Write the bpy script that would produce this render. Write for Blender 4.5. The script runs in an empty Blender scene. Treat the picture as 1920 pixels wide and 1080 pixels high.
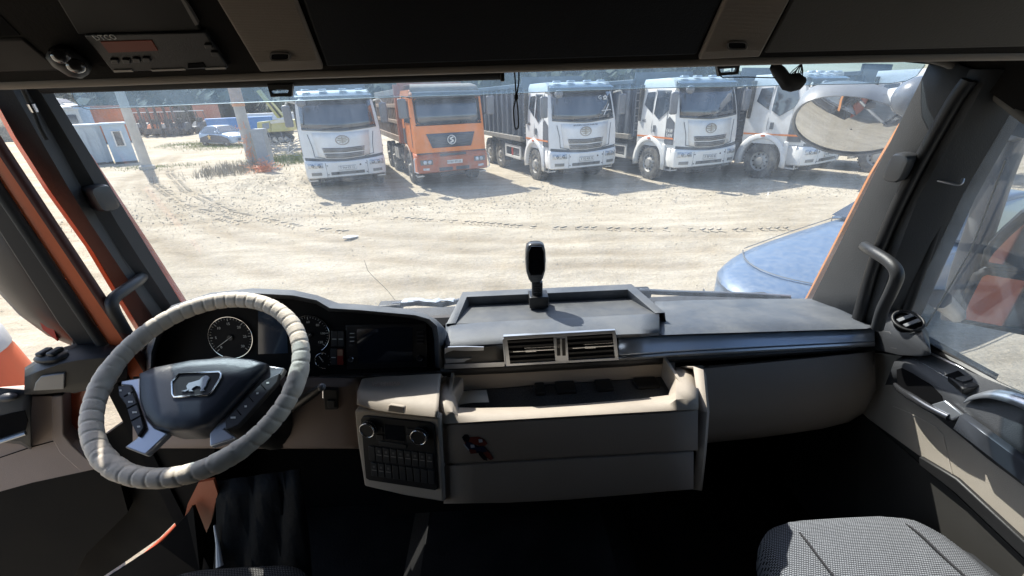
import bpy, bmesh, math, random
from mathutils import Vector, Matrix, noise
random.seed(7)
SC = bpy.context.scene
COL = SC.collection
RAD = math.radians
# ---------------------------------------------------------------- camera
F_PX, PITCH, YAW, ROLL = 800.0, -24.0, 1.5, -2.0
CAMP = Vector((0.0, 0.0, 2.7))
cd = bpy.data.cameras.new("camera")
cam = bpy.data.objects.new("camera", cd)
COL.objects.link(cam)
cd.sensor_width = 36.0
cd.lens = F_PX / 1920 * 36.0
cd.clip_start = 0.02
cd.clip_end = 3000.0
CR = Matrix.Rotation(-RAD(YAW), 3, 'Z') @ Matrix.Rotation(RAD(90 + PITCH), 3, 'X') @ Matrix.Rotation(RAD(ROLL), 3, 'Z')
cam.matrix_world = Matrix.Translation(CAMP) @ CR.to_4x4()
SC.camera = cam
# ---------------------------------------------------------------- sky, sun, exposure
SUN_AZ, SUN_EL = 38.0, 50.0          # degrees left of straight ahead (+Y), above the horizon
w = bpy.data.worlds.new("World"); SC.world = w; w.use_nodes = True
nt = w.node_tree
sky = nt.nodes.new("ShaderNodeTexSky"); sky.sky_type = 'NISHITA'; sky.sun_disc = False
sky.sun_elevation = RAD(SUN_EL); sky.sun_rotation = RAD(-SUN_AZ); sky.dust_density = 1.5
nt.links.new(sky.outputs[0], nt.nodes["Background"].inputs[0])
nt.nodes["Background"].inputs[1].default_value = 0.15
sl = bpy.data.lights.new("sun", 'SUN'); sl.energy = 4.4; sl.angle = RAD(0.53); sl.color = (1.0, 0.95, 0.86)
so = bpy.data.objects.new("sun", sl); COL.objects.link(so)
sdir = Vector((-math.sin(RAD(SUN_AZ)) * math.cos(RAD(SUN_EL)), math.cos(RAD(SUN_AZ)) * math.cos(RAD(SUN_EL)), math.sin(RAD(SUN_EL))))
so.rotation_euler = sdir.to_track_quat('Z', 'Y').to_euler()
so.location = (-20, 30, 40)
SC.view_settings.view_transform = 'Standard'
SC.view_settings.look = 'None'
SC.view_settings.exposure = 0.92
SC.view_settings.gamma = 1.0
SC.cycles.max_bounces = 10
SC.cycles.transparent_max_bounces = 16
SC.cycles.use_denoising = True
SC.cycles.sample_clamp_indirect = 8.0
SC.cycles.caustics_reflective = False
SC.cycles.caustics_refractive = False

# ---------------------------------------------------------------- picking real points
def ray(px, py):
    return CR @ Vector(((px - 960) / F_PX, -(py - 540) / F_PX, -1.0))
def P(px, py, X=None, Y=None, Z=None):
    d = ray(px, py)
    t = (X - CAMP.x) / d.x if X is not None else ((Y - CAMP.y) / d.y if Y is not None else (Z - CAMP.z) / d.z)
    return CAMP + d * t
def PP(px, py, pl, off=0.0):
    p0, n = pl
    d = ray(px, py)
    t = n.dot(p0 + n * off - CAMP) / n.dot(d)
    return CAMP + d * t
def plane(p0, n):
    return (Vector(p0), Vector(n).normalized())

# ---------------------------------------------------------------- materials
MATS = {}
def mat(name, col, rough=0.5, metal=0.0, var=0.08, vscale=6.0, bump=0.0, bscale=80.0, dirt=0.0, dirtcol=(0.42, 0.35, 0.26),
        dscale=3.0, spec=0.5, emit=None, estr=1.0, coat=0.0, coords='Object', rvar=0.1):
    if name in MATS: return MATS[name]
    m = bpy.data.materials.new(name); m.use_nodes = True
    n, l = m.node_tree.nodes, m.node_tree.links
    b = n["Principled BSDF"]
    b.inputs["Metallic"].default_value = metal
    b.inputs["Specular IOR Level"].default_value = spec
    if coat: b.inputs["Coat Weight"].default_value = coat; b.inputs["Coat Roughness"].default_value = 0.08
    tc = n.new("ShaderNodeTexCoord")
    nz = n.new("ShaderNodeTexNoise"); nz.inputs["Scale"].default_value = vscale; nz.inputs["Detail"].default_value = 6
    l.new(tc.outputs[coords], nz.inputs["Vector"])
    mr = n.new("ShaderNodeMapRange"); mr.inputs[1].default_value = 0.3; mr.inputs[2].default_value = 0.7
    mr.inputs[3].default_value = 1 - var; mr.inputs[4].default_value = 1 + var
    l.new(nz.outputs[0], mr.inputs[0])
    mul = n.new("ShaderNodeVectorMath"); mul.operation = 'SCALE'; mul.inputs[0].default_value = col[:3]
    l.new(mr.outputs[0], mul.inputs[3])
    out = mul.outputs[0]
    rr = n.new("ShaderNodeMapRange"); rr.inputs[1].default_value = 0.3; rr.inputs[2].default_value = 0.7
    rr.inputs[3].default_value = max(0.02, rough - rvar * rough); rr.inputs[4].default_value = min(1, rough + rvar * rough)
    l.new(nz.outputs[0], rr.inputs[0]); rout = rr.outputs[0]
    if dirt:
        dn = n.new("ShaderNodeTexNoise"); dn.inputs["Scale"].default_value = dscale; dn.inputs["Detail"].default_value = 10
        dn.inputs["Roughness"].default_value = 0.7
        l.new(tc.outputs[coords], dn.inputs["Vector"])
        dr = n.new("ShaderNodeMapRange"); dr.inputs[1].default_value = 0.40; dr.inputs[2].default_value = 0.72; dr.inputs[4].default_value = dirt
        l.new(dn.outputs[0], dr.inputs[0])
        mx = n.new("ShaderNodeMix"); mx.data_type = 'RGBA'
        mx.inputs["B"].default_value = (*dirtcol, 1)
        l.new(dr.outputs[0], mx.inputs["Factor"]); l.new(out, mx.inputs["A"]); out = mx.outputs["Result"]
        mx2 = n.new("ShaderNodeMix"); mx2.inputs["B"].default_value = 0.9
        l.new(dr.outputs[0], mx2.inputs["Factor"]); l.new(rout, mx2.inputs["A"]); rout = mx2.outputs["Result"]
    l.new(out, b.inputs["Base Color"]); l.new(rout, b.inputs["Roughness"])
    if bump:
        bn = n.new("ShaderNodeTexNoise"); bn.inputs["Scale"].default_value = bscale; bn.inputs["Detail"].default_value = 3
        l.new(tc.outputs[coords], bn.inputs["Vector"])
        bp = n.new("ShaderNodeBump"); bp.inputs["Strength"].default_value = bump; bp.inputs["Distance"].default_value = 0.004
        l.new(bn.outputs[0], bp.inputs["Height"]); l.new(bp.outputs[0], b.inputs["Normal"])
    if emit:
        b.inputs["Emission Color"].default_value = (*emit, 1); b.inputs["Emission Strength"].default_value = estr
    MATS[name] = m
    return m

def glass_mat(name, tint, dust, dustcol, refl=1.0, streak=(3.0, 3.0, 1.2), dvar=0.7):
    if name in MATS: return MATS[name]
    m = bpy.data.materials.new(name); m.use_nodes = True
    n, l = m.node_tree.nodes, m.node_tree.links
    n.remove(n["Principled BSDF"])
    o = n["Material Output"]
    tr = n.new("ShaderNodeBsdfTransparent"); tr.inputs[0].default_value = (*tint, 1)
    gl = n.new("ShaderNodeBsdfGlossy"); gl.inputs["Roughness"].default_value = 0.02
    fr = n.new("ShaderNodeLayerWeight"); fr.inputs[0].default_value = 0.5
    pw = n.new("ShaderNodeMath"); pw.operation = 'POWER'; pw.inputs[1].default_value = 5.0
    l.new(fr.outputs["Facing"], pw.inputs[0])
    fm = n.new("ShaderNodeMath"); fm.operation = 'MULTIPLY_ADD'; fm.inputs[1].default_value = 0.9 * refl; fm.inputs[2].default_value = 0.05 * refl; fm.use_clamp = True
    l.new(pw.outputs[0], fm.inputs[0])
    a = n.new("ShaderNodeMixShader"); l.new(fm.outputs[0], a.inputs[0]); l.new(tr.outputs[0], a.inputs[1]); l.new(gl.outputs[0], a.inputs[2])
    tl = n.new("ShaderNodeBsdfTranslucent"); tl.inputs[0].default_value = (*dustcol, 1)
    df = n.new("ShaderNodeBsdfDiffuse"); df.inputs[0].default_value = (*dustcol, 1)
    dd = n.new("ShaderNodeMixShader"); dd.inputs[0].default_value = 0.5; l.new(tl.outputs[0], dd.inputs[1]); l.new(df.outputs[0], dd.inputs[2])
    tc = n.new("ShaderNodeTexCoord"); mp = n.new("ShaderNodeMapping"); mp.inputs["Scale"].default_value = streak
    l.new(tc.outputs["Object"], mp.inputs[0])
    nz = n.new("ShaderNodeTexNoise"); nz.inputs["Scale"].default_value = 4.0; nz.inputs["Detail"].default_value = 9; nz.inputs["Roughness"].default_value = 0.65
    l.new(mp.outputs[0], nz.inputs["Vector"])
    mr = n.new("ShaderNodeMapRange"); mr.inputs[1].default_value = 0.3; mr.inputs[2].default_value = 0.75
    mr.inputs[3].default_value = dust * (1 - dvar); mr.inputs[4].default_value = dust * (1 + dvar)
    l.new(nz.outputs[0], mr.inputs[0])
    b = n.new("ShaderNodeMixShader"); l.new(mr.outputs[0], b.inputs[0]); l.new(a.outputs[0], b.inputs[1]); l.new(dd.outputs[0], b.inputs[2])
    l.new(b.outputs[0], o.inputs[0])
    MATS[name] = m
    return m

# ---------------------------------------------------------------- mesh collecting
class MB:
    def __init__(s): s.v = []; s.f = []
    def add(s, vs, fs):
        k = len(s.v); s.v += [Vector(v) for v in vs]; s.f += [tuple(i + k for i in f) for f in fs]; return s
    def box(s, c, d, rot=None):
        c = Vector(c); h = Vector(d) / 2
        vs = [Vector((x * h.x, y * h.y, z * h.z)) for z in (-1, 1) for y in (-1, 1) for x in (-1, 1)]
        if rot is not None: vs = [rot @ v for v in vs]
        return s.add([c + v for v in vs], [(0, 2, 3, 1), (4, 5, 7, 6), (0, 1, 5, 4), (2, 6, 7, 3), (0, 4, 6, 2), (1, 3, 7, 5)])
    def bx(s, x0, x1, y0, y1, z0, z1):
        return s.box(((x0 + x1) / 2, (y0 + y1) / 2, (z0 + z1) / 2), (abs(x1 - x0), abs(y1 - y0), abs(z1 - z0)))
    def prism(s, poly, vec):
        n = len(poly); vec = Vector(vec); poly = [Vector(p) for p in poly]
        return s.add(poly + [p + vec for p in poly], [tuple(range(n - 1, -1, -1)), tuple(range(n, 2 * n))] + [(i, (i + 1) % n, n + (i + 1) % n, n + i) for i in range(n)])
    def grid(s, rows, closed=False):
        R, C = len(rows), len(rows[0]); fs = []
        for i in range(R - 1):
            for j in range(C if closed else C - 1):
                k = (j + 1) % C
                fs.append((i * C + j, i * C + k, (i + 1) * C + k, (i + 1) * C + j))
        return s.add([p for r in rows for p in r], fs)
    def tube(s, path, r, n=8, closed=False, caps=True):
        path = [Vector(p) for p in path]; m = len(path)
        rs = r if isinstance(r, (list, tuple)) else [r] * m
        rows = []; up = None
        for i, p in enumerate(path):
            a = path[(i - 1) % m] if (i > 0 or closed) else p
            b = path[(i + 1) % m] if (i < m - 1 or closed) else p
            t = (b - a).normalized()
            if up is None: up = t.orthogonal().normalized()
            up = (up - t * up.dot(t))
            up = up.normalized() if up.length > 1e-6 else t.orthogonal().normalized()
            sd = t.cross(up)
            rows.append([p + (up * math.cos(2 * math.pi * k / n) + sd * math.sin(2 * math.pi * k / n)) * rs[i] for k in range(n)])
        k0 = len(s.v)
        if closed: rows.append(rows[0])
        s.grid(rows, closed=True)
        if caps and not closed:
            s.f.append(tuple(k0 + k for k in range(n - 1, -1, -1))); s.f.append(tuple(k0 + (m - 1) * n + k for k in range(n)))
        return s
    def cyl(s, a, b, r, n=16, r2=None): return s.tube([a, b], [r, r if r2 is None else r2], n)
    def lathe(s, prof, c, axis='X', n=24, a0=0.0, a1=2 * math.pi):
        full = abs(a1 - a0 - 2 * math.pi) < 1e-6
        rows = []
        for (r, h) in prof:
            row = []
            for k in range(n if full else n + 1):
                a = a0 + (a1 - a0) * k / n
                u, v = r * math.cos(a), r * math.sin(a)
                row.append(Vector(c) + (Vector((h, u, v)) if axis == 'X' else Vector((u, h, v)) if axis == 'Y' else Vector((u, v, h))))
            rows.append(row)
        return s.grid(rows, closed=full)
    def ball(s, c, r, seg=12, rings=8):
        r = Vector(r if isinstance(r, (tuple, list)) else (r, r, r)); c = Vector(c); rows = []
        for i in range(rings + 1):
            th = math.pi * i / rings
            rows.append([c + Vector((r.x * math.sin(th) * math.cos(2 * math.pi * j / seg), r.y * math.sin(th) * math.sin(2 * math.pi * j / seg), r.z * math.cos(th))) for j in range(seg)])
        return s.grid(rows, closed=True)

PINV = {}
def obj(name, mb, material, parent=None, smooth=None, bevel=0.0, solid=0.0, sub=0, fixn=True, bseg=2):
    me = bpy.data.meshes.new(name)
    me.from_pydata([tuple(v) for v in mb.v], [], mb.f)
    if fixn:
        bm = bmesh.new(); bm.from_mesh(me)
        bmesh.ops.remove_doubles(bm, verts=bm.verts, dist=1e-5)
        bmesh.ops.recalc_face_normals(bm, faces=bm.faces)
        bm.to_mesh(me); bm.free()
    me.materials.append(material)
    if smooth is not None:
        me.polygons.foreach_set("use_smooth", [True] * len(me.polygons))
        me.set_sharp_from_angle(angle=RAD(smooth))
    me.update()
    o = bpy.data.objects.new(name, me); COL.objects.link(o)
    if solid:
        md = o.modifiers.new("solid", 'SOLIDIFY'); md.thickness = solid; md.offset = 0.0
    if sub:
        md = o.modifiers.new("sub", 'SUBSURF'); md.levels = sub; md.render_levels = sub
    if bevel:
        md = o.modifiers.new("bevel", 'BEVEL'); md.width = bevel; md.segments = bseg; md.limit_method = 'ANGLE'; md.angle_limit = RAD(40)
        md.harden_normals = False
        if smooth is None:
            me.polygons.foreach_set("use_smooth", [True] * len(me.polygons)); me.set_sharp_from_angle(angle=RAD(30))
    if parent is not None:
        o.parent = parent
        if parent.name in PINV: o.matrix_parent_inverse = PINV[parent.name].copy()
    return o
def thing(name, label, cat, loc=(0, 0, 0), rz=0.0, group=None):
    e = bpy.data.objects.new(name, None); COL.objects.link(e)
    e.empty_display_size = 0.2
    e.location = loc; e.rotation_euler = (0, 0, rz)
    PINV[e.name] = (Matrix.Translation(Vector(loc)) @ Matrix.Rotation(rz, 4, 'Z')).inverted()
    e["label"] = label; e["category"] = cat
    if group: e["group"] = group
    return e
def tag(o, label, cat, group=None, kind=None):
    if label: o["label"] = label
    if cat: o["category"] = cat
    if group: o["group"] = group
    if kind: o["kind"] = kind
    return o
def plate(name, pts, pl, t0, t1, material, parent, **kw):
    """solid outlined by picture points taken on a real plane; front face at offset t0, back face at t1"""
    poly = [PP(x, y, pl, t0) for x, y in pts]
    return obj(name, MB().prism(poly, pl[1] * (t1 - t0)), material, parent, **kw)
def text_obj(name, s, size, material, parent, M, ext=0.002, align='CENTER', sx=1.0):
    cu = bpy.data.curves.new(name, 'FONT'); cu.body = s; cu.size = size; cu.extrude = ext; cu.align_x = align; cu.align_y = 'CENTER'
    cu.resolution_u = 2
    t = bpy.data.objects.new(name, cu); COL.objects.link(t)
    bpy.context.view_layer.update()
    me = bpy.data.meshes.new_from_object(t.evaluated_get(bpy.context.evaluated_depsgraph_get()))
    bpy.data.objects.remove(t); bpy.data.curves.remove(cu)
    me.name = name
    me.transform(M @ Matrix.Diagonal((sx, 1, 1, 1)))
    me.materials.clear(); me.materials.append(material)
    o = bpy.data.objects.new(name, me); COL.objects.link(o); o.parent = parent
    if parent is not None and parent.name in PINV: o.matrix_parent_inverse = PINV[parent.name].copy()
    return o
def frame(x, y, o):
    x = Vector(x).normalized(); y = Vector(y); y = (y - x * y.dot(x)).normalized(); z = x.cross(y)
    return Matrix(((x.x, y.x, z.x, o[0]), (x.y, y.y, z.y, o[1]), (x.z, y.z, z.z, o[2]), (0, 0, 0, 1)))
def lerp(a, b, t): return a + (b - a) * t
def interp(pts, x):
    if x <= pts[0][0]: return pts[0][1]
    for (x0, y0), (x1, y1) in zip(pts, pts[1:]):
        if x <= x1: return lerp(y0, y1, (x - x0) / (x1 - x0))
    return pts[-1][1]
def smoothpath(pts, n=6):
    pts = [Vector(p) for p in pts]; out = []
    for i in range(len(pts) - 1):
        p0 = pts[max(i - 1, 0)]; p1 = pts[i]; p2 = pts[i + 1]; p3 = pts[min(i + 2, len(pts) - 1)]
        for k in range(n):
            t = k / n
            out.append(0.5 * ((2 * p1) + (p2 - p0) * t + (2 * p0 - 5 * p1 + 4 * p2 - p3) * t * t + (3 * p1 - p0 - 3 * p2 + p3) * t ** 3))
    out.append(pts[-1]); return out

# the palette of the place
DASH = mat("dash_plastic", (0.095, 0.108, 0.130), 0.40, bump=0.3, bscale=500, var=0.12, vscale=9, dirt=0.55, dirtcol=(0.24, 0.245, 0.245), dscale=6)
BLACK = mat("black_plastic", (0.018, 0.018, 0.019), 0.45, bump=0.1, bscale=400)
SOFT = mat("soft_black", (0.006, 0.006, 0.007), 0.85, spec=0.1)
PILLAR = mat("pillar_trim", (0.055, 0.056, 0.058), 0.65, bump=0.2, bscale=300)
BEIGE = mat("beige_plastic", (0.50, 0.43, 0.355), 0.6, bump=0.15, bscale=400, var=0.05, dirt=0.25, dirtcol=(0.30, 0.25, 0.20), dscale=5)
SILVER = mat("silver_trim", (0.50, 0.52, 0.55), 0.32, metal=0.7, var=0.05)
CHROME = mat("chrome", (0.75, 0.76, 0.78), 0.15, metal=1.0)
WHITEP = mat("white_print", (0.75, 0.75, 0.72), 0.6)
HEADER = mat("headliner", (0.020, 0.018, 0.0165), 0.85, spec=0.15, bump=0.2, bscale=250)
MESHGREY = mat("speaker_cloth", (0.36, 0.31, 0.265), 0.9, bump=0.5, bscale=900)
ORANGE = mat("orange_cab_paint", (0.62, 0.10, 0.025), 0.3, coat=0.5, var=0.05, dirt=0.25)
RUBBER = mat("rubber", (0.015, 0.015, 0.015), 0.7)
# ================================================================ our own cab
def WSY(X, z): return 1.37 - (z - 2.06) * 0.227 + 0.05 * (1 - ((X - 0.03) / 1.14) ** 2)
def WSP(px, py, off=0.0):
    p = P(px, py, Y=1.3)
    for _ in range(6): p = P(px, py, Y=WSY(p.x, p.z) + off)
    return p
cab = thing("truck_cab", "our truck's cab shell round the camera, dark trimmed pillars, roof and windscreen", "truck cab", (0.03, 0.2, 0.0))
# --- shell
fl = MB().bx(-1.10, 1.25, -0.95, 1.40, 1.04, 1.10)
FLOORM = mat("floor_mat", (0.016, 0.016, 0.017), 0.7, spec=0.15, bump=0.6, bscale=120, dirt=0.5, dirtcol=(0.035, 0.032, 0.028), dscale=6, var=0.3)
obj("floor", fl, FLOORM, cab)
obj("back_wall", MB().bx(-1.22, 1.30, -1.0, -0.95, 1.0, 3.2), HEADER, cab)
obj("roof", MB().bx(-1.22, 1.30, -1.0, 1.05, 3.16, 3.22), HEADER, cab)
obj("firewall", MB().bx(-1.2, 1.25, 1.34, 1.40, 1.05, 1.97), SOFT, cab)
obj("kick_side", MB().bx(1.215, 1.25, 0.85, 1.36, 1.05, 2.02), mat("kick_side", (0.03, 0.028, 0.026), 0.8), cab)
obj("kick_side", MB().bx(-1.15, -1.11, 1.05, 1.36, 1.10, 2.04), SOFT, cab)
obj("step_well", MB().bx(-1.13, -1.08, 0.30, 1.05, 1.02, 1.16), SOFT, cab)
obj("side_panel", MB().bx(-1.22, -1.16, -0.95, 0.22, 1.0, 3.16), HEADER, cab)
obj("side_panel", MB().bx(1.255, 1.30, -0.95, 0.22, 1.0, 3.16), HEADER, cab)
# roof side above doors
obj("cant_rail", MB().bx(-1.24, -1.15, -0.02, 1.06, 2.90, 3.16), HEADER, cab)
obj("cant_rail", MB().bx(1.21, 1.30, -0.02, 1.02, 2.93, 3.16), HEADER, cab)
# transmission tunnel
tm = MB()
tm.grid([[Vector((x, y, z)) for (x, z) in ((-0.40, 1.10), (-0.36, 1.30), (-0.28, 1.42), (0.30, 1.42), (0.40, 1.30), (0.46, 1.10))] for y in (-0.9, 0.2, 0.7, 1.36)])
obj("engine_tunnel", tm, FLOORM, cab, smooth=50)
# --- windscreen glass
GLASS = glass_mat("windscreen_glass", (0.92, 0.96, 0.98), 0.105, (0.68, 0.80, 0.96), refl=1.0, streak=(6, 6, 1.5), dvar=0.5)
xs = [-1.14 + i * (2.33 / 18) for i in range(19)]
zs = [1.96 + i * (0.92 / 8) for i in range(9)]
ws = obj("windscreen", MB().grid([[Vector((x, WSY(x, z), z)) for x in xs] for z in zs]), GLASS, cab, smooth=60)
TINT = glass_mat("tint_film", (0.60, 0.74, 0.85), 0.15, (0.52, 0.68, 0.86), refl=0.5, streak=(4, 4, 4), dvar=0.3)
bl = [(134, 168), (140, 186), (150, 199), (164, 205), (300, 199), (420, 194), (563, 189), (720, 183), (893, 178), (1060, 171), (1230, 165), (1400, 162), (1560, 158), (1670, 156), (1697, 152), (1718, 142), (1734, 122)]
br = [WSP(x, y, -0.008) for x, y in bl]
rows = []
for t in (0, 0.5, 1):
    rows.append([Vector((p.x, WSY(p.x, lerp(p.z, 2.86, t)) - 0.008, lerp(p.z, 2.86, t))) for p in br])
obj("tint_band", MB().grid(rows), TINT, ws)
rim = MB()
rim.tube([p + Vector((0, -0.001, 0)) for p in br], 0.0012, 5)
obj("band_edge", rim, mat("band_edge", (0.6, 0.7, 0.78), 0.4), ws)
# --- A pillars.  picture lines: glass edge, crease, rear edge
def pillar(name, e1, e2, e3, off1, X2, X3, sgn):
    n = 9
    def samp(line, t):
        y = lerp(line[0][1], line[-1][1], t)
        return interp([(b, a) for a, b in line], y), y
    rows = []
    for i in range(n):
        t = i / (n - 1)
        a = samp(e1, t); b = samp(e2, t); c = samp(e3, t)
        p1 = WSP(*a, -0.02); p0 = Vector((p1.x + sgn * 0.05, p1.y + 0.015, p1.z))
        p2 = P(*b, X=X2); p3 = P(*c, X=X3)
        m12 = (p1 + p2) / 2 + Vector((-sgn * 0.008, -0.006, 0))
        m23 = (p2 + p3) / 2 + Vector((-sgn * 0.018, -0.012, 0))
        p4 = p3 + Vector((sgn * (0.07 if sgn > 0 else 0.004), -0.005 if sgn > 0 else 0.02, 0)); p5 = p3 + Vector((sgn * (0.10 if sgn > 0 else 0.03), 0.12, 0))
        rows.append([p0, p1, m12, p2 + Vector((sgn * 0.004, 0, 0)), p2, m23, p3, p4, p5])
    return obj(name, MB().grid(rows), PILLAR, cab, smooth=28, solid=0.006)
L1 = [(46, 90), (70, 130), (95, 172), (345, 580), (372, 622)]
L2 = [(-5, 75), (20, 120), (62, 192), (110, 277), (197, 440), (297, 577), (330, 622)]
L3 = [(-75, 70), (-45, 120), (0, 197), (33, 257), (97, 357), (173, 463), (217, 537), (268, 620)]
pl_l = pillar("pillar", L1, L2, L3, 0, -1.11, -1.13, -1)
R1 = [(1752, 104), (1745, 120), (1525, 560), (1500, 610)]
R2 = [(1822, 130), (1803, 170), (1683, 360), (1600, 600), (1596, 610)]
R3 = [(1905, 130), (1868, 198), (1780, 360), (1690, 570), (1672, 610)]
pl_r = pillar("pillar", R1, R2, R3, 0, 1.14, 1.20, 1)
# rubber sleeve running down the right pillar
tb = [P(1818, 150, X=1.135), P(1780, 205, X=1.132), P(1695, 360, X=1.13), P(1640, 490, X=1.13), P(1608, 600, X=1.13)]
obj("pillar_seal", MB().tube(smoothpath(tb, 5), 0.017, 10), BLACK, pl_r, smooth=60)
tb = [P(60, 215, X=-1.125), P(130, 330, X=-1.125), P(205, 460, X=-1.12), P(285, 590, X=-1.12)]
obj("pillar_seal", MB().tube(smoothpath(tb, 5), 0.014, 10), BLACK, pl_l, smooth=60)
# orange painted body edges outside glass and at the door opening
def strip(name, a, b, Ya, wv, m, par):
    mb = MB(); pa = [WSP(x, y, Ya) for x, y in a]; pb = [WSP(x, y, Ya) for x, y in b]
    for q in range(len(pa) - 1):
        mb.prism([pa[q], pb[q], pb[q + 1], pa[q + 1]], wv)
    return obj(name, mb, m, par)
strip("body_edge", [(165, 290), (270, 462), (345, 582), (374, 625)], [(166, 290), (278, 458), (354, 576), (384, 619)], 0.05, (0, 0.008, 0), ORANGE, cab)
strip("body_edge", [(1690, 232), (1641, 330), (1530, 556), (1500, 610)], [(1689.5, 232), (1633, 327), (1515, 556), (1484, 610)], 0.05, (0, 0.008, 0), mat("orange_corner_paint", (0.66, 0.25, 0.07), 0.4, coat=0.3, dirt=0.4), cab)
mb = MB(); la = [P(x - 4, y, X=-1.145) for x, y in L3]; lb = [P(x - 13, y, X=-1.165) for x, y in L3]
for q in range(len(la) - 1): mb.prism([la[q], lb[q], lb[q + 1], la[q + 1]], (-0.004, 0.05, 0))
obj("door_jamb", mb, ORANGE, cab)
# pillar pods
def pod(pl, c, w_, h_, X, sgn):
    a = P(*c, X=X)
    m = MB(); dirv = (P(c[0] + sgn * 10, c[1] - 20, X=X) - a).normalized()
    for k, (s1, s2, o_) in enumerate(((1, 1, 0.0), (1, 1, 0.025), (0.8, 0.8, 0.04))): pass
    rows = []
    for (sc, o_) in ((1.0, -0.02), (1.0, 0.022), (0.9, 0.034), (0.62, 0.036)):
        row = []
        for k in range(16):
            an = 2 * math.pi * k / 16
            ca, sa = math.cos(an), math.sin(an)
            u = math.copysign(abs(ca) ** 0.5, ca) * w_ * sc; v = math.copysign(abs(sa) ** 0.5, sa) * h_ * sc
            row.append(a + Vector((0, 1, 0)) * u + Vector((0, -0.15, 1)) * v + Vector((-sgn * o_, -o_ * 0.6, 0)))
        rows.append(row)
    m.grid(rows, closed=True); m.f.append(tuple(range(48, 64)))
    obj("speaker_pod", m, mat("pod_plastic", (0.04, 0.042, 0.046), 0.4), pl, smooth=40)
pod(pl_l, (188, 370), 0.034, 0.036, -1.09, -1)
pod(pl_r, (1688, 313), 0.030, 0.038, 1.10, 1)
# grab handles
HNDL = mat("handle_plastic", (0.035, 0.036, 0.038), 0.4, bump=0.2, bscale=600)
gh = [P(1622, 462, X=1.10), P(1634, 470, X=1.06), P(1668, 492, X=1.05), P(1682, 515, X=1.05), P(1672, 545, X=1.06), P(1655, 580, X=1.08), P(1645, 615, X=1.10)]
obj("grab_handle", MB().tube(smoothpath(gh, 6), 0.0155, 12), HNDL, cab, smooth=60)
gh = [P(268, 517, X=-1.12), P(258, 527, X=-1.07), P(232, 545, X=-1.06), P(212, 562, X=-1.06), P(212, 580, X=-1.06), P(226, 607, X=-1.07), P(252, 650, X=-1.09)]
obj("grab_handle", MB().tube(smoothpath(gh, 6), 0.0155, 12), HNDL, cab, smooth=60)
# wipers and cowl outside
obj("cowl", MB().bx(-1.1, 1.16, 1.44, 1.66, 1.72, 1.90), mat("cowl_plastic", (0.03, 0.03, 0.032), 0.6), cab, bevel=0.03)
# --- header shelf
HP = plane((0, 0.79, 2.74), (0, -1, -1))
def H(px, py, off=0.0): return PP(px, py, HP, off)
def lipy(x): return interp([(-40, 157), (0, 156), (300, 146), (500, 138), (950, 124), (1320, 113), (1500, 108), (1960, 100)], x)
cols = [-300, -160, 0, 200, 400, 600, 800, 1000, 1200, 1400, 1600, 1800, 2080, 2230]
rows = []
for x in cols:
    b = H(x, lipy(x))
    up = Vector((0, -1, 1)).normalized()
    rows.append([b + up * 0.55, b + up * 0.2, b + up * 0.03, b + up * 0.008 + Vector((0, 0.002, -0.002)), b + Vector((0, 0.008, -0.006)), b + Vector((0, 0.022, -0.006)),
                 b + Vector((0, 0.05, 0.003)), Vector((b.x, 1.10, b.z + 0.030)), Vector((b.x, 1.26, b.z + 0.06))])
hdr = obj("overhead_shelf", MB().grid(rows), HEADER, cab, smooth=50, solid=0.004)
obj("corner_block", MB().prism([P(1748, 60, Y=1.12), P(2080, 40, Y=1.12), P(2080, 150, Y=1.12), P(1905, 128, Y=1.12), P(1820, 118, Y=1.12), P(1752, 112, Y=1.12)], (0, 0.08, 0)), SOFT, cab)
lipm = MB().tube([H(x, lipy(x) - 3, 0.0) + Vector((0, 0.006, -0.003)) for x in cols], 0.0085, 8)
obj("shelf_lip", lipm, mat("lip_trim", (0.30, 0.26, 0.22), 0.7), hdr, smooth=60)  # pale colour stands for the sunlit line along the lip
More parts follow.
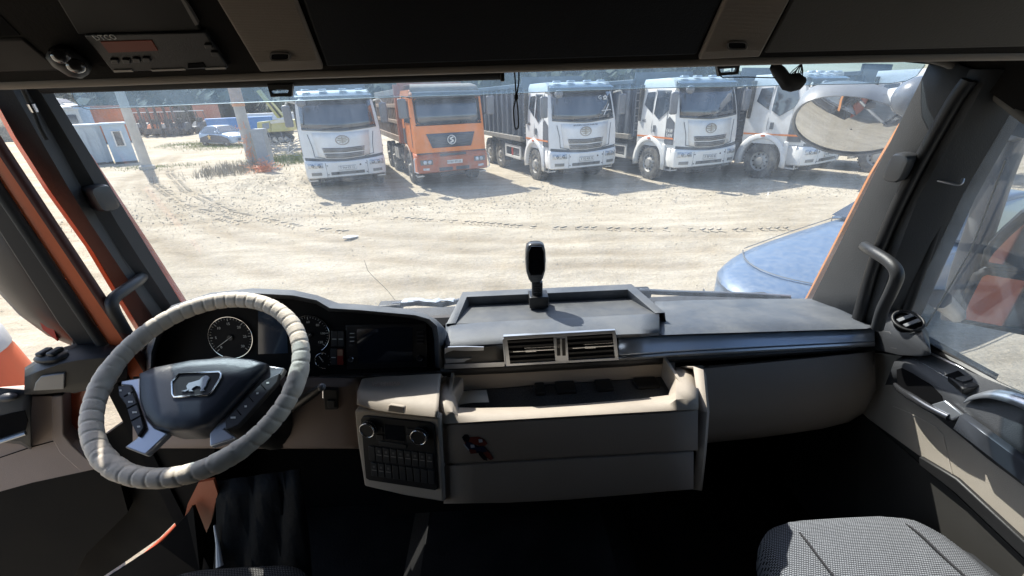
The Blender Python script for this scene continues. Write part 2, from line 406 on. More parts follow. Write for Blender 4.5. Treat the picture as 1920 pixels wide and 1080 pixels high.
# centre locker flap, side flaps
DKFLAP = mat("locker_flap", (0.014, 0.0145, 0.016), 0.5, spec=0.2, bump=0.2, bscale=400)
plate("locker_flap", [(556, -30), (1368, -30), (1306, 104), (950, 115), (612, 126)], HP, 0.006, -0.006, DKFLAP, hdr, bevel=0.004)
plate("side_flap", [(1500, -30), (1990, -30), (1960, 88), (1432, 101)], HP, 0.005, -0.006, mat("side_flap", (0.115, 0.105, 0.093), 0.8, bump=0.2, bscale=300), hdr, bevel=0.004)
for q, pts in enumerate(([(394, -20), (546, -20), (606, 131), (488, 136)], [(1368, -20), (1492, -20), (1424, 108), (1310, 113)])):
    sp = plate("speaker_grille", pts, HP, 0.010, -0.004, MESHGREY, hdr, bevel=0.003)
    a, b, c, d = [Vector((*p, 0)) for p in pts]
    rb = MB()
    for k in range(46):
        t = (k + 0.5) / 52
        l_ = a.lerp(d, t); r_ = b.lerp(c, t)
        l_ = l_.lerp(r_, 0.04); r_ = l_.lerp(r_, 0.96)
        rb.tube([H(l_.x, l_.y, 0.010), H(r_.x, r_.y, 0.010)], 0.0007, 4)
    obj("cloth_rib", rb, mat("cloth_rib", (0.44, 0.38, 0.325), 0.9), sp)["kind"] = "stuff"
    cx, cy = ((525, 106), (1382, 85))[q]
    sl_ = MB(); path = [H(cx + 18 * math.copysign(abs(math.cos(k / 16 * 2 * math.pi)) ** .5, math.cos(k / 16 * 2 * math.pi)), cy - (cx > 960) * 0 + 7 * math.copysign(abs(math.sin(k / 16 * 2 * math.pi)) ** .5, math.sin(k / 16 * 2 * math.pi)), 0.0125) for k in range(16)]
    sl_.prism(path, (0, 0.006, 0.006)); obj("finger_slot", sl_, SOFT, sp)
    sl_ = MB().tube(path, 0.0016, 6, closed=True); obj("slot_rim", sl_, mat("slot_rim", (0.12, 0.105, 0.09), 0.6), sp)
# left overhead: tachograph, flap, lamp pod, side vent
plate("upper_flap", [(88, -30), (335, -30), (378, 60), (146, 66)], HP, 0.006, -0.006, mat("upper_flap", (0.018, 0.016, 0.015), 0.7), hdr, bevel=0.003)
plate("flap_clip", [(338, -2), (344, -2), (372, 46), (366, 48)], HP, 0.009, 0.0, mat("clip_grey", (0.16, 0.15, 0.14), 0.5), hdr)
ta = plate("tachograph", [(157, 67), (384, 60), (428, 128), (212, 136)], HP, 0.010, -0.02, BLACK, hdr, bevel=0.002)
plate("display", [(188, 79), (284, 76), (296, 95), (204, 99)], HP, 0.0112, 0.009, mat("lcd_orange", (0.08, 0.018, 0.01), 0.5, emit=(0.5, 0.07, 0.02), estr=0.02), ta)
plate("card_slot", [(352, 120), (381, 118), (386, 126), (352, 128)], HP, 0.0112, 0.009, SOFT, ta)
for (cx, cy) in ((214, 116), (236, 116), (255, 114), (274, 113), (390, 88), (402, 102)):
    plate("button", [(cx - 8, cy - 4), (cx + 6, cy - 4), (cx + 9, cy + 4), (cx - 5, cy + 4)], HP, 0.0135, 0.009, mat("tacho_button", (0.025, 0.024, 0.024), 0.4), ta, bevel=0.001)
plate("edge_strip", [(212, 132), (246, 131), (250, 135), (214, 136)], HP, 0.0118, 0.009, mat("edge_strip", (0.45, 0.42, 0.38), 0.5), ta)
plate("edge_strip", [(282, 131), (345, 129), (348, 132), (286, 134)], HP, 0.0118, 0.009, MATS["edge_strip"], ta)
plate("edge_strip", [(384, 128), (420, 126), (424, 130), (386, 131)], HP, 0.0118, 0.009, MATS["edge_strip"], ta)
text_obj("lettering", "DTCO", 0.011, WHITEP, ta, frame(H(210, 71) - H(190, 72), H(190, 66) - H(194, 72), H(197, 70.5, 0.0105)), 0.0004)
plate("side_flap", [(-60, 75), (42, 72), (116, 134), (-60, 138)], HP, 0.005, -0.006, mat("left_flap", (0.024, 0.019, 0.017), 0.75), hdr, bevel=0.004)
plate("vent_opening", [(-40, 8), (2, 30), (38, 66), (-40, 68)], HP, 0.003, -0.02, SOFT, hdr)
lp = MB(); rows = []
for (t, r_) in ((0, 0.004), (0.08, 0.016), (0.3, 0.021), (0.7, 0.021), (0.93, 0.014), (1, 0.004)):
    c = H(lerp(94, 165, t), lerp(92, 138, t), 0.012)
    ax = (H(165, 138) - H(94, 92)).normalized(); sd = Vector((1, 0, 0)); sd = (sd - ax * sd.dot(ax)).normalized(); nn = HP[1]
    rows.append([c + sd * math.cos(k / 12 * 2 * math.pi) * r_ + nn * math.sin(k / 12 * 2 * math.pi) * r_ * 0.9 for k in range(12)])
lp.grid(rows, closed=True)
obj("reading_lamp", lp, BLACK, hdr, smooth=60)
for t in (0.28, 0.68):
    c = H(lerp(94, 165, t), lerp(92, 138, t), 0.030)
    obj("lamp_lens", MB().ball(c, (0.013, 0.010, 0.010)), mat("lens_grey", (0.05, 0.046, 0.044), 0.1, coat=1), hdr, smooth=60)
# headliner piping towards the door top, right
pp = [P(1735, 108, X=1.08), P(1775, 118, X=1.12), P(1812, 140, X=1.16), P(1865, 178, X=1.19), P(1925, 224, X=1.20), P(2000, 275, X=1.20)]
obj("door_seal", MB().tube(smoothpath(pp, 5), [0.010] * 26, 8), mat("seal_grey", (0.16, 0.145, 0.125), 0.8), cab, smooth=60)
fp = [(1735, 106), (1960, 96), (1990, 260), (1925, 222), (1865, 176), (1812, 138), (1775, 116)]
sd = MB(); poly = [P(x, y, X=lerp(1.10, 1.20, min(1, max(0, (x - 1735) / 130)))) for x, y in fp]
sd.prism(poly, (0.03, 0, 0.004)); obj("roof_side_trim", sd, HEADER, cab)
# ================================================================ dashboard
dash = thing("dashboard", "dark grey and beige truck dashboard with instrument binnacle, vents and drawer console", "dashboard", (0.0, 1.1, 1.6))
def ysil(x): return interp([(836, 640), (850, 600), (870, 575), (1165, 566), (1240, 567), (1280, 564.5), (1480, 561), (1570, 562), (1597, 567), (1633, 598), (1645, 606)], x)
def ytt(x): return interp([(832, 649), (945, 643), (1158, 631.5), (1280, 625.7), (1638, 615), (1645, 614)], x)
def ytb(x): return interp([(832, 691), (948, 686.5), (1158, 676), (1280, 667), (1640, 648)], x)
def Yt(x): return interp([(832, 1.06), (1158, 1.065), (1280, 1.095), (1640, 1.10)], x)
cols = [1228, 1245, 1270, 1300, 1370, 1440, 1510, 1570, 1600, 1622, 1640]
rows = []
for x in cols:
    s, t = ysil(x), ytt(x); r = []
    r.append(P(x, s, Y=1.40) + Vector((0, 0.02, -0.06)))
    for f, Yq in ((0, 1.38), (0.28, 1.26), (0.62, 1.165), (0.85, 1.12)):
        k = 1.0 if x < 1570 else 1 - (x - 1570) / 70 * 0.12
        r.append(P(x, lerp(s, t, f), Y=lerp(Yt(x), Yq, k) if x >= 1570 else Yq))
    r.append(P(x, t, Y=Yt(x)))
    r.append(P(x, t, Y=Yt(x)) + Vector((0, 0.02, -0.004)))
    rows.append(r)
obj("dash_top", MB().grid(rows), DASH, dash, smooth=40, solid=0.006)
# centre pad in front of the tray
cols = [836, 846, 900, 1000, 1100, 1158, 1200, 1236]
def ytf(x): return interp([(836, 612), (853, 608.5), (1230, 589.5)], x)
rows = []
for x in cols:
    a, b = ytf(x), ytt(x)
    rows.append([P(x, a - 10, Y=1.215) + Vector((0, 0, -0.01)), P(x, a, Y=1.17), P(x, lerp(a, b, 0.35), Y=1.125), P(x, lerp(a, b, 0.7), Y=1.085), P(x, lerp(a, b, 0.9), Y=1.067), P(x, b, Y=Yt(x)), P(x, b, Y=Yt(x)) + Vector((0, 0.02, -0.004))])
obj("centre_pad", MB().grid(rows), DASH, dash, smooth=40, solid=0.005)
# tray
tr = MB()
A = P(853, 608.5, Y=1.17); B = P(1230, 589.5, Y=1.17); C = P(1177, 559, Y=1.33); D = P(880, 573, Y=1.33)
tr.add([A, B, C, D], [(0, 1, 2, 3)])
TR = mat("tray_plastic", (0.085, 0.090, 0.098), 0.42, bump=0.15, bscale=500, dirt=0.5, dirtcol=(0.20, 0.20, 0.19), dscale=9)
tray = obj("tray", tr, TR, dash, solid=0.004)
Ct = P(1177, 543, Y=1.325); Dt = P(875, 557, Y=1.325); Co = P(1184, 533, Y=1.365); Do = P(868, 548, Y=1.365)
Ao = P(838, 609, Y=1.165); Bo = P(1246, 588, Y=1.165)
bk = MB(); dn = Vector((0, 0.03, -0.10))
rowi = [A + Vector((0, 0, 0.001)), D + Vector((0, 0, 0.001)), C + Vector((0, 0, 0.001)), B + Vector((0, 0, 0.001))]
rowt = [A + Vector((0.002, 0, 0.004)), Dt, Ct, B + Vector((-0.002, 0, 0.004))]
rowo = [Ao + Vector((0, 0, 0.003)), Do, Co, Bo + Vector((0, 0, 0.003))]
rowb = [Ao + Vector((-0.012, 0, -0.05)), Do + Vector((-0.04, 0.02, -0.13)), Co + Vector((0.04, 0.02, -0.13)), Bo + Vector((0.012, 0, -0.05))]
bk.grid([rowi, rowt, rowo, rowb])
obj("tray_rim", bk, DASH, tray, bevel=0.006, solid=0.002)
# trims
def band(name, x0, x1, n, m, fa, fb, Ya, bulge=0.004, tilt=0.0, **kw):
    rows = []
    for i in range(n + 1):
        x = lerp(x0, x1, i / n)
        rows.append([P(x, lerp(fa(x), fb(x), q), Y=Ya(x) - bulge * math.sin(math.pi * q) + 0.004 * (q in (0, 1)) + tilt * (1 - q)) for q in (0, 0.12, 0.5, 0.88, 1)])
    return obj(name, MB().grid(rows), m, dash, smooth=35, solid=0.004, **kw)
TRIM = mat("satin_trim", (0.60, 0.68, 0.80), 0.32, metal=0.45, var=0.04, vscale=3)
band("trim_strip", 1160, 1639, 10, TRIM, lambda x: ytt(x) + 2, lambda x: ytb(x) - 7, lambda x: Yt(x) - 0.016, 0.003, 0.036)
band("trim_edge", 1160, 1640, 10, SILVER, lambda x: ytb(x) - 6.5, ytb, lambda x: Yt(x) - 0.017, 0.003)
lt = band("trim_strip", 833, 944, 4, mat("worn_trim", (0.075, 0.073, 0.070), 0.4, metal=0.2), ytt, ytb, lambda x: Yt(x) - 0.002)
PT = plane((0, 1.055, 2.0), (0, -1, 0))
plate("peeled_foil", [(834, 654), (840, 651), (872, 650), (907, 651), (907, 657), (878, 658), (850, 657), (838, 661), (834, 664)], PT, 0.006, 0.002, SILVER, lt)
plate("peeled_foil", [(835, 673), (860, 673), (884, 672), (874, 676), (870, 679), (852, 680), (836, 681)], PT, 0.006, 0.002, SILVER, lt)
plate("trim_foot", [(833, 684), (946, 679), (946, 687), (833, 692)], PT, 0.004, 0.0, SILVER, lt)
band("lower_lip", 826, 1641, 14, mat("lower_lip", (0.03, 0.028, 0.027), 0.5), lambda x: ytb(x) + 0.5, lambda x: ytb(x) + interp([(826, 13), (1300, 11), (1640, 8)], x), lambda x: Yt(x) + 0.006, 0.004)
# --- centre vents
VT = plane((0, 1.048, 2.0), (0, -1, 0))
vent = plate("vent_frame", [(949, 631.5), (1148, 620), (1155, 625), (1160, 672), (1157, 675.5), (950, 686.5), (946, 681), (942, 637)], VT, 0.004, 0.001, SILVER, dash)
fr = MB()
fo = [(944, 631), (1154, 619.5), (1160.5, 675.5), (948.5, 687)]
fi = [[(951, 637.5), (1038, 632.5), (1041, 678), (956, 683)], [(1063, 630.5), (1149, 625.5), (1152.5, 671), (1067, 677)]]
def vbar(pts, t0=0.012, t1=0.002): fr.prism([PP(x, y, VT, t0) for x, y in pts], VT[1] * (t1 - t0))
vbar([fo[0], fo[1], (1149, 625.5), (951, 637.5)]); vbar([fo[3], (956, 683), (1152.5, 671), fo[2]]); vbar([fo[0], (951, 637.5), (956, 683), fo[3]]); vbar([fo[1], fo[2], (1152.5, 671), (1149, 625.5)])
vbar([(1038, 632.5), (1063, 630.5), (1067, 677), (1041, 678)])
obj("bezel", fr, SILVER, vent, bevel=0.0012)
for q in fi:
    plate("vent_box", q, VT, 0.0052, 0.0045, SOFT, vent)
    for k in range(5):
        t = (k + 0.5) / 5
        a = Vector(q[0]).lerp(Vector(q[3]), t); b = Vector(q[1]).lerp(Vector(q[2]), t)
        plate("slat", [(a.x, a.y - 2), (b.x, b.y - 2), (b.x, b.y + 1.5), (a.x, a.y + 1.5)], VT, 0.0085, 0.0055, BLACK, vent)
    for t in (0.38, 0.5):
        a = Vector(q[0]).lerp(Vector(q[3]), t); b = Vector(q[1]).lerp(Vector(q[2]), t); a2 = a.lerp(b, 0.1 if t > .4 else 0.35)
        plate("slat_edge", [(a2.x, a2.y - 0.6), (b.x, b.y - 0.6), (b.x, b.y + 0.6), (a2.x, a2.y + 0.6)], VT, 0.0095, 0.0086, CHROME, vent)
    c = (Vector(q[0]) + Vector(q[1]) + Vector(q[2]) + Vector(q[3])) / 4
    plate("vent_tab", [(c.x - 11, c.y - 1.5), (c.x + 9, c.y - 2.5), (c.x + 9, c.y + 2), (c.x - 11, c.y + 3)], VT, 0.0125, 0.0096, CHROME, vent, bevel=0.0008)
for x in (1047, 1057):
    plate("thumb_wheel", [(x - 3.2, 636), (x + 3.2, 635.5), (x + 4, 667), (x - 2.4, 667.5)], VT, 0.015, 0.011, BLACK, vent, bevel=0.001)
plate("thumb_tab", [(1044, 644), (1050, 644), (1050, 652), (1044, 652)], VT, 0.0165, 0.015, CHROME, vent)
# --- glove panel right of the console
def yg0(x): return interp([(1320, 688), (1640, 657)], x)
def yg1(x): return interp([(1318, 830), (1440, 818), (1560, 800), (1605, 786), (1632, 762), (1641, 735)], x)
rows = []
for x in (1300, 1318, 1360, 1420, 1480, 1540, 1590, 1620, 1636, 1641):
    a, b = yg0(x), yg1(x)
    ed = 0.0 if x < 1630 else 0.02
    rows.append([P(x, a, Y=1.11)] + [P(x, lerp(a, b, f), Y=Yq + ed) for f, Yq in ((0.03, 1.085), (0.3, 1.055), (0.6, 1.045), (0.85, 1.05), (0.96, 1.07), (1, 1.11))] + [P(x, b, Y=1.11) + Vector((0, 0.2, -0.02))])
GLOVE = mat("glove_plastic", (0.28, 0.242, 0.205), 0.55, bump=0.2, bscale=500, var=0.05)  # dash beige with the panel's shade put into the colour
obj("glove_panel", MB().grid(rows), GLOVE, dash, smooth=45, solid=0.005)
# --- drawer console, centre
CP = plane((0, 0.872, 1.80), (0, -1, 0.09))
def lipf(x): return interp([(824, 795), (1309, 767)], x)
pock = MB()
def rimf(x): return interp([(846, 755), (856, 764), (900, 765.5), (1000, 763), (1150, 753), (1250, 742.5), (1264, 738)], x)
# front lip of the pocket: profile rows along x
rows = []
for x in (824, 836, 848, 858, 900, 1000, 1100, 1200, 1255, 1268, 1285, 1309):
    inside = 858 <= x <= 1255
    yt = rimf(x) if inside else interp([(824, 712), (836, 706), (848, 712), (1268, 690), (1285, 688), (1309, 700)], x)
    yb = lipf(x)
    Yb = 0.955
    if inside:
        r = [P(x, yt, Y=Yb) + Vector((0, 0.012, -0.045)), P(x, yt + 1, Y=Yb), P(x, yt + 1, Y=0.945), P(x, lerp(yt, yb, 0.30), Y=0.915), P(x, lerp(yt, yb, 0.62), Y=0.888), P(x, yb - 1, Y=0.876), P(x, yb, Y=0.885)]
    else:
        r = [P(x, yt, Y=1.075) + Vector((0, 0, -0.02)), P(x, yt, Y=1.07), P(x, lerp(yt, yb, 0.30), Y=0.975), P(x, lerp(yt, yb, 0.55), Y=0.915), P(x, lerp(yt, yb, 0.75), Y=0.888), P(x, yb - 1, Y=0.876), P(x, yb, Y=0.885)]
    rows.append(r)
con = obj("pocket_rim", MB().grid(rows), BEIGE, dash, smooth=50, solid=0.004)
# pocket inner: back wall, floor mat, end walls
bw = MB().prism([P(848, 703, Y=1.085), P(1266, 682, Y=1.085), P(1266, 745, Y=1.085), P(848, 762, Y=1.085)], (0, 0.01, 0))
obj("pocket_back", bw, BEIGE, con)
fz = P(1000, 765, Y=0.96).z - 0.022
MATM = mat("pocket_mat", (0.10, 0.10, 0.10), 0.9, bump=0.8, bscale=700, var=0.6, vscale=350)
fm = MB(); fx0 = P(847, 750, Y=1.0).x; fx1 = P(1266, 730, Y=1.0).x
fm.grid([[Vector((lerp(fx0, fx1, i / 20), yy, fz + 0.012 * (x_ / 20) - (0.0 if yy > 0.97 else 0.0) + 0.003 * noise.noise(Vector((i * 0.9, yy * 9, 0))))) for i, x_ in enumerate(range(21))] for yy in (0.945, 0.98, 1.02, 1.05, 1.075, 1.084)])
obj("pocket_mat", fm, MATM, con, smooth=60, solid=0.003)
for k, (u, wd) in enumerate(((0.40, 0.03), (0.52, 0.06), (0.70, 0.05), (0.9, 0.07))):
    x = lerp(fx0, fx1, u)
    obj("rubber_block", MB().bx(x - wd / 2, x + wd / 2, 1.03, 1.082, fz + 0.006, fz + 0.020), RUBBER, con, bevel=0.004)  # dark blocks standing in for the shadow at the pocket's back
for (xa, xb, s) in ((847, 846, 1), (1264, 1266, -1)):
    p = P(xa, 740 if s > 0 else 720, Y=1.0).x
    obj("pocket_end", MB().bx(p - 0.004, p + 0.004, 0.94, 1.085, fz - 0.02, fz + 0.085), BEIGE, con)
DRAW = mat("drawer_plastic", (0.33, 0.275, 0.23), 0.6, bump=0.2, bscale=500, var=0.05)  # same beige plastic as the lid, darkened for the shade on the drawers
def ydl(x): return interp([(830, 871), (1305, 844.5)], x)
def ybl(x): return interp([(834, 943), (960, 941), (1070, 935), (1298, 916)], x)
def gr(name, fa, fb, x0, x1, m):
    rows = []
    for i in range(9):
        x = lerp(x0, x1, i / 8)
        a, b = fa(x), fb(x)
        xa = x + 0.02 * (a - 800) * 0; off = 0.006
        pts = [PP(x, a, CP, -0.03), PP(x, a, CP, off - 0.006), PP(x, a + 3, CP, off), PP(x, b - 3, CP, off), PP(x, b, CP, off - 0.006), PP(x, b, CP, -0.03)]
        rows.append(pts)
    return obj(name, MB().grid(rows), m, dash, smooth=50, solid=0.004)
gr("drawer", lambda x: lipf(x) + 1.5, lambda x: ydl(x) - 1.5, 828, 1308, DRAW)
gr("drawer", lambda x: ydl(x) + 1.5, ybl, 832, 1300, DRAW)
# right cheek of the console
ck = MB()
ck.grid([[P(1276, 688, Y=1.07), P(1300, 688, Y=1.0), P(1310, 770, Y=0.885), PP(1305, 845, CP), PP(1299, 917, CP)],
         [P(1290, 686.5, Y=1.075), P(1318, 694, Y=0.985), P(1325, 772, Y=0.885), PP(1319, 847, CP, 0.0), PP(1311, 919, CP, 0.0)],
         [P(1316, 686, Y=1.08), P(1323, 705, Y=1.02), P(1329, 772, Y=0.93), PP(1323, 849, CP, -0.04), PP(1314, 920, CP, -0.04)],
         [P(1319, 688, Y=1.10), P(1323, 715, Y=1.10), P(1325, 790, Y=1.10), P(1322, 850, Y=1.10), P(1316, 918, Y=1.10)]])
obj("console_cheek", ck, BEIGE, dash, smooth=50, solid=0.004)
obj("console_underside", MB().bx(-0.36, 0.42, 0.90, 1.33, 1.58, 1.655), SOFT, dash)
# --- climate column, angled to the driver
q0 = P(822, 850, Y=0.858); q1 = P(672, 840, Y=0.915)
ed = Vector((q1.x - q0.x, q1.y - q0.y, 0)).normalized()
nrm = ed.cross(Vector((0, 0, 1))); nrm = nrm if nrm.y < 0 else -nrm
KP = plane(q0, nrm + Vector((0, 0, 0.09)))
plate("climate_column", [(664, 770), (690, 770), (824, 783), (833, 942), (760, 930), (683, 912), (670, 830)], KP, 0.0, -0.2, BEIGE, dash, bevel=0.006)
cl = plate("climate_panel", [(680, 781), (690, 780.5), (806, 793), (813, 797), (820.5, 917), (816, 920), (692, 901), (685.5, 897), (676, 787)], KP, 0.005, -0.005, BLACK, dash, bevel=0.002)
def quadpt(u, v):
    a = Vector((681, 785)).lerp(Vector((812, 799)), u); b = Vector((688, 898)).lerp(Vector((819, 916)), u)
    return a.lerp(b, v)
def qp(u0, v0, u1, v1): return [tuple(quadpt(u0, v0)), tuple(quadpt(u1, v0)), tuple(quadpt(u1, v1)), tuple(quadpt(u0, v1))]
BTN = mat("button_black", (0.045, 0.045, 0.047), 0.4)
plate("display", qp(0.30, 0.06, 0.58, 0.30), KP, 0.0065, 0.004, mat("dark_glass", (0.012, 0.013, 0.016), 0.08), cl)
for (u0, v0, u1, v1) in ((0.17, 0.1, 0.27, 0.2), (0.17, 0.24, 0.27, 0.33), (0.61, 0.08, 0.72, 0.18), (0.61, 0.2, 0.72, 0.31), (0.2, 0.35, 0.6, 0.42)):
    plate("button", qp(u0, v0, u1, v1), KP, 0.0075, 0.004, BTN, cl, bevel=0.001)
for rowi_, (v0, v1, n, u0, u1, lit) in enumerate(((0.455, 0.68, 9, 0.04, 0.97, (1, 2, 3, 4, 5, 6, 7, 8)), (0.72, 0.94, 9, 0.06, 0.98, (0, 1, 2)))):
    for k in range(n):
        a = lerp(u0, u1, k / n) + 0.006; b = lerp(u0, u1, (k + 1) / n) - 0.006
        bt = plate("rocker_switch", qp(a, v0, b, v1), KP, 0.0085, 0.004, BTN, cl, bevel=0.0012)
        if k in lit:
            plate("indicator_line", qp(a + 0.012, lerp(v0, v1, 0.52), b - 0.012, lerp(v0, v1, 0.56)), KP, 0.0089, 0.008, mat("indicator_grey", (0.40, 0.38, 0.35), 0.5), bt)
            plate("symbol", qp(lerp(a, b, 0.32), lerp(v0, v1, 0.2), lerp(a, b, 0.68), lerp(v0, v1, 0.36)), KP, 0.0089, 0.008, mat("symbol_grey", (0.16, 0.155, 0.15), 0.5), bt)
for (cx, cy, r_) in ((688, 807.5, 13.5), (784.5, 821, 14.5)):
    c = PP(cx, cy, KP, 0.022); rr = r_ / F_PX * (c - CAMP).length * 0.97
    kb = MB().cyl(c - KP[1] * 0.02, c, rr, 28); kn = obj("dial_knob", kb, BLACK, cl, smooth=40, bevel=0.001)
    u_ = Vector((1, 0, 0)); u_ = (u_ - KP[1] * u_.dot(KP[1])).normalized(); v_ = KP[1].cross(u_)
    obj("knob_ring", MB().tube([c + (u_ * math.cos(k / 32 * 2 * math.pi) + v_ * math.sin(k / 32 * 2 * math.pi)) * rr for k in range(32)], 0.0022, 8, closed=True), CHROME, kn, smooth=60)
    gp = MB()
    for k in range(24):
        an = k / 24 * 2 * math.pi; d_ = u_ * math.cos(an) + v_ * math.sin(an)
        gp.box(c - KP[1] * 0.010 + d_ * (rr + 0.0008), (0.0022, 0.0022, 0.0022), None)
    obj("knurl", gp, SILVER, kn)["kind"] = "stuff"
# lid above the climate panel
rows = []
lidT = [(679, 712), (700, 708), (760, 705.5), (827, 702)]; lidM = [(672, 735), (700, 742), (760, 748), (823, 752)]; lidB = [(673, 757), (690, 768), (757, 777), (821, 783)]
def yl(l, x): return interp(l, x)
for u in (0, 0.05, 0.25, 0.5, 0.75, 0.96, 1):
    xt, xm, xb = lerp(679, 826.5, u), lerp(670, 823, u), lerp(670, 820.5, u)
    Ya = lerp(1.03, 1.01, u); Ym = lerp(0.945, 0.90, u); Yb = lerp(0.915, 0.858, u)
    rows.append([P(xt, yl(lidT, xt), Y=Ya) + Vector((0, 0.02, -0.02)), P(xt, yl(lidT, xt), Y=Ya), P(lerp(xt, xm, 0.5), lerp(yl(lidT, xt), yl(lidM, xm), 0.5), Y=lerp(Ya, Ym, 0.42)), P(xm, yl(lidM, xm), Y=Ym), P(lerp(xm, xb, 0.5), lerp(yl(lidM, xm), yl(lidB, xb), 0.55), Y=lerp(Ym, Yb, 0.75)), P(xb, yl(lidB, xb) - 2, Y=Yb), P(xb, yl(lidB, xb), Y=Yb + 0.012)])
lid = obj("storage_lid", MB().grid(rows), BEIGE, dash, smooth=50, solid=0.005)
lc = [(728, 760), (732, 758), (756, 762), (758, 765), (757, 776), (727, 772)]
g0 = P(742, 768, Y=0.888)
LP = plane(g0, nrm + Vector((0, 0, 0.35)))
plate("lid_catch", lc, LP, 0.012, 0.0, BEIGE, lid, bevel=0.003)
ym_, yk_ = P(700, 727, Y=0.985), P(752, 725, Y=0.975)
xdir = (yk_ - ym_).normalized(); ydir = Vector((0, 0.45, 0.55))
tn = xdir.cross(ydir)
text_obj("lettering", "YOKOHAMA", 0.016, mat("faded_print", (0.34, 0.24, 0.20), 0.7), lid, frame(xdir, ydir, P(725, 725, Y=0.972) + Vector((0, -0.006, 0.012))), 0.0005, sx=0.92)
# knee panel left of the column, with socket switch
rows = []
for x, o_ in ((250, 0.03), (400, 0.01), (560, 0.0), (640, 0.0), (662, 0.01), (676, 0.03)):
    rows.append([P(x, 707, Y=1.06), P(x, 712, Y=1.03 + o_), P(x, 725, Y=1.01 + o_), P(x, 780, Y=0.99 + o_), P(x, 832, Y=0.985 + o_), P(x, 838, Y=1.0 + o_), P(x, 840, Y=1.1)])
knee = obj("knee_panel", MB().grid(rows), mat("knee_plastic", (0.29, 0.222, 0.19), 0.6, bump=0.2, bscale=500), dash, smooth=50, solid=0.005)  # beige turned dark mauve for the shadow behind the wheel
KN = plane(P(620, 755, Y=0.995), (0, -1, 0.12))
swp = plate("switch_plate", [(606, 730), (631, 731), (633, 768), (609, 769)], KN, 0.006, -0.01, BLACK, knee, bevel=0.002)
plate("rocker_switch", [(613, 751), (627, 751), (628, 765), (614, 765)], KN, 0.012, 0.004, BTN, swp, bevel=0.002)
# --- binnacle hood
Lq = [(282, 700), (284, 660), (296, 622), (330, 586), (400, 560), (480, 550), (550, 553.8), (594, 563), (618.6, 577.5), (673, 581), (778.7, 590.7), (805, 598.6), (819, 611), (823, 635.6), (825, 690)]
Sq = [(268, 700), (270, 652), (284, 610), (322, 574), (395, 550), (473, 541.7), (550, 545), (594, 554.6), (634, 569.6), (690.7, 573), (761, 580), (796, 589), (817, 600), (832, 618), (838, 690)]
SY = [1.15, 1.17, 1.20, 1.22, 1.24, 1.25, 1.25, 1.24, 1.23, 1.22, 1.20, 1.17, 1.13, 1.09, 1.065]
CL = plane((0, 1.115, 2.0), (0, -0.975, 0.22))
rows = [[], [], [], [], []]
cxm, cym = 560, 660
for (lx, ly), (sx_, sy_), Ys in zip(Lq, Sq, SY):
    s_ = P(sx_, sy_, Y=Ys); l_ = P(lx, ly, Y=1.055)
    out = Vector((-0.03 if lx < 300 else (0.01 if lx > 815 else 0), 0.10, -0.09))
    rows[0].append(s_ + out); rows[1].append(s_); rows[2].append(s_.lerp(l_, 0.55) + Vector((0, 0, 0.006 if 300 < lx < 815 else 0))); rows[3].append(l_)
    ix, iy = lerp(lx, cxm, 0.03), lerp(ly, cym, 0.06)
    rows[4].append(PP(ix, iy, CL, 0.0))
hood = obj("binnacle_hood", MB().grid(rows), DASH, dash, smooth=45, solid=0.004)
face = plate("instrument_face", [(285, 712), (286, 655), (300, 615), (335, 588), (402, 564), (480, 554), (548, 558), (590, 567), (615, 580), (672, 585), (777, 594), (802, 602), (815, 613), (819, 636), (821, 700)], CL, 0.0, -0.03, mat("instrument_face", (0.006, 0.0065, 0.008), 0.7, spec=0.15, bump=0.05), hood)
obj("cluster_ledge", MB().prism([P(588, 709, Y=1.04), P(828, 699, Y=1.04), P(826, 695, Y=1.09), P(600, 703, Y=1.09)], (0, 0.004, -0.008)), mat("ledge_plastic", (0.05, 0.048, 0.046), 0.45), dash, bevel=0.003)
cu_ = Vector((1, 0, 0)); cv_ = CL[1].cross(cu_); cv_ = cv_ if cv_.z > 0 else -cv_
DIALK = mat("dial_black", (0.006, 0.006, 0.008), 0.6, spec=0.15)
def gauge(cx, cy, rp, a0, a1, nt_, nums, needle, ring=0.0016):
    c = PP(cx, cy, CL, 0.004); rr = rp / F_PX * (c - CAMP).dot(CR @ Vector((0, 0, -1)))
    d_ = obj("gauge", MB().cyl(c - CL[1] * 0.006, c, rr * 0.97, 40), DIALK, face)
    def q_(an, r): return c + (cu_ * math.cos(an) + cv_ * math.sin(an)) * r + CL[1] * 0.001
    full = abs(a1 - a0) > 6
    obj("gauge_ring", MB().tube([q_(RAD(a0) + RAD(a1 - a0) * k / 48, rr) for k in range(49)], ring, 6), CHROME, face, smooth=60)
    tk = MB()
    for k in range(nt_ + 1):
        an = RAD(lerp(222, -42, k / nt_)); big = k % 5 == 0
        if not (min(RAD(a0), RAD(a1)) - 0.01 <= an <= max(RAD(a0), RAD(a1)) + 0.01): pass
        tk.tube([q_(an, rr * (0.80 if big else 0.87)), q_(an, rr * 0.94)], 0.0009 if big else 0.0005, 4)
    obj("tick_marks", tk, WHITEP, d_)["kind"] = "stuff"
    for k, s in enumerate(nums):
        an = RAD(lerp(222, -42, k / (len(nums) - 1)))
        text_obj("lettering", s, rr * 0.17, WHITEP, d_, frame(cu_, cv_, q_(an, rr * 0.66)), 0.0002)
    an = RAD(needle)
    nd = MB(); nd.tube([q_(an + math.pi, rr * 0.12) + CL[1] * 0.003, q_(an, rr * 0.78) + CL[1] * 0.003], [0.0014, 0.0006], 5)
    obj("needle", nd, WHITEP, d_)
    obj("needle_cap", MB().cyl(c, c + CL[1] * 0.005, rr * 0.12, 16), BLACK, d_, smooth=40)
gauge(432.5, 633, 40.5, 0, 360, 30, ["0", "5", "10", "15", "20", "25", "30"], 213)
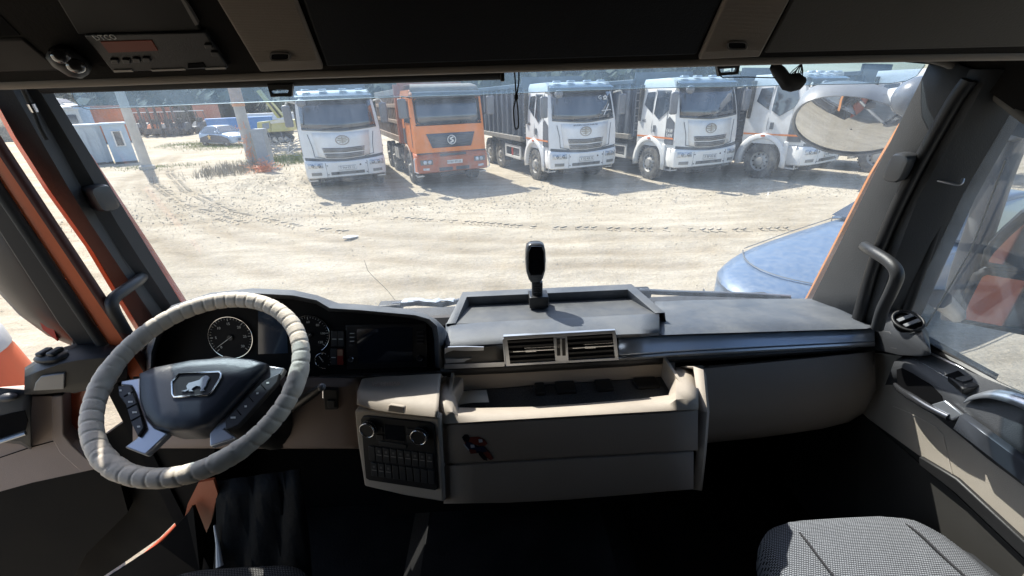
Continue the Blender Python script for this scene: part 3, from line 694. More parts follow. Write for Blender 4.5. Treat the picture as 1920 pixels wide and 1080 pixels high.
gauge(581, 627, 36.5, -60, 200, 30, ["0", "20", "40", "60", "80", "100", "120"], 222)
gauge(606, 676, 15, 60, 280, 10, [], 120, 0.0012)
gauge(387, 688, 13, 0, 360, 10, [], 200, 0.0010)
gauge(462, 685, 13, 0, 360, 10, [], 200, 0.0010)
plate("trip_display", [(484, 578), (536, 582), (540, 662), (484, 664)], CL, 0.0015, -0.001, mat("lcd_blue", (0.035, 0.055, 0.09), 0.08, spec=0.8), face)
# switch blocks
for (x0, y0, x1, y1) in ((620, 620, 645.5, 650), (619, 654, 644, 685)):
    sb = plate("switch_block", [(x0, y0), (x1, y0), (x1, y1), (x0, y1)], CL, 0.004, -0.002, BLACK, face, bevel=0.001)
    xm = (x0 + x1) / 2
    for k, (a, b) in enumerate(((x0 + 1, xm - 0.6), (xm + 0.6, x1 - 1))):
        hz = y0 > 650 and k == 1
        rk = plate("rocker_switch", [(a, y0 + 1), (b, y0 + 1), (b, y1 - 1), (a, y1 - 1)], CL, 0.009, 0.003, mat("hazard_red", (0.26, 0.03, 0.02), 0.4) if hz else BTN, sb, bevel=0.001)
        if hz: plate("lens", [(a + 0.5, y0 + 1.5), (b - 0.5, y0 + 1.5), (b - 0.5, y0 + 13), (a + 0.5, y0 + 13)], CL, 0.0098, 0.0088, mat("hazard_amber", (0.42, 0.25, 0.16), 0.3), rk)
        else: plate("indicator_line", [(a + 1.5, (y0 + y1) / 2 + 0.2), (b - 1.5, (y0 + y1) / 2 + 0.2), (b - 1.5, (y0 + y1) / 2 + 1.5), (a + 1.5, (y0 + y1) / 2 + 1.5)], CL, 0.0096, 0.0088, WHITEP, rk)
# radio
rd = plate("radio_unit", [(648, 610), (800, 606), (803, 688), (650, 693)], CL, 0.004, -0.004, mat("radio_black", (0.020, 0.020, 0.022), 0.35), face, bevel=0.002)
plate("screen", [(669, 617), (773, 613.5), (774, 679), (671, 682)], CL, 0.0055, 0.003, mat("screen_glass", (0.016, 0.020, 0.030), 0.05, spec=0.8), rd)
for k in range(4):
    y = 624 + k * 7.2
    plate("button", [(655, y), (665, y - 0.2), (665, y + 3.6), (655, y + 3.8)], CL, 0.009, 0.003, BTN, rd, bevel=0.0008)
    plate("button", [(782, y - 4), (795, y - 4.4), (795, y - 0.4), (782, y)], CL, 0.009, 0.003, BTN, rd, bevel=0.0008)
    if k in (0, 1, 2): plate("indicator_line", [(656, y + 0.8), (664, y + 0.6), (664, y + 1.8), (656, y + 2)], CL, 0.0094, 0.0088, WHITEP, rd)
for (x, y) in ((657, 674), (786.5, 672.5)):
    c = PP(x, y, CL, 0.010)
    k_ = obj("radio_knob", MB().cyl(c - CL[1] * 0.008, c, 0.0085, 20), BTN, rd, smooth=40)
    obj("knob_ring", MB().tube([c + (cu_ * math.cos(k / 20 * 2 * math.pi) + cv_ * math.sin(k / 20 * 2 * math.pi)) * 0.0082 for k in range(20)], 0.0009, 6, closed=True), CHROME, k_)
# low filler between hood and screen, left of the tray
rows = []
for x, Yf in ((640, 1.2), (720, 1.2), (800, 1.18), (836, 1.15)):
    y = interp(Sq[8:], x)
    rows.append([P(x, y, Y=1.39) + Vector((0, 0, -0.01)), P(x, y + 3, Y=1.33), P(x, y + 8, Y=1.24)])
obj("dash_top", MB().grid(rows), DASH, dash, smooth=40, solid=0.005)
# left end of the dash beside the hood
obj("dash_end", MB().prism([P(262, 655, Y=1.12), P(284, 640, Y=1.12), P(290, 720, Y=1.12), P(262, 735, Y=1.12)], (0, 0.2, 0)), DASH, dash, bevel=0.006)
# ================================================================ steering wheel
WC = Vector((-0.6927, 0.8354, 2.1399)); WA = RAD(60.08); WB = RAD(3.3)
WN = Vector((math.sin(WB) * math.cos(WA), -math.cos(WB) * math.cos(WA), math.sin(WA)))
WP = (WC, WN)
wx = Vector((1, 0, 0)); wx = (wx - WN * wx.dot(WN)).normalized(); wy = WN.cross(wx)
sw = thing("steering_wheel", "steering wheel in a stitched light grey leather cover, silver spokes and dark hub", "steering wheel", tuple(WC))
LEATHER = mat("grey_leather", (0.86, 0.76, 0.63), 0.6, bump=0.15, bscale=350, var=0.06, vscale=30, dirt=0.3, dirtcol=(0.52, 0.45, 0.37), dscale=14)
NS = 600; SEG = 50
crossz = [RAD(a) for a in (-18, 40, 160, 222, 262)]
# wrapped zones, by angle of the wheel plane: near the four spoke ends
wrap = []
for (px, py) in ((560, 712), (430, 860), (215, 862), (193, 712)):
    q = PP(px, py, WP); d = q - WC; wrap.append(math.atan2(d.dot(wy), d.dot(wx)))
def adiff(a, b): return abs((a - b + math.pi) % (2 * math.pi) - math.pi)
rows = []
for i in range(NS):
    a = 2 * math.pi * i / NS
    zone = max(0.0, 1 - min(adiff(a, q) for q in wrap) / 0.17)
    ph = (a / (2 * math.pi) * SEG) % 1.0
    bulge = abs(math.sin(math.pi * ph)) ** 0.45
    c = wx * math.cos(a) + wy * math.sin(a)
    row = []
    nr = 18
    for k in range(nr):
        b = 2 * math.pi * k / nr
        sk = 0.35 * math.sin(b)
        ph2 = ((a + sk * 0.05) / (2 * math.pi) * SEG) % 1.0
        bl_ = min(1.0, abs(math.sin(math.pi * ph2)) * 2.2) ** 0.5
        r = 0.0168 + 0.0028 * bl_
        if zone > 0:
            q = (a - [z for z in wrap if adiff(a, z) == min(adiff(a, y) for y in wrap)][0] + math.pi) % (2 * math.pi) - math.pi
            xx = abs(math.sin(b * 1.0 + q * 16)) * abs(math.sin(b - q * 16))
            r = lerp(r, 0.0178 + 0.0032 * min(1, xx * 3.0) ** 0.35, min(1, zone * 3))
        row.append(WC + c * (0.2155 + r * math.cos(b)) + WN * (r * 1.08 * math.sin(b)))
    rows.append(row)
rows.append(rows[0])
obj("rim_cover", MB().grid(rows, closed=True), LEATHER, sw, smooth=55)
ZO = lambda l: [(x / 2.842 + 150, y / 2.842 + 540) for x, y in l]
# silver spokes
sp_l = ZO([(216, 494), (318, 478), (326, 600), (352, 690), (400, 745), (470, 772), (400, 840), (345, 890), (285, 868), (235, 848), (300, 800), (348, 742), (330, 680), (292, 560), (272, 520), (214, 518)])
sp_r = ZO([(1000, 412), (1090, 425), (1075, 455), (1010, 520), (900, 640), (772, 752), (800, 770), (825, 800), (690, 845), (688, 775), (762, 690), (985, 445)])
SPOKE = mat("satin_spoke", (0.52, 0.55, 0.60), 0.3, metal=0.7, var=0.03)
plate("spoke", sp_l, WP, -0.006, -0.024, SPOKE, sw, bevel=0.003)
plate("spoke", sp_r, WP, -0.006, -0.024, SPOKE, sw, bevel=0.003)
PADM = mat("hub_plastic", (0.040, 0.045, 0.058), 0.30, bump=0.2, bscale=700)
hubpts = ZO([(320, 462), (400, 428), (600, 388), (800, 373), (930, 384), (1003, 405), (992, 440), (900, 540), (760, 690), (690, 740), (600, 766), (480, 768), (405, 745), (352, 682), (325, 600)])
# domed airbag pad
hc = Vector((0, 0, 0)); hp = [PP(x, y, WP, 0.0) for x, y in hubpts]
hc = sum(hp, Vector()) / len(hp)
rows = []
dense = []
for i in range(len(hp)):
    p, q = hp[i], hp[(i + 1) % len(hp)]
    for t in (0, 0.34, 0.67): dense.append(p.lerp(q, t))
for (s_, o_) in ((1.0, -0.05), (1.0, -0.004), (0.985, 0.006), (0.93, 0.012), (0.7, 0.017), (0.35, 0.019), (0.02, 0.0195)):
    rows.append([hc + (p - hc) * s_ + WN * o_ for p in dense])
pad = obj("hub_pad", MB().grid(rows, closed=True), PADM, sw, smooth=50)
EP = (WC + WN * 0.0175, WN)
em = ZO([(528, 458), (740, 446), (752, 456), (748, 480), (705, 548), (683, 570), (502, 582), (492, 566), (489, 500)])
ring = smoothpath([], 1) if False else [PP(x, y, EP, 0.004) for x, y in em]
ringd = []
for i in range(len(ring)):
    for t in (0, 0.5): ringd.append(ring[i].lerp(ring[(i + 1) % len(ring)], t))
eb = plate("emblem_plate", em, EP, 0.003, -0.004, BLACK, pad)
obj("emblem_frame", MB().tube(ringd, 0.0022, 6, closed=True), CHROME, pad, smooth=60)
lion = ZO([(540, 549), (572, 540), (566, 522), (578, 506), (604, 499), (636, 489), (650, 474), (668, 465), (680, 468), (690, 478), (682, 488), (674, 503), (668, 522), (655, 538), (664, 545), (640, 549), (645, 534), (638, 522), (618, 521), (602, 530), (592, 541), (604, 549), (578, 550), (584, 538), (576, 543), (560, 551)])
tri = bpy.data.meshes.new("tmp")
lm = MB(); lv = [PP(x, y, EP, 0.006) for x, y in lion]; lm.prism(lv, -WN * 0.003)
obj("lion_emblem", lm, mat("lion_silver", (0.62, 0.66, 0.72), 0.35, metal=0.2), pad)
# button pads
def pads(pts, cuts, syms):
    bp = plate("button_pad", ZO(pts), WP, 0.002, -0.012, mat("button_pad", (0.028, 0.030, 0.036), 0.45), sw, bevel=0.002)
    for c_ in cuts: plate("joint", ZO(c_), WP, 0.0028, 0.0, SOFT, bp)
    for (x, y, w_) in syms: plate("symbol", ZO([(x - w_, y - 4), (x + w_, y - 5), (x + w_, y + 4), (x - w_, y + 5)]), WP, 0.0030, 0.001, WHITEP, bp)
pads([(200, 522), (262, 514), (284, 560), (326, 680), (342, 742), (307, 792), (272, 720), (242, 620), (205, 572)],
     [[(232, 575), (280, 550), (282, 554), (234, 580)], [(246, 640), (302, 612), (304, 617), (248, 646)], [(270, 705), (324, 675), (326, 680), (272, 711)]],
     [(215, 545, 6), (262, 562, 6), (268, 606, 12), (290, 662, 12), (312, 738, 8)])
pads([(1062, 452), (1052, 500), (940, 622), (842, 732), (775, 755), (772, 702), (870, 600), (985, 490)],
     [[(900, 575), (925, 605), (921, 608), (896, 579)], [(835, 645), (860, 675), (856, 679), (831, 649)], [(965, 510), (990, 540), (986, 543), (961, 514)]],
     [(1000, 505, 7), (945, 560, 6), (882, 630, 6), (815, 690, 13)])
# column shroud and stalks
cs = MB(); ax = -WN
cs.tube([WC - WN * 0.04, WC - WN * 0.10, WC - WN * 0.30 + Vector((0, 0.08, -0.06))], [0.075, 0.085, 0.09], 20)
obj("column_shroud", cs, BLACK, sw, smooth=50)
st = [P(545, 765, Y=0.92), P(565, 752, Y=0.90), P(590, 735, Y=0.885), P(603, 726, Y=0.88)]
obj("stalk", MB().tube(st, [0.012, 0.013, 0.011, 0.009], 12), BLACK, sw, smooth=50)
obj("stalk_knob", MB().ball(st[-1], 0.010), mat("knob_grey", (0.12, 0.12, 0.13), 0.3), sw, smooth=60)
obj("ignition_ring", MB().tube([P(606 + 0, 722 + k * 6, Y=0.94) for k in range(5)], 0.002, 6), CHROME, sw)
# ================================================================ right door
rdr = thing("passenger_door", "closed passenger door with beige panel, dark armrest and silver pull handle", "door", (1.20, 0.5, 1.1))
RDP = plane((1.20, 0.6, 2.0), (-1, 0, 0))
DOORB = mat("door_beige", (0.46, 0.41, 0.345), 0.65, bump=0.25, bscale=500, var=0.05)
ARM = mat("armrest_plastic", (0.055, 0.057, 0.062), 0.42, bump=0.2, bscale=500)
# lower panel in beige
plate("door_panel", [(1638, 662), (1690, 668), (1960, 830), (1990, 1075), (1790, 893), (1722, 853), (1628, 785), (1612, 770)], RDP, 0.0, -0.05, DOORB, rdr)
plate("door_pocket_edge", [(1722, 855), (1792, 897), (1990, 1080), (1990, 1115), (1790, 925), (1722, 872)], RDP, 0.012, -0.04, BLACK, rdr, bevel=0.004)
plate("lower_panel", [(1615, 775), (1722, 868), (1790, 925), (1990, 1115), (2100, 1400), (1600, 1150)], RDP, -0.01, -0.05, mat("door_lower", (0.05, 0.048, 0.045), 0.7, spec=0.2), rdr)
# stitched insert line
ln = [(1675, 762), (1700, 772), (1755, 800), (1768, 815), (1785, 888)]
obj("insert_seam", MB().tube([PP(x, y, RDP, 0.001) for x, y in ln], 0.0016, 6), mat("seam", (0.55, 0.50, 0.43), 0.7), rdr)
# armrest body: top face and front face
def RX(x, y, X): return P(x, y, X=X)
am = MB()
top_in = [(1678, 678), (1700, 676), (1760, 720), (1830, 770), (1880, 808), (1960, 862)]
top_out = [(1700, 664), (1745, 665), (1800, 690), (1860, 716), (1925, 742), (1990, 770)]
rows = []
for (a, b) in zip(top_in, top_out):
    rows.append([RX(*a, 1.1625) + Vector((0, 0, -0.085)), RX(*a, 1.1610) + Vector((0, 0, -0.02)), RX(*a, 1.1650), RX(*b, 1.2000), RX(*b, 1.2100) + Vector((0, 0, -0.05))])
ar = obj("armrest", MB().grid(rows), ARM, rdr, smooth=40, solid=0.004)
AP = plane((1.159, 0.8, 2.0), (-1, 0, 0))
plate("pull_recess", [(1681, 693), (1690, 690), (1710, 700), (1745, 722), (1765, 742), (1768, 756), (1740, 755), (1705, 745), (1683, 725)], AP, 0.002, -0.01, SOFT, ar)
hb = [P(1678, 720, X=1.1575), P(1690, 732, X=1.1500), P(1715, 748, X=1.1425), P(1745, 766, X=1.1400), P(1780, 783, X=1.1425)]
obj("pull_bar", MB().tube(smoothpath(hb, 5), [0.005 + 0.006 * min(1, k / 8) for k in range(21)], 10), mat("dark_chrome", (0.16, 0.165, 0.18), 0.2, metal=0.8), rdr, smooth=60)
obj("door_lever", MB().prism([P(1745, 758, X=1.1400), P(1771, 750, X=1.1425), P(1806, 778, X=1.1450), P(1782, 788, X=1.1410)], (0.012, 0.0, -0.004)), SPOKE, rdr, bevel=0.003)
gb = [P(1788, 784, X=1.1425), P(1808, 782, X=1.1450), P(1860, 820, X=1.1450), P(1930, 872, X=1.1450), P(2000, 925, X=1.1450)]
rows = []
for q in gb[0:1] + gb[1:]:
    rows.append([q + Vector((0.0, 0, 0.012)), q + Vector((-0.012, 0, 0.004)), q + Vector((-0.012, 0, -0.035)), q + Vector((0.01, 0, -0.05)), q + Vector((0.05, 0, -0.05))])
obj("arm_trim", MB().grid(rows[1:]), mat("arm_trim", (0.10, 0.11, 0.13), 0.25, metal=0.5), rdr, smooth=50, solid=0.004)
# silver arch handle on top
ah = [P(1826, 748, X=1.1800), P(1840, 742, X=1.1775), P(1870, 738, X=1.1775), P(1905, 745, X=1.1775), P(1940, 758, X=1.1775), P(1990, 785, X=1.1775)]
rows = []
for q in smoothpath(ah, 4):
    rows.append([q + Vector((-0.022, 0, -0.012)), q + Vector((-0.016, 0, 0.004)), q + Vector((0, 0, 0.010)), q + Vector((0.016, 0, 0.004)), q + Vector((0.022, 0, -0.010))])
obj("arch_handle", MB().grid(rows), SPOKE, rdr, smooth=60, solid=0.003)
sw_t = plane(P(1800, 712, X=1.1850), (-0.35, 0, 1))
plate("window_switch", [(1776, 704), (1800, 696), (1850, 712), (1846, 722), (1805, 730), (1800, 724)], sw_t, 0.010, -0.01, BLACK, rdr, bevel=0.003)
plate("switch_key", [(1790, 708), (1815, 702), (1834, 708), (1806, 716)], sw_t, 0.014, 0.006, BTN, rdr, bevel=0.002)
plate("switch_well", [(1772, 703), (1798, 694), (1818, 700), (1790, 711)], sw_t, 0.0105, 0.008, SOFT, rdr)
obj("seam_line", MB().tube([P(1717, 674, X=1.1750), P(1800, 722, X=1.1750)], 0.0015, 5), SILVER, rdr)
# window sill seal
wl = [P(1742, 655, X=1.215), P(1800, 682, X=1.215), P(1870, 720, X=1.215), P(1990, 775, X=1.215)]
obj("sill_seal", MB().tube(wl, 0.008, 6), BLACK, rdr)
obj("sill_trim", MB().tube([q + Vector((-0.012, 0, -0.004)) for q in wl], 0.004, 6), SILVER, rdr)
# end cap with demister vent
cap = MB()
c0 = [(1604, 584), (1640, 578), (1690, 583), (1720, 598), (1738, 622)]
c1 = [(1637, 612), (1660, 612), (1700, 622), (1735, 640), (1744, 655)]
c2 = [(1640, 655), (1660, 658), (1685, 664), (1725, 667), (1744, 664)]
rows = []
for a, b, c in zip(c0, c1, c2):
    rows.append([P(*a, X=1.20) if a[0] > 1680 else P(*a, X=1.1750), P(*lerp(Vector(a), Vector(b), 0.6), X=1.1700), P(*b, X=1.1575), P(*lerp(Vector(b), Vector(c), 0.5), X=1.1525), P(*c, X=1.1550), P(*c, X=1.1950)])
capo = obj("vent_cap", MB().grid(rows), ARM, rdr, smooth=55, solid=0.004)
cv = P(1702, 606, X=1.1710)
vn = Vector((-0.45, -0.25, 0.86)).normalized(); vu = Vector((0, 1, 0)); vu = (vu - vn * vu.dot(vn)).normalized(); vv = vn.cross(vu)
obj("vent_ring", MB().tube([cv + vn * 0.012 + vu * 0.038 * math.cos(k / 28 * 2 * math.pi) + vv * 0.030 * math.sin(k / 28 * 2 * math.pi) for k in range(28)], 0.004, 8, closed=True), BLACK, capo, smooth=60)
obj("vent_core", MB().prism([cv + vn * 0.006 + vu * 0.036 * math.cos(k / 28 * 2 * math.pi) + vv * 0.028 * math.sin(k / 28 * 2 * math.pi) for k in range(28)], -vn * 0.02), SOFT, capo)
for s_ in (-0.012, 0.010):
    obj("vent_blade", MB().prism([cv + vn * 0.016 + vu * (s_ - 0.006) + vv * -0.02, cv + vn * 0.016 + vu * (s_ + 0.004) + vv * -0.02, cv + vn * 0.016 + vu * (s_ + 0.006) + vv * 0.02, cv + vn * 0.016 + vu * (s_ - 0.004) + vv * 0.02], -vn * 0.003), SILVER, capo)
obj("cap_trim", MB().prism([P(1641, 618, X=1.1540), P(1668, 622, X=1.1530), P(1686, 650, X=1.1520), P(1680, 655, X=1.1520), P(1641, 645, X=1.1530)], (0.004, 0, 0)), mat("cap_trim", (0.13, 0.13, 0.13), 0.4, metal=0.3), capo, bevel=0.001)
# window glass and frame
SG = glass_mat("side_glass", (0.74, 0.80, 0.85), 0.19, (0.60, 0.68, 0.76), refl=1.6, streak=(2, 4, 2), dvar=0.6)
wg = MB().grid([[Vector((1.225 + 0.03 * (z - 2.1), y, z)) for y in (1.14, 0.8, 0.4, -0.02)] for z in (2.02, 2.4, 2.7, 2.98)])
obj("window_glass", wg, SG, rdr, smooth=60)
wf = [P(1700, 582, X=1.215), P(1782, 360, X=1.215), P(1866, 205, X=1.215), P(1890, 175, X=1.215), P(1960, 140, X=1.215), P(2100, 110, X=1.215)]
obj("window_frame", MB().tube(smoothpath(wf, 4), 0.012, 8), RUBBER, rdr, smooth=60)
obj("window_bead", MB().tube([P(1737, 612, X=1.222), P(1820, 470, X=1.222), P(1886, 300, X=1.222)], 0.0022, 6), mat("bead_grey", (0.45, 0.46, 0.46), 0.4), rdr)
obj("rear_panel", MB().bx(1.205, 1.252, 0.225, 0.60, 1.05, 2.03), DOORB, rdr)
obj("door_skin", MB().bx(1.258, 1.28, 0.22, 1.12, 1.0, 1.92), ORANGE, rdr)
# thin hook handle on the frame
hk = [P(1735, 368, X=1.17), P(1741, 346, X=1.165), P(1752, 338, X=1.165), P(1797, 346, X=1.19), P(1806, 335, X=1.20)]
obj("hook", MB().tube(smoothpath(hk, 5), 0.0035, 8), SILVER, rdr, smooth=60)
obj("hook_end", MB().tube([P(1730, 372, X=1.172), P(1741, 350, X=1.168)], 0.008, 8), BLACK, rdr, smooth=60)
# ================================================================ left door, standing open
ldr = thing("driver_door", "driver's door standing open, mauve beige panel, dark armrest and orange frame edge", "door", (-1.2, 1.04, 1.1))
LD = plane((-1.2, 1.04, 2.0), (0.35, -0.937, 0))
plate("door_panel", [(-120, 752), (60, 744), (117, 742), (119, 815), (135, 835), (172, 868), (176, 880), (60, 905), (-120, 955)], LD, 0.0, -0.05, mat("door_mauve", (0.38, 0.30, 0.265), 0.65, bump=0.25, bscale=500), ldr)
plate("front_bevel", [(96, 744), (117, 742), (119, 815), (135, 835), (172, 868), (176, 880), (150, 884), (112, 850), (96, 822)], LD, 0.006, 0.0, MATS["door_mauve"], ldr, bevel=0.003)
obj("panel_seam", MB().tube([PP(x, y, LD, 0.001) for x, y in ((-60, 872), (0, 858), (60, 838), (112, 824))], 0.0015, 5), SOFT, ldr)
plate("lower_panel", [(-120, 955), (60, 905), (178, 880), (225, 905), (240, 960), (160, 1040), (80, 1200), (-120, 1250)], LD, 0.0, -0.05, mat("door_lower_left", (0.006, 0.0063, 0.0075), 0.55, spec=0.12), ldr)
al = MB()
rows = []
for a, b in (((-100, 800), (-100, 730)), ((0, 742), (0, 728)), ((40, 738), (45, 732)), ((58, 744), (60, 742))):
    rows.append([PP(*b, LD, -0.0), PP(*b, LD, 0.035), PP(a[0], b[1] + 30, LD, 0.05), PP(a[0], b[1] + 95, LD, 0.05), PP(a[0], b[1] + 100, LD, 0.0)])
arl = obj("armrest", MB().grid(rows), ARM, ldr, smooth=40, solid=0.004)
plate("pull_recess", [(-60, 795), (20, 775), (46, 770), (52, 790), (48, 806), (0, 822), (-60, 842)], LD, 0.054, 0.04, SOFT, arl)
obj("pull_bar", MB().tube([PP(-60, 848, LD, 0.055), PP(0, 828, LD, 0.06), PP(48, 812, LD, 0.052)], 0.006, 8), SILVER, ldr)
obj("mirror_switch", MB().ball(PP(12, 745, LD, 0.045), (0.028, 0.014, 0.012)), ARM, ldr, smooth=60)
# vent cap
k0 = [(48, 690), (75, 672), (110, 655), (150, 643), (205, 640), (240, 650)]
k2 = [(46, 738), (80, 738), (118, 734), (140, 736), (165, 730), (238, 712)]
rows = []
for a, b in zip(k0, k2):
    rows.append([PP(*a, LD, -0.03), PP(*lerp(Vector(a), Vector(b), 0.12), LD, 0.02), PP(*lerp(Vector(a), Vector(b), 0.35), LD, 0.05), PP(*lerp(Vector(a), Vector(b), 0.8), LD, 0.05), PP(*b, LD, 0.045), PP(*b, LD, -0.02)])
lcap = obj("vent_cap", MB().grid(rows), BLACK, ldr, smooth=55, solid=0.004)
obj("vent_dome", MB().ball(PP(100, 668, LD, 0.015), (0.045, 0.03, 0.014)), BLACK, lcap, smooth=60)
for s_ in (-0.02, 0.008): obj("vent_blade", MB().box(PP(100, 664, LD, 0.02) + Vector((s_, 0, 0.008)), (0.018, 0.035, 0.012)), ARM, lcap, bevel=0.004)
plate("cap_trim", [(62, 733), (66, 718), (76, 706), (104, 702), (121, 700), (120, 730)], LD, 0.058, 0.045, mat("cap_trim_left", (0.33, 0.32, 0.31), 0.4, metal=0.3), lcap, bevel=0.002)
# orange front frame of the door and its seal
fa = [(-70, 205), (0, 312), (60, 402), (140, 522), (200, 612), (252, 692), (275, 735)]
mb = MB()
for (x0, y0), (x1, y1) in zip(fa, fa[1:]):
    mb.prism([PP(x0 - 18, y0, LD, 0.0), PP(x0 + 14, y0 - 4, LD, 0.0), PP(x1 + 13, y1 - 4, LD, 0.0), PP(x1 - 16, y1, LD, 0.0)], LD[1] * -0.03)
obj("window_frame", mb, mat("orange_frame_paint", (0.85, 0.19, 0.07), 0.35, coat=0.4), ldr)  # cab orange brightened to make up for the shade on this frame
obj("frame_seal", MB().tube([PP(x + 17, y - 10, LD, -0.01) for x, y in fa], 0.012, 8), mat("seal_maroon", (0.07, 0.022, 0.018), 0.55), ldr, smooth=60)
obj("frame_seal", MB().tube([PP(x - 26, y + 8, LD, 0.004) for x, y in fa], 0.012, 8), RUBBER, ldr, smooth=60)
plate("inner_frame", [(-70, 225), (-20, 300), (60, 425), (140, 545), (200, 632), (225, 690), (180, 690), (110, 610), (20, 470), (-70, 330)], LD, -0.012, -0.03, mat("inner_frame", (0.03, 0.027, 0.027), 0.5), ldr, bevel=0.004)
obj("door_skin", MB().prism([PP(-160, 745, LD, -0.052), PP(165, 720, LD, -0.052), PP(165, 900, LD, -0.052), PP(-160, 1250, LD, -0.052)], LD[1] * -0.02), ORANGE, ldr)
# mirror housing on the door, outside
mm = MB(); rows = []
MP = plane(LD[0] - LD[1] * 0.22, LD[1])
for (x0, x1, y, o_) in ((-80, -40, 250, 0), (-90, 20, 330, 0.03), (-95, 60, 400, 0.05), (-60, 105, 470, 0.06), (-20, 135, 530, 0.06), (35, 160, 590, 0.05), (90, 168, 630, 0.03), (130, 165, 645, 0)):
    xm = (x0 + x1) / 2; hw = (x1 - x0) / 2; r = []
    for k in range(12):
        an = 2 * math.pi * k / 12
        r.append(PP(xm + hw * math.cos(an), y + 4 * math.sin(an), MP, 0.0 + (o_ + 0.02) * math.sin(an)))
    rows.append(r)
mh = thing("door_mirror", "large dark mirror housing outside the driver's door window", "mirror", tuple(MP[0]))
obj("housing", mm.grid(rows, closed=True), mat("mirror_housing", (0.05, 0.046, 0.045), 0.35), mh, smooth=60)
obj("reflector", MB().prism([PP(70, 590, MP, 0.055), PP(95, 600, MP, 0.055), PP(108, 640, MP, 0.05), PP(80, 618, MP, 0.05)], MP[1] * -0.01), mat("mirror_red", (0.4, 0.06, 0.05), 0.3), mh)
obj("bracket", MB().tube([PP(150, 640, MP, 0.02), PP(160, 690, LD, -0.06)], 0.02, 8), BLACK, mh)
# rounded orange and grey thing of unknown kind beyond the door
bx_ = P(-10, 720, Z=1.35)
brl = thing("barrel", "rounded orange barrel with a grey top standing outside the driver's door", "barrel", (bx_.x - 0.25, bx_.y, 0.0))
bb = Vector((bx_.x - 0.25, bx_.y, 0))
obj("drum", MB().lathe([(0.0, 0.0), (0.30, 0.0), (0.33, 0.1), (0.34, 0.7), (0.335, 1.2), (0.30, 1.48), (0.285, 1.52)], bb, 'Z', 28), mat("barrel_orange", (0.70, 0.13, 0.05), 0.4), brl, smooth=50)
obj("band", MB().lathe([(0.287, 1.50), (0.30, 1.51), (0.295, 1.60), (0.27, 1.62)], bb, 'Z', 28), mat("barrel_grey", (0.5, 0.5, 0.5), 0.5), brl, smooth=50)
obj("lid", MB().lathe([(0.268, 1.61), (0.255, 1.70), (0.20, 1.80), (0.0, 1.83)], bb, 'Z', 28), MATS["barrel_grey"], brl, smooth=50)
# ================================================================ footwell on the left
obj("hinge_pillar", MB().prism([P(150, 850, Y=1.06), P(262, 770, Y=1.06), P(420, 770, Y=1.06), P(392, 890, Y=1.06), P(366, 935, Y=1.06), P(340, 968, Y=1.06), P(300, 1008, Y=1.06), P(240, 1050, Y=1.06), P(150, 1110, Y=1.06), P(60, 1110, Y=1.06)], (0, 0.05, 0)), mat("hinge_pillar", (0.004, 0.0042, 0.005), 0.7, spec=0.1), cab)
obj("door_sill", MB().tube(smoothpath([P(215, 1090, Z=1.10), P(262, 1050, Z=1.10), P(305, 1012, Z=1.12), P(340, 975, Z=1.14), P(368, 935, Z=1.18), P(375, 905, Z=1.24), P(370, 880, Z=1.34)], 5), 0.011, 8), mat("sill_orange", (0.45, 0.075, 0.025), 0.35), cab, smooth=60)
obj("step_panel", MB().prism([P(372, 905, Y=0.98), P(400, 900, Y=0.98), P(408, 925, Y=0.98), P(396, 978, Y=0.98), P(384, 1004, Y=0.98), P(362, 945, Y=0.98), P(345, 975, Y=0.98), P(352, 945, Y=0.98)], (0, 0.01, 0)), mat("step_orange", (0.42, 0.085, 0.03), 0.4), cab)
rows = []
for i_ in range(15):
    u = i_ / 14
    rows.append([P(lerp(lerp(404, 560, u), lerp(398, 585, u), v) + 5 * math.sin(u * 19 + v * 3), lerp(lerp(902, 880, u), 1085, v), Y=lerp(1.0, 0.86, v) + 0.006 * math.sin(u * 17 + v * 4) + 0.003 * math.sin(u * 47 + v * 9)) for v in (0, 0.2, 0.4, 0.6, 0.8, 1)])
obj("rubber_apron", MB().grid(rows), mat("kick_panel", (0.007, 0.008, 0.009), 0.65, spec=0.12, dirt=0.5, dirtcol=(0.022, 0.020, 0.018), dscale=12, bump=0.5, bscale=60), cab, smooth=60, solid=0.004)
obj("side_liner", MB().prism([P(200, 1085, Y=0.86), P(300, 1020, Y=0.90), P(350, 965, Y=0.95), P(362, 950, Y=0.96), P(384, 1006, Y=0.94), P(375, 1075, Y=0.88), P(330, 1110, Y=0.85)], (0, 0.01, 0)), mat("side_liner", (0.008, 0.007, 0.007), 0.6, spec=0.12), cab)
obj("drain_strip", MB().tube([P(402, 985, Y=0.93), P(408, 1020, Y=0.90), P(412, 1062, Y=0.86)], [0.003, 0.005, 0.010], 8), WHITEP, cab)
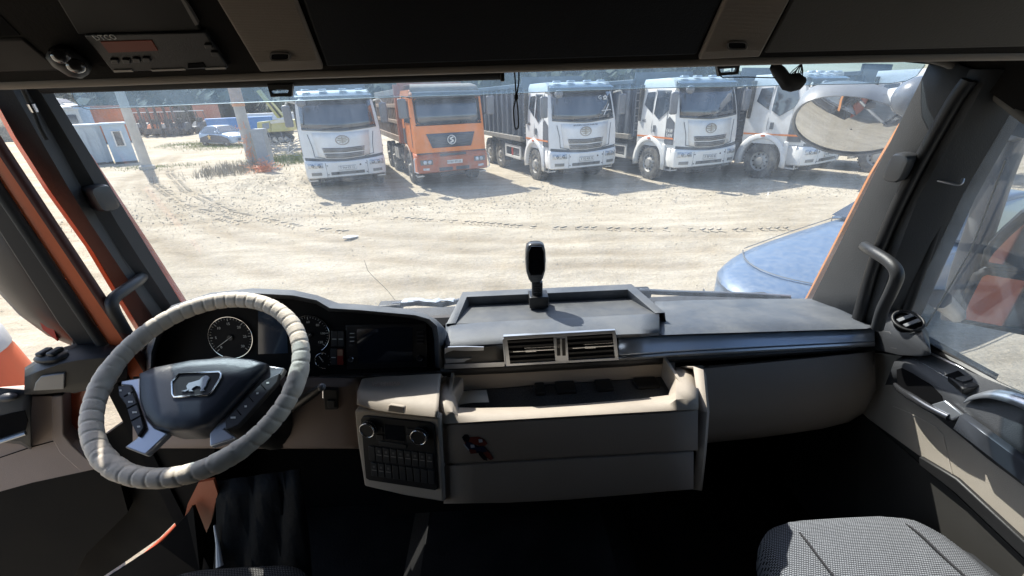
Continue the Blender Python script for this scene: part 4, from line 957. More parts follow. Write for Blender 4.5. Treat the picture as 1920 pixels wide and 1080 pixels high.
# ================================================================ seats
def cloth_mat(name, a, b, scale):
    m = bpy.data.materials.new(name); m.use_nodes = True; n, l = m.node_tree.nodes, m.node_tree.links
    bs = n["Principled BSDF"]; bs.inputs["Roughness"].default_value = 0.95; bs.inputs["Specular IOR Level"].default_value = 0.15
    tc = n.new("ShaderNodeTexCoord"); mp = n.new("ShaderNodeMapping"); mp.inputs["Scale"].default_value = (scale, scale, scale * 0.0); l.new(tc.outputs["Object"], mp.inputs[0])
    bt = n.new("ShaderNodeTexBrick"); bt.inputs["Color1"].default_value = (*a, 1); bt.inputs["Color2"].default_value = tuple(x * 0.85 for x in a) + (1,); bt.inputs["Mortar"].default_value = (*b, 1)
    bt.inputs["Scale"].default_value = 1.0; bt.inputs["Mortar Size"].default_value = 0.09; bt.inputs["Brick Width"].default_value = 0.55; bt.inputs["Row Height"].default_value = 0.42; bt.inputs["Mortar Smooth"].default_value = 0.3
    l.new(mp.outputs[0], bt.inputs["Vector"]); l.new(bt.outputs["Color"], bs.inputs["Base Color"])
    bp = n.new("ShaderNodeBump"); bp.inputs["Strength"].default_value = 0.5; bp.inputs["Distance"].default_value = 0.001; bp.invert = True; l.new(bt.outputs["Fac"], bp.inputs["Height"]); l.new(bp.outputs[0], bs.inputs["Normal"])
    MATS[name] = m; return m
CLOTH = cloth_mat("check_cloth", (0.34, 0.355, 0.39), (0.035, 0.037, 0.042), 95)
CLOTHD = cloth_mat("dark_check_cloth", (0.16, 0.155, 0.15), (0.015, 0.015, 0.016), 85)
def cushion(mb, x0, x1, y0, y1, z0, z1, ed=0.06, nx=14, ny=12, crown=0.012, taper=0.0):
    rows = []
    def sup(u, p): return math.copysign(abs(u) ** p, u)
    cx, cy = (x0 + x1) / 2, (y0 + y1) / 2; hx, hy = (x1 - x0) / 2, (y1 - y0) / 2
    for (s_, z) in ((0.90, z0), (0.985, z0 + ed * 0.5), (1.0, z1 - ed), (0.985, z1 - ed * 0.45), (0.94, z1 - ed * 0.12), (0.85, z1), (0.55, z1 + crown), (0.05, z1 + crown * 1.3)):
        r = []
        for k in range(44):
            an = 2 * math.pi * k / 44
            u, v = sup(math.cos(an), 0.42), sup(math.sin(an), 0.42)
            ins = ed * (1 - s_) * 0
            r.append(Vector((cx + hx * s_ * u * (1 - taper * (v > 0) * v), cy + hy * s_ * v, z + (0.006 * noise.noise(Vector((u * s_ * 3, v * s_ * 3, x0))) + 0.003 * noise.noise(Vector((u * s_ * 8, v * s_ * 8, x0))) if s_ < 0.97 and z > z0 else 0))))
        rows.append(r)
    mb.grid(rows, closed=True); mb.f.append(tuple(len(mb.v) - 44 + k for k in range(44))); mb.f.append(tuple(len(mb.v) - 44 * 8 + k for k in range(43, -1, -1)))
    return mb
ps = thing("passenger_seat", "passenger seat cushion in grey checked cloth, sunlit from the windscreen", "seat", (0.92, 0.4, 1.1))
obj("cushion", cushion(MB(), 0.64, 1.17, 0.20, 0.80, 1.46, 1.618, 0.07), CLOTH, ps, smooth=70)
for x_ in (0.76, 1.06):
    obj("seam", MB().tube([Vector((x_ + 0.004 * math.sin(k), lerp(0.30, 0.772, k / 14), 1.634 if k < 12 else 1.634 - (k - 11) ** 2 * 0.0035)) for k in range(15)], 0.0028, 6), mat("seat_seam", (0.03, 0.03, 0.034), 0.9), ps, smooth=60)
obj("side_bolster", cushion(MB(), 1.10, 1.19, 0.18, 0.70, 1.42, 1.60, 0.03), mat("bolster_cloth", (0.03, 0.032, 0.037), 0.9, bump=0.3, bscale=800), ps, smooth=70)
obj("seat_base", MB().bx(0.70, 1.10, 0.22, 0.70, 1.10, 1.47), SOFT, ps, bevel=0.02)
obj("backrest", cushion(MB(), 0.66, 1.16, -0.12, 0.06, 1.55, 2.25, 0.05), CLOTH, ps, smooth=70)
dsx = P(440, 1056, Z=1.66)
ds = thing("driver_seat", "driver's seat cushion in dark ribbed cloth at the lower edge", "seat", (dsx.x, 0.3, 1.1))
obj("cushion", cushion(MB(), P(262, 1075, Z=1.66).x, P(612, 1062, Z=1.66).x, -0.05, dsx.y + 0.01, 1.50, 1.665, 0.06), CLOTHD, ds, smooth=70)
obj("seat_base", MB().bx(dsx.x - 0.2, dsx.x + 0.2, 0.0, 0.50, 1.10, 1.50), SOFT, ds, bevel=0.02)
# ================================================================ small things in the cab
dc = thing("dash_camera", "black dash camera on a ribbed stalk standing on the tray", "dash camera", tuple(P(1008, 565, Y=1.285)))
Yd = 1.285; b0 = P(1008, 568, Y=Yd); DCM = mat("camera_black", (0.022, 0.022, 0.023), 0.35)
zz = lambda py: P(1005, py, Y=Yd).z
xx = lambda px: P(px, 520, Y=Yd).x
obj("foot", MB().bx(xx(991), xx(1027), Yd - 0.03, Yd + 0.03, zz(571), zz(551)), DCM, dc, bevel=0.003)
sk = MB()
for k in range(8):
    z = lerp(zz(552), zz(527), k / 8); sk.lathe([(0.010, z), (0.0185, z + 0.001), (0.0185, z + 0.0042), (0.010, z + 0.0052)], (xx(1007), Yd, 0), 'Z', 18)
obj("ribbed_stalk", sk, DCM, dc, smooth=30)["kind"] = "stuff"
obj("stalk_core", MB().cyl((xx(1007), Yd, zz(553)), (xx(1007), Yd, zz(524)), 0.012, 14), DCM, dc)
bd = MB(); rows = []
for (py, hw, hd) in ((526, 10, 0.016), (520, 14, 0.020), (505, 18.5, 0.024), (485, 19.5, 0.026), (468, 18.5, 0.025), (458, 16, 0.022), (454, 10, 0.015)):
    r = []
    for k in range(20):
        an = 2 * math.pi * k / 20; u = math.copysign(abs(math.cos(an)) ** 0.5, math.cos(an)); v = math.copysign(abs(math.sin(an)) ** 0.5, math.sin(an))
        r.append(Vector((xx(1004) + hw / F_PX * 1.37 * u, Yd + hd * v, zz(py))))
    rows.append(r)
bd.grid(rows, closed=True); bd.f.append(tuple(range(20))); bd.f.append(tuple(len(bd.v) - 20 + k for k in range(20)))
hs = obj("housing", bd, mat("camera_grey", (0.055, 0.056, 0.058), 0.3, coat=0.3), dc, smooth=50)
DP = plane((xx(1004), Yd - 0.029, zz(490)), (0, -1, 0))
plate("screen", [(996, 462), (1016, 462), (1020, 472), (1021, 505), (1015, 521), (996, 521), (990, 505), (991, 472)], DP, 0.001, -0.004, mat("camera_screen", (0.006, 0.006, 0.007), 0.06), hs, bevel=0.001)
# folded paper in the pocket
pa = MB()
pq = [P(853, 760, Z=fz + 0.016), P(917, 754, Z=fz + 0.018), P(912, 731.5, Z=fz + 0.020), P(855, 735, Z=fz + 0.018)]
pa.grid([[pq[0], pq[0].lerp(pq[1], 0.5) + Vector((0, 0, 0.004)), pq[1]], [pq[0].lerp(pq[3], 0.55) + Vector((0, 0, 0.002)), (pq[0] + pq[1] + pq[2] + pq[3]) / 4 + Vector((0, 0, 0.006)), pq[1].lerp(pq[2], 0.5)], [pq[3], pq[3].lerp(pq[2], 0.5) + Vector((0, 0, 0.003)), pq[2]]])
tag(obj("paper_sheet", pa, mat("paper", (0.78, 0.77, 0.73), 0.8), None, solid=0.0008, smooth=60), "small white sheet of paper lying in the dashboard pocket", "paper")
# motorcycle sticker on the drawer
stk = thing("sticker", "small dark red motorcycle racer sticker on the upper beige drawer", "sticker", tuple(PP(893, 838, CP, 0.007)))
def sdot(pts, t, m, nm): plate(nm, pts, CP, 0.0092 + t * 0.0003, 0.0085, m, stk)
SR = mat("sticker_red", (0.16, 0.03, 0.02), 0.4); SB = mat("sticker_black", (0.008, 0.008, 0.012), 0.3); SWm = mat("sticker_white", (0.5, 0.52, 0.56), 0.4); SN = mat("sticker_navy", (0.012, 0.018, 0.05), 0.4)
sdot([(866, 820), (871, 815), (877, 815), (881, 821), (878, 829), (870, 828)], 1, SB, "helmet")
sdot([(871, 828), (882, 820), (897, 819), (908, 824), (914, 832), (906, 838), (894, 834), (884, 842), (872, 838)], 0, SR, "body")
sdot([(874, 828), (884, 830), (896, 838), (906, 836), (914, 846), (900, 850), (882, 848), (872, 838)], 2, SN, "leathers")
sdot([(903, 846), (912, 842), (920, 852), (925, 860), (920, 863), (910, 856)], 1, SR, "fairing")
sdot([(896, 846), (904, 848), (912, 858), (914, 864), (906, 862), (898, 853)], 3, SB, "wheel")
for (x, y) in ((901, 827), (886, 837)): sdot([(x - 4, y - 3), (x + 3, y - 3), (x + 4, y + 2), (x - 3, y + 3)], 4, SWm, "badge")
sdot([(880, 842), (892, 844), (894, 850), (882, 851)], 3, SR, "seat_cowl")
sdot([(869, 834), (871, 833), (880, 844), (878, 845)], 4, SWm, "stripe")
# roller blind with pull tab
bz = thing("sun_blind", "rolled black sun blind along the top left of the windscreen with a pull tab", "sun blind", tuple(P(500, 155, Y=1.16)))
ra = P(78, 165, Y=1.16); rb_ = P(941, 139, Y=1.16)
obj("roller", MB().cyl(ra, rb_, 0.0125, 14), RUBBER, bz, smooth=50)
obj("end_cap", MB().bx(rb_.x - 0.004, rb_.x + 0.006, rb_.y - 0.016, rb_.y + 0.016, rb_.z - 0.016, rb_.z + 0.014), BLACK, bz, bevel=0.002)
obj("end_bracket", MB().bx(rb_.x - 0.02, rb_.x + 0.0, rb_.y - 0.004, rb_.y + 0.02, rb_.z + 0.008, rb_.z + 0.03), SILVER, bz)
def pulltab(parent, pts, hole, Y, name="pull_tab"):
    TP = plane((0, Y, 2.7), (0, -1, 0)); mb = MB()
    o4, h4 = pts, hole
    for i in range(4):
        j = (i + 1) % 4
        mb.prism([PP(*o4[i], TP, 0.005), PP(*o4[j], TP, 0.005), PP(*h4[j], TP, 0.005), PP(*h4[i], TP, 0.005)], (0, 0.01, 0))
    return obj(name, mb, BLACK, parent, bevel=0.0015)
pulltab(bz, [(500, 158), (549, 157), (546, 180), (507, 182)], [(507, 170), (541, 169), (540, 174), (511, 175)], 1.15)
bz2 = thing("pull_clip", "black pull clip with a slot hanging from the shelf on the right", "clip", tuple(P(1366, 128, Y=1.12)))
pulltab(bz2, [(1343, 117), (1389, 114), (1385, 139), (1348, 142)], [(1349, 129), (1382, 127), (1380, 134), (1352, 136)], 1.12, "clip_frame")
obj("cord", MB().tube([P(1350, 142, Y=1.12), P(1355, 145, Y=1.12), P(1400, 144.5, Y=1.12), P(1456, 146, Y=1.12)], 0.0013, 6), RUBBER, bz2)
# black cloth bundle
cb = thing("cloth_bundle", "small black mesh cloth bundle hanging at the top right of the windscreen", "cloth", tuple(P(1480, 145, Y=1.12)))
rows = []
for (x, y, w_, d_) in ((1447, 124, 5, 0.006), (1456, 130, 9, 0.012), (1466, 142, 10, 0.014), (1474, 152, 12, 0.015), (1490, 156, 13, 0.016), (1502, 157, 9, 0.012), (1508, 155, 5, 0.006)):
    c = P(x, y, Y=1.12); r_ = w_ / F_PX * 1.2
    rows.append([c + Vector((0.3 * r_ * math.cos(k / 12 * 2 * math.pi), d_ * math.sin(k / 12 * 2 * math.pi), r_ * math.cos(k / 12 * 2 * math.pi) * (1 + 0.2 * math.sin(3 * k + x)))) for k in range(12)])
obj("fold", MB().grid(rows, closed=True), RUBBER, cb, smooth=40)
wb = MB(); tp = P(1503, 119, Y=1.12)
for k in range(10):
    q = P(1472 + k * 3.6, 148 - (k % 3) * 3, Y=1.12); wb.tube([q, q.lerp(tp, 0.5) + Vector((0.004 * math.sin(k), 0, 0.003 * math.cos(2 * k))), tp], 0.0012, 4)
obj("strings", wb, RUBBER, cb)["kind"] = "stuff"
# hanging cords
hc_ = thing("hanging_cord", "thin black looped cord hanging before the windscreen centre", "cord", tuple(P(968, 130, Y=1.12)))
obj("loop", MB().tube(smoothpath([P(963, 122, Y=1.12), P(966, 150, Y=1.12), P(967, 182, Y=1.12), P(963, 205, Y=1.12), P(965, 236, Y=1.12), P(968, 242, Y=1.12), P(972, 236, Y=1.12), P(971, 205, Y=1.12), P(969, 182, Y=1.12), P(973, 150, Y=1.12), P(972, 122, Y=1.12)], 4), 0.0018, 6), RUBBER, hc_, smooth=60)
obj("slider", MB().cyl(P(968, 178, Y=1.12), P(968, 186, Y=1.12), 0.005, 10), RUBBER, hc_)
hl = thing("elastic_cord", "black elastic cord with a silver crimp hanging on the left pillar", "cord", tuple(P(60, 200, X=-1.05)))
obj("elastic", MB().tube(smoothpath([P(36, 152, X=-1.04), P(48, 178, X=-1.05), P(62, 206, X=-1.06), P(76, 240, X=-1.06), P(88, 262, X=-1.06)], 4), [0.0045] * 17, 8), RUBBER, hl, smooth=60)
obj("crimp", MB().cyl(P(57, 194, X=-1.055), P(65, 209, X=-1.058), 0.0075, 10), CHROME, hl, smooth=40)
# ================================================================ the yard
for o in (rdr, ldr, mh): o["kind"] = "thing"
def sand_mat():
    m = bpy.data.materials.new("sandy_yard"); m.use_nodes = True; n, l = m.node_tree.nodes, m.node_tree.links
    bs = n["Principled BSDF"]; bs.inputs["Roughness"].default_value = 0.95; bs.inputs["Specular IOR Level"].default_value = 0.1
    tc = n.new("ShaderNodeTexCoord")
    def nz(scale, det, rough=0.6, vec=None):
        q = n.new("ShaderNodeTexNoise"); q.inputs["Scale"].default_value = scale; q.inputs["Detail"].default_value = det; q.inputs["Roughness"].default_value = rough
        l.new(vec or tc.outputs["Object"], q.inputs["Vector"]); return q
    a = nz(0.35, 8); cr = n.new("ShaderNodeValToRGB")
    cr.color_ramp.elements[0].position = 0.32; cr.color_ramp.elements[0].color = (0.40, 0.347, 0.265, 1)
    cr.color_ramp.elements[1].position = 0.66; cr.color_ramp.elements[1].color = (0.55, 0.488, 0.392, 1)
    l.new(a.outputs[0], cr.inputs[0])
    mp = n.new("ShaderNodeMapping"); mp.inputs["Scale"].default_value = (0.7, 2.6, 1); mp.inputs["Rotation"].default_value = (0, 0, RAD(4)); l.new(tc.outputs["Object"], mp.inputs[0])
    b = nz(1.0, 9, 0.7, mp.outputs[0])
    m1 = n.new("ShaderNodeMix"); m1.data_type = 'RGBA'; m1.blend_type = 'MULTIPLY'
    r1 = n.new("ShaderNodeValToRGB"); r1.color_ramp.elements[0].position = 0.35; r1.color_ramp.elements[0].color = (0.80, 0.78, 0.74, 1); r1.color_ramp.elements[1].position = 0.6; r1.color_ramp.elements[1].color = (1.08, 1.07, 1.05, 1)
    l.new(b.outputs[0], r1.inputs[0]); m1.inputs["Factor"].default_value = 1.0; l.new(cr.outputs[0], m1.inputs["A"]); l.new(r1.outputs[0], m1.inputs["B"])
    # small stones as dark and pale specks
    vo = n.new("ShaderNodeTexVoronoi"); vo.inputs["Scale"].default_value = 14.0; l.new(tc.outputs["Object"], vo.inputs["Vector"])
    rs = n.new("ShaderNodeMapRange"); rs.inputs[1].default_value = 0.10; rs.inputs[2].default_value = 0.22; rs.inputs[3].default_value = 0.45; rs.inputs[4].default_value = 0.0; l.new(vo.outputs["Distance"], rs.inputs[0])
    gn = nz(0.12, 4); gm = n.new("ShaderNodeMapRange"); gm.inputs[1].default_value = 0.46; gm.inputs[2].default_value = 0.6; l.new(gn.outputs[0], gm.inputs[0])
    mm_ = n.new("ShaderNodeMath"); mm_.operation = 'MULTIPLY'; l.new(rs.outputs[0], mm_.inputs[0]); l.new(gm.outputs[0], mm_.inputs[1])
    m2 = n.new("ShaderNodeMix"); m2.data_type = 'RGBA'; l.new(mm_.outputs[0], m2.inputs["Factor"]); l.new(m1.outputs["Result"], m2.inputs["A"]); l.new(vo.outputs["Color"], m2.inputs["B"])
    hs_ = n.new("ShaderNodeHueSaturation"); hs_.inputs["Saturation"].default_value = 0.25; hs_.inputs["Value"].default_value = 0.5; l.new(vo.outputs["Color"], hs_.inputs["Color"]); l.new(hs_.outputs[0], m2.inputs["B"])
    l.new(m2.outputs["Result"], bs.inputs["Base Color"])
    f1 = nz(5.0, 12, 0.75); f2 = nz(34.0, 6, 0.75)
    fine = nz(22.0, 8, 0.8); fr_ = n.new("ShaderNodeMapRange"); fr_.inputs[1].default_value = 0.3; fr_.inputs[2].default_value = 0.7; fr_.inputs[3].default_value = 0.72; fr_.inputs[4].default_value = 1.22; l.new(fine.outputs[0], fr_.inputs[0])
    m3 = n.new("ShaderNodeVectorMath"); m3.operation = 'SCALE'; l.new(m2.outputs["Result"], m3.inputs[0]); l.new(fr_.outputs[0], m3.inputs[3]); ra = n.new("ShaderNodeAttribute"); ra.attribute_name = "rut"; rm = n.new("ShaderNodeMix"); rm.data_type = 'RGBA'; rm.blend_type = 'MULTIPLY'; rm.inputs["B"].default_value = (0.74, 0.70, 0.64, 1); l.new(ra.outputs["Fac"], rm.inputs["Factor"]); l.new(m3.outputs[0], rm.inputs["A"]); l.new(rm.outputs["Result"], bs.inputs["Base Color"])
    ad = n.new("ShaderNodeMath"); ad.operation = 'MULTIPLY_ADD'; ad.inputs[1].default_value = 0.35; l.new(f2.outputs[0], ad.inputs[0]); l.new(f1.outputs[0], ad.inputs[2])
    bp = n.new("ShaderNodeBump"); bp.inputs["Strength"].default_value = 0.9; bp.inputs["Distance"].default_value = 0.06; l.new(ad.outputs[0], bp.inputs["Height"]); l.new(bp.outputs[0], bs.inputs["Normal"])
    MATS["sandy_yard"] = m; return m
SAND = sand_mat()
TRUCK_ROT = RAD(19)
TRK = [[P(a, b, Z=0.0).xy for a, b in l_] for l_ in (
    [(352, 283), (322, 300), (318, 325), (350, 360), (430, 398), (560, 425), (760, 445), (1000, 452), (1400, 440)],
    [(300, 300), (262, 322), (262, 352), (320, 400), (440, 445), (640, 480), (900, 500), (1300, 495)],
    [(330, 285), (285, 310), (290, 345), (345, 385), (470, 425), (700, 462), (1000, 475), (1330, 468)],
    [(120, 420), (330, 420), (560, 405), (760, 408), (1000, 425), (1320, 432), (1500, 430)],
    [(250, 330), (200, 370), (240, 430), (380, 490), (620, 530), (950, 545)])]
def trk(x, y):
    """distance from the nearest wheel track; several passes"""
    best = 9.0; p = Vector((x, y))
    for l_ in TRK:
        for a, b in zip(l_, l_[1:]):
            if min(a.y, b.y) - 1.5 > y or max(a.y, b.y) + 1.5 < y or min(a.x, b.x) - 1.5 > x or max(a.x, b.x) + 1.5 < x: continue
            ab = b - a; t = max(0, min(1, (p - a).dot(ab) / ab.length_squared)); d = (p - a - ab * t).length
            best = min(best, d)
    return best
def gh_(x, y):
    """height of the yard"""
    d = math.hypot(x, y)
    f = 1.0 if d < 60 else max(0, 1 - (d - 60) / 60)
    h = 0.05 * noise.noise(Vector((x * 0.25, y * 0.25, 0))) + 0.022 * noise.noise(Vector((x * 0.9, y * 0.9, 3)))
    h += 0.012 * noise.noise(Vector((x * 2.6, y * 2.6, 7)))
    if -25 < x < 15 and 3 < y < 30:
        d_ = trk(x, y) + 0.06 * noise.noise(Vector((x * 1.1, y * 1.1, 8)))
        if d_ < 1.0: h += -0.028 * math.exp(-(d_ / 0.17) ** 2) + 0.022 * math.exp(-((d_ - 0.34) / 0.12) ** 2) * (0.5 + 1.2 * noise.noise(Vector((x * 1.4, y * 1.4, 5))))
    # slight mound of spoil at the left edge of the truck row
    h += 0.26 * math.exp(-((x + 7.8) / 2.4) ** 2 - ((y - 16.2) / 2.6) ** 2) * (1 + 0.9 * noise.noise(Vector((x * 1.6, y * 1.6, 2))))
    return h * f
def axis(lo, hi, step, far):
    a = [lo + step * i for i in range(int((hi - lo) / step) + 1)]
    s = step; v = a[0]; L = []
    while v > far[0]: s *= 1.22; v -= s; L.append(max(v, far[0]))
    s = step; v = a[-1]; R_ = []
    while v < far[1]: s *= 1.22; v += s; R_.append(min(v, far[1]))
    return L[::-1] + a + R_
gx = axis(-26, 16, 0.16, (-700, 700)); gy = axis(2.5, 30, 0.14, (-400, 900))
GV = [(x, y) for y in gy for x in gx]
g = obj("ground", MB().grid([[Vector((x, y, gh_(x, y))) for x in gx] for y in gy]), SAND, None, smooth=80, fixn=False)
at_ = g.data.attributes.new("rut", 'FLOAT', 'POINT')
def rutv(x, y):
    if not (-25 < x < 15 and 3 < y < 30): return 0.0
    d_ = trk(x, y); n_ = noise.noise(Vector((x * 0.7, y * 0.7, 12)))
    return max(0.0, min(1.0, math.exp(-(d_ / 0.24) ** 2) * (0.75 + 0.5 * n_)))
at_.data.foreach_set("value", [rutv(x, y) for x, y in GV])
tag(g, "pale sandy gravel yard with wheel ruts", None, kind="structure")
# pebbles and clods: real grains near the truck row
pb = MB(); rnd = random.Random(3)
oct_f = [(0, 2, 4), (2, 1, 4), (1, 3, 4), (3, 0, 4), (2, 0, 5), (1, 2, 5), (3, 1, 5), (0, 3, 5)]
for k in range(16000):
    if k < 10500: x = rnd.uniform(-12, 15); y = 12.2 + rnd.gauss(0, 1.6) + 0.02 * x
    elif k < 14800: x = rnd.uniform(-14, -4); y = rnd.uniform(14, 21)
    else: x = rnd.uniform(-14, 12); y = rnd.uniform(5, 12)
    if k % 2 == 0 and 10500 < k < 14800: x = rnd.gauss(-7.8, 1.7); y = rnd.gauss(16.0, 1.6)
    r = rnd.choice((0.008, 0.011, 0.014, 0.018, 0.03 if y > 11 else 0.012)) * rnd.uniform(0.5, 1.1); z = gh_(x, y) + r * 0.25
    pb.add([(x + r * rnd.uniform(.7, 1.3), y, z), (x - r * rnd.uniform(.7, 1.3), y, z), (x, y + r * rnd.uniform(.7, 1.3), z), (x, y - r * rnd.uniform(.7, 1.3), z), (x, y, z + r * rnd.uniform(.5, 1)), (x, y, z - r)], oct_f)
po = obj("gravel", pb, mat("gravel_stone", (0.46, 0.40, 0.31), 0.9, var=0.35, vscale=14), None, fixn=False)
tag(po, "loose gravel stones scattered on the sandy yard", "gravel", kind="stuff")
# tread prints pressed up along two of the tracks
tp_ = MB(); rnd = random.Random(9)
for l_, (s0, s1) in ((TRK[3], (9.0, 24.0)), (TRK[0], (12.0, 30.0)), (TRK[2], (14.0, 27.0))):
    run = 0.0
    for a, b in zip(l_, l_[1:]):
        L_ = (b - a).length; d = (b - a) / L_; nv = Vector((-d.y, d.x)); q = 0.0
        while q < L_:
            if s0 < run + q < s1 and rnd.random() < 0.6:
                for sd_ in (-1, 1):
                    c = a + d * q + nv * sd_ * 0.10; ang = math.atan2(d.y, d.x) + sd_ * 0.75
                    tp_.box((c.x, c.y, gh_(c.x, c.y) + 0.002), (0.15 * rnd.uniform(0.7, 1.1), 0.05, 0.035), Matrix.Rotation(ang, 3, 'Z'))
            q += 0.17
        run += L_
tag(obj("tread_prints", tp_, SAND, None, fixn=False), "tyre tread prints pressed into the sand", "tread prints", kind="stuff")
# ---------------------------------------------------------------- hill and wood behind
def hill_h(x, y):
    t = min(1, max(0, (y - 55 - 0.10 * abs(x + 10)) / 45))
    cap = interp([(-220, 26), (-90, 24), (-40, 20), (0, 19), (28, 15), (44, 5), (60, 2.0), (120, 1.5), (220, 3)], x)
    return t * t * (3 - 2 * t) * cap * (1 + 0.15 * noise.noise(Vector((x * 0.05, y * 0.05, 1)))) + 0.8 * noise.noise(Vector((x * 0.12, y * 0.12, 4))) * t
hx = [-260 + i * 8 for i in range(62)]; hy = [52 + i * 6 for i in range(26)]
hl_ = obj("hill", MB().grid([[Vector((x, y, hill_h(x, y) - 0.6)) for x in hx] for y in hy]), mat("hill_scrub", (0.085, 0.085, 0.05), 0.95, var=0.5, vscale=0.15, bump=1.0, bscale=2, dirt=0.5, dirtcol=(0.20, 0.17, 0.11), dscale=0.2), None, smooth=80, fixn=False)
tag(hl_, "wooded hillside behind the row of trucks", None, kind="structure")
wd = MB(); rnd = random.Random(5)
for k in range(5200):
    x = rnd.uniform(-170, 44); y = rnd.uniform(62, 125)
    hz = hill_h(x, y)
    if hz < 1.0: continue
    cr_ = rnd.uniform(1.0, 2.6); c = Vector((x, y, hz + rnd.uniform(0.2, 2.2)))
    for q in range(7):
        d = Vector((rnd.gauss(0, 1), rnd.gauss(0, 1), rnd.gauss(0, 0.8))).normalized(); p = c + d * cr_ * rnd.uniform(0.4, 1)
        s_ = rnd.uniform(0.5, 1.1); u = Vector((rnd.gauss(0, 1), rnd.gauss(0, 1), rnd.gauss(0, 1))).normalized(); v = u.orthogonal().normalized()
        wd.add([p + u * s_, p + v * s_, p - u * s_ * 0.9, p - v * s_ * 0.8], [(0, 1, 2, 3)])
tag(obj("wood", wd, mat("wood_leaf", (0.055, 0.062, 0.032), 0.8, var=0.5, vscale=0.3), None, fixn=False), "far scrubby wood covering the hillside", "wood", kind="stuff")
# ================================================================ tipper trucks
WHITE = mat("white_truck_paint", (0.80, 0.80, 0.785), 0.35, coat=0.25, var=0.04, vscale=2, dirt=0.28, dirtcol=(0.45, 0.39, 0.31), dscale=1.6)
CREAM = mat("cream_panel", (0.62, 0.59, 0.52), 0.5, var=0.05, dirt=0.3)
GREYP = mat("grey_bumper_gap", (0.10, 0.11, 0.12), 0.6)
TGLASS = mat("truck_glass", (0.030, 0.045, 0.065), 0.05, spec=0.8, var=0.3, vscale=1.5, coat=1.0)
TYRE = mat("tyre_rubber", (0.045, 0.044, 0.043), 0.85, dirt=0.8, dirtcol=(0.33, 0.30, 0.25), dscale=4, bump=0.5, bscale=20)
RIM = mat("wheel_steel", (0.42, 0.41, 0.39), 0.5, metal=0.3, dirt=0.5)
CHAS = mat("chassis_black", (0.025, 0.026, 0.028), 0.7, dirt=0.6, dirtcol=(0.18, 0.16, 0.13), dscale=3)
BEDB = mat("bed_slate_blue", (0.075, 0.10, 0.135), 0.5, var=0.15, dirt=0.35, dirtcol=(0.20, 0.20, 0.20), dscale=2)
LAMP = mat("lamp_glass", (0.55, 0.58, 0.62), 0.12, spec=0.8, coat=1.0, var=0.35, vscale=12)
PLATEM = mat("plate_white", (0.78, 0.78, 0.76), 0.4, dirt=0.2)
PRINT = mat("plate_print", (0.03, 0.03, 0.04), 0.5)
MESHD = mat("grille_mesh", (0.33, 0.31, 0.28), 0.6, bump=0.8, bscale=60, var=0.3, vscale=60)
REDW = mat("guard_red", (0.55, 0.06, 0.04), 0.5)
STRIPE = mat("stripe_orange", (0.72, 0.22, 0.05), 0.5)
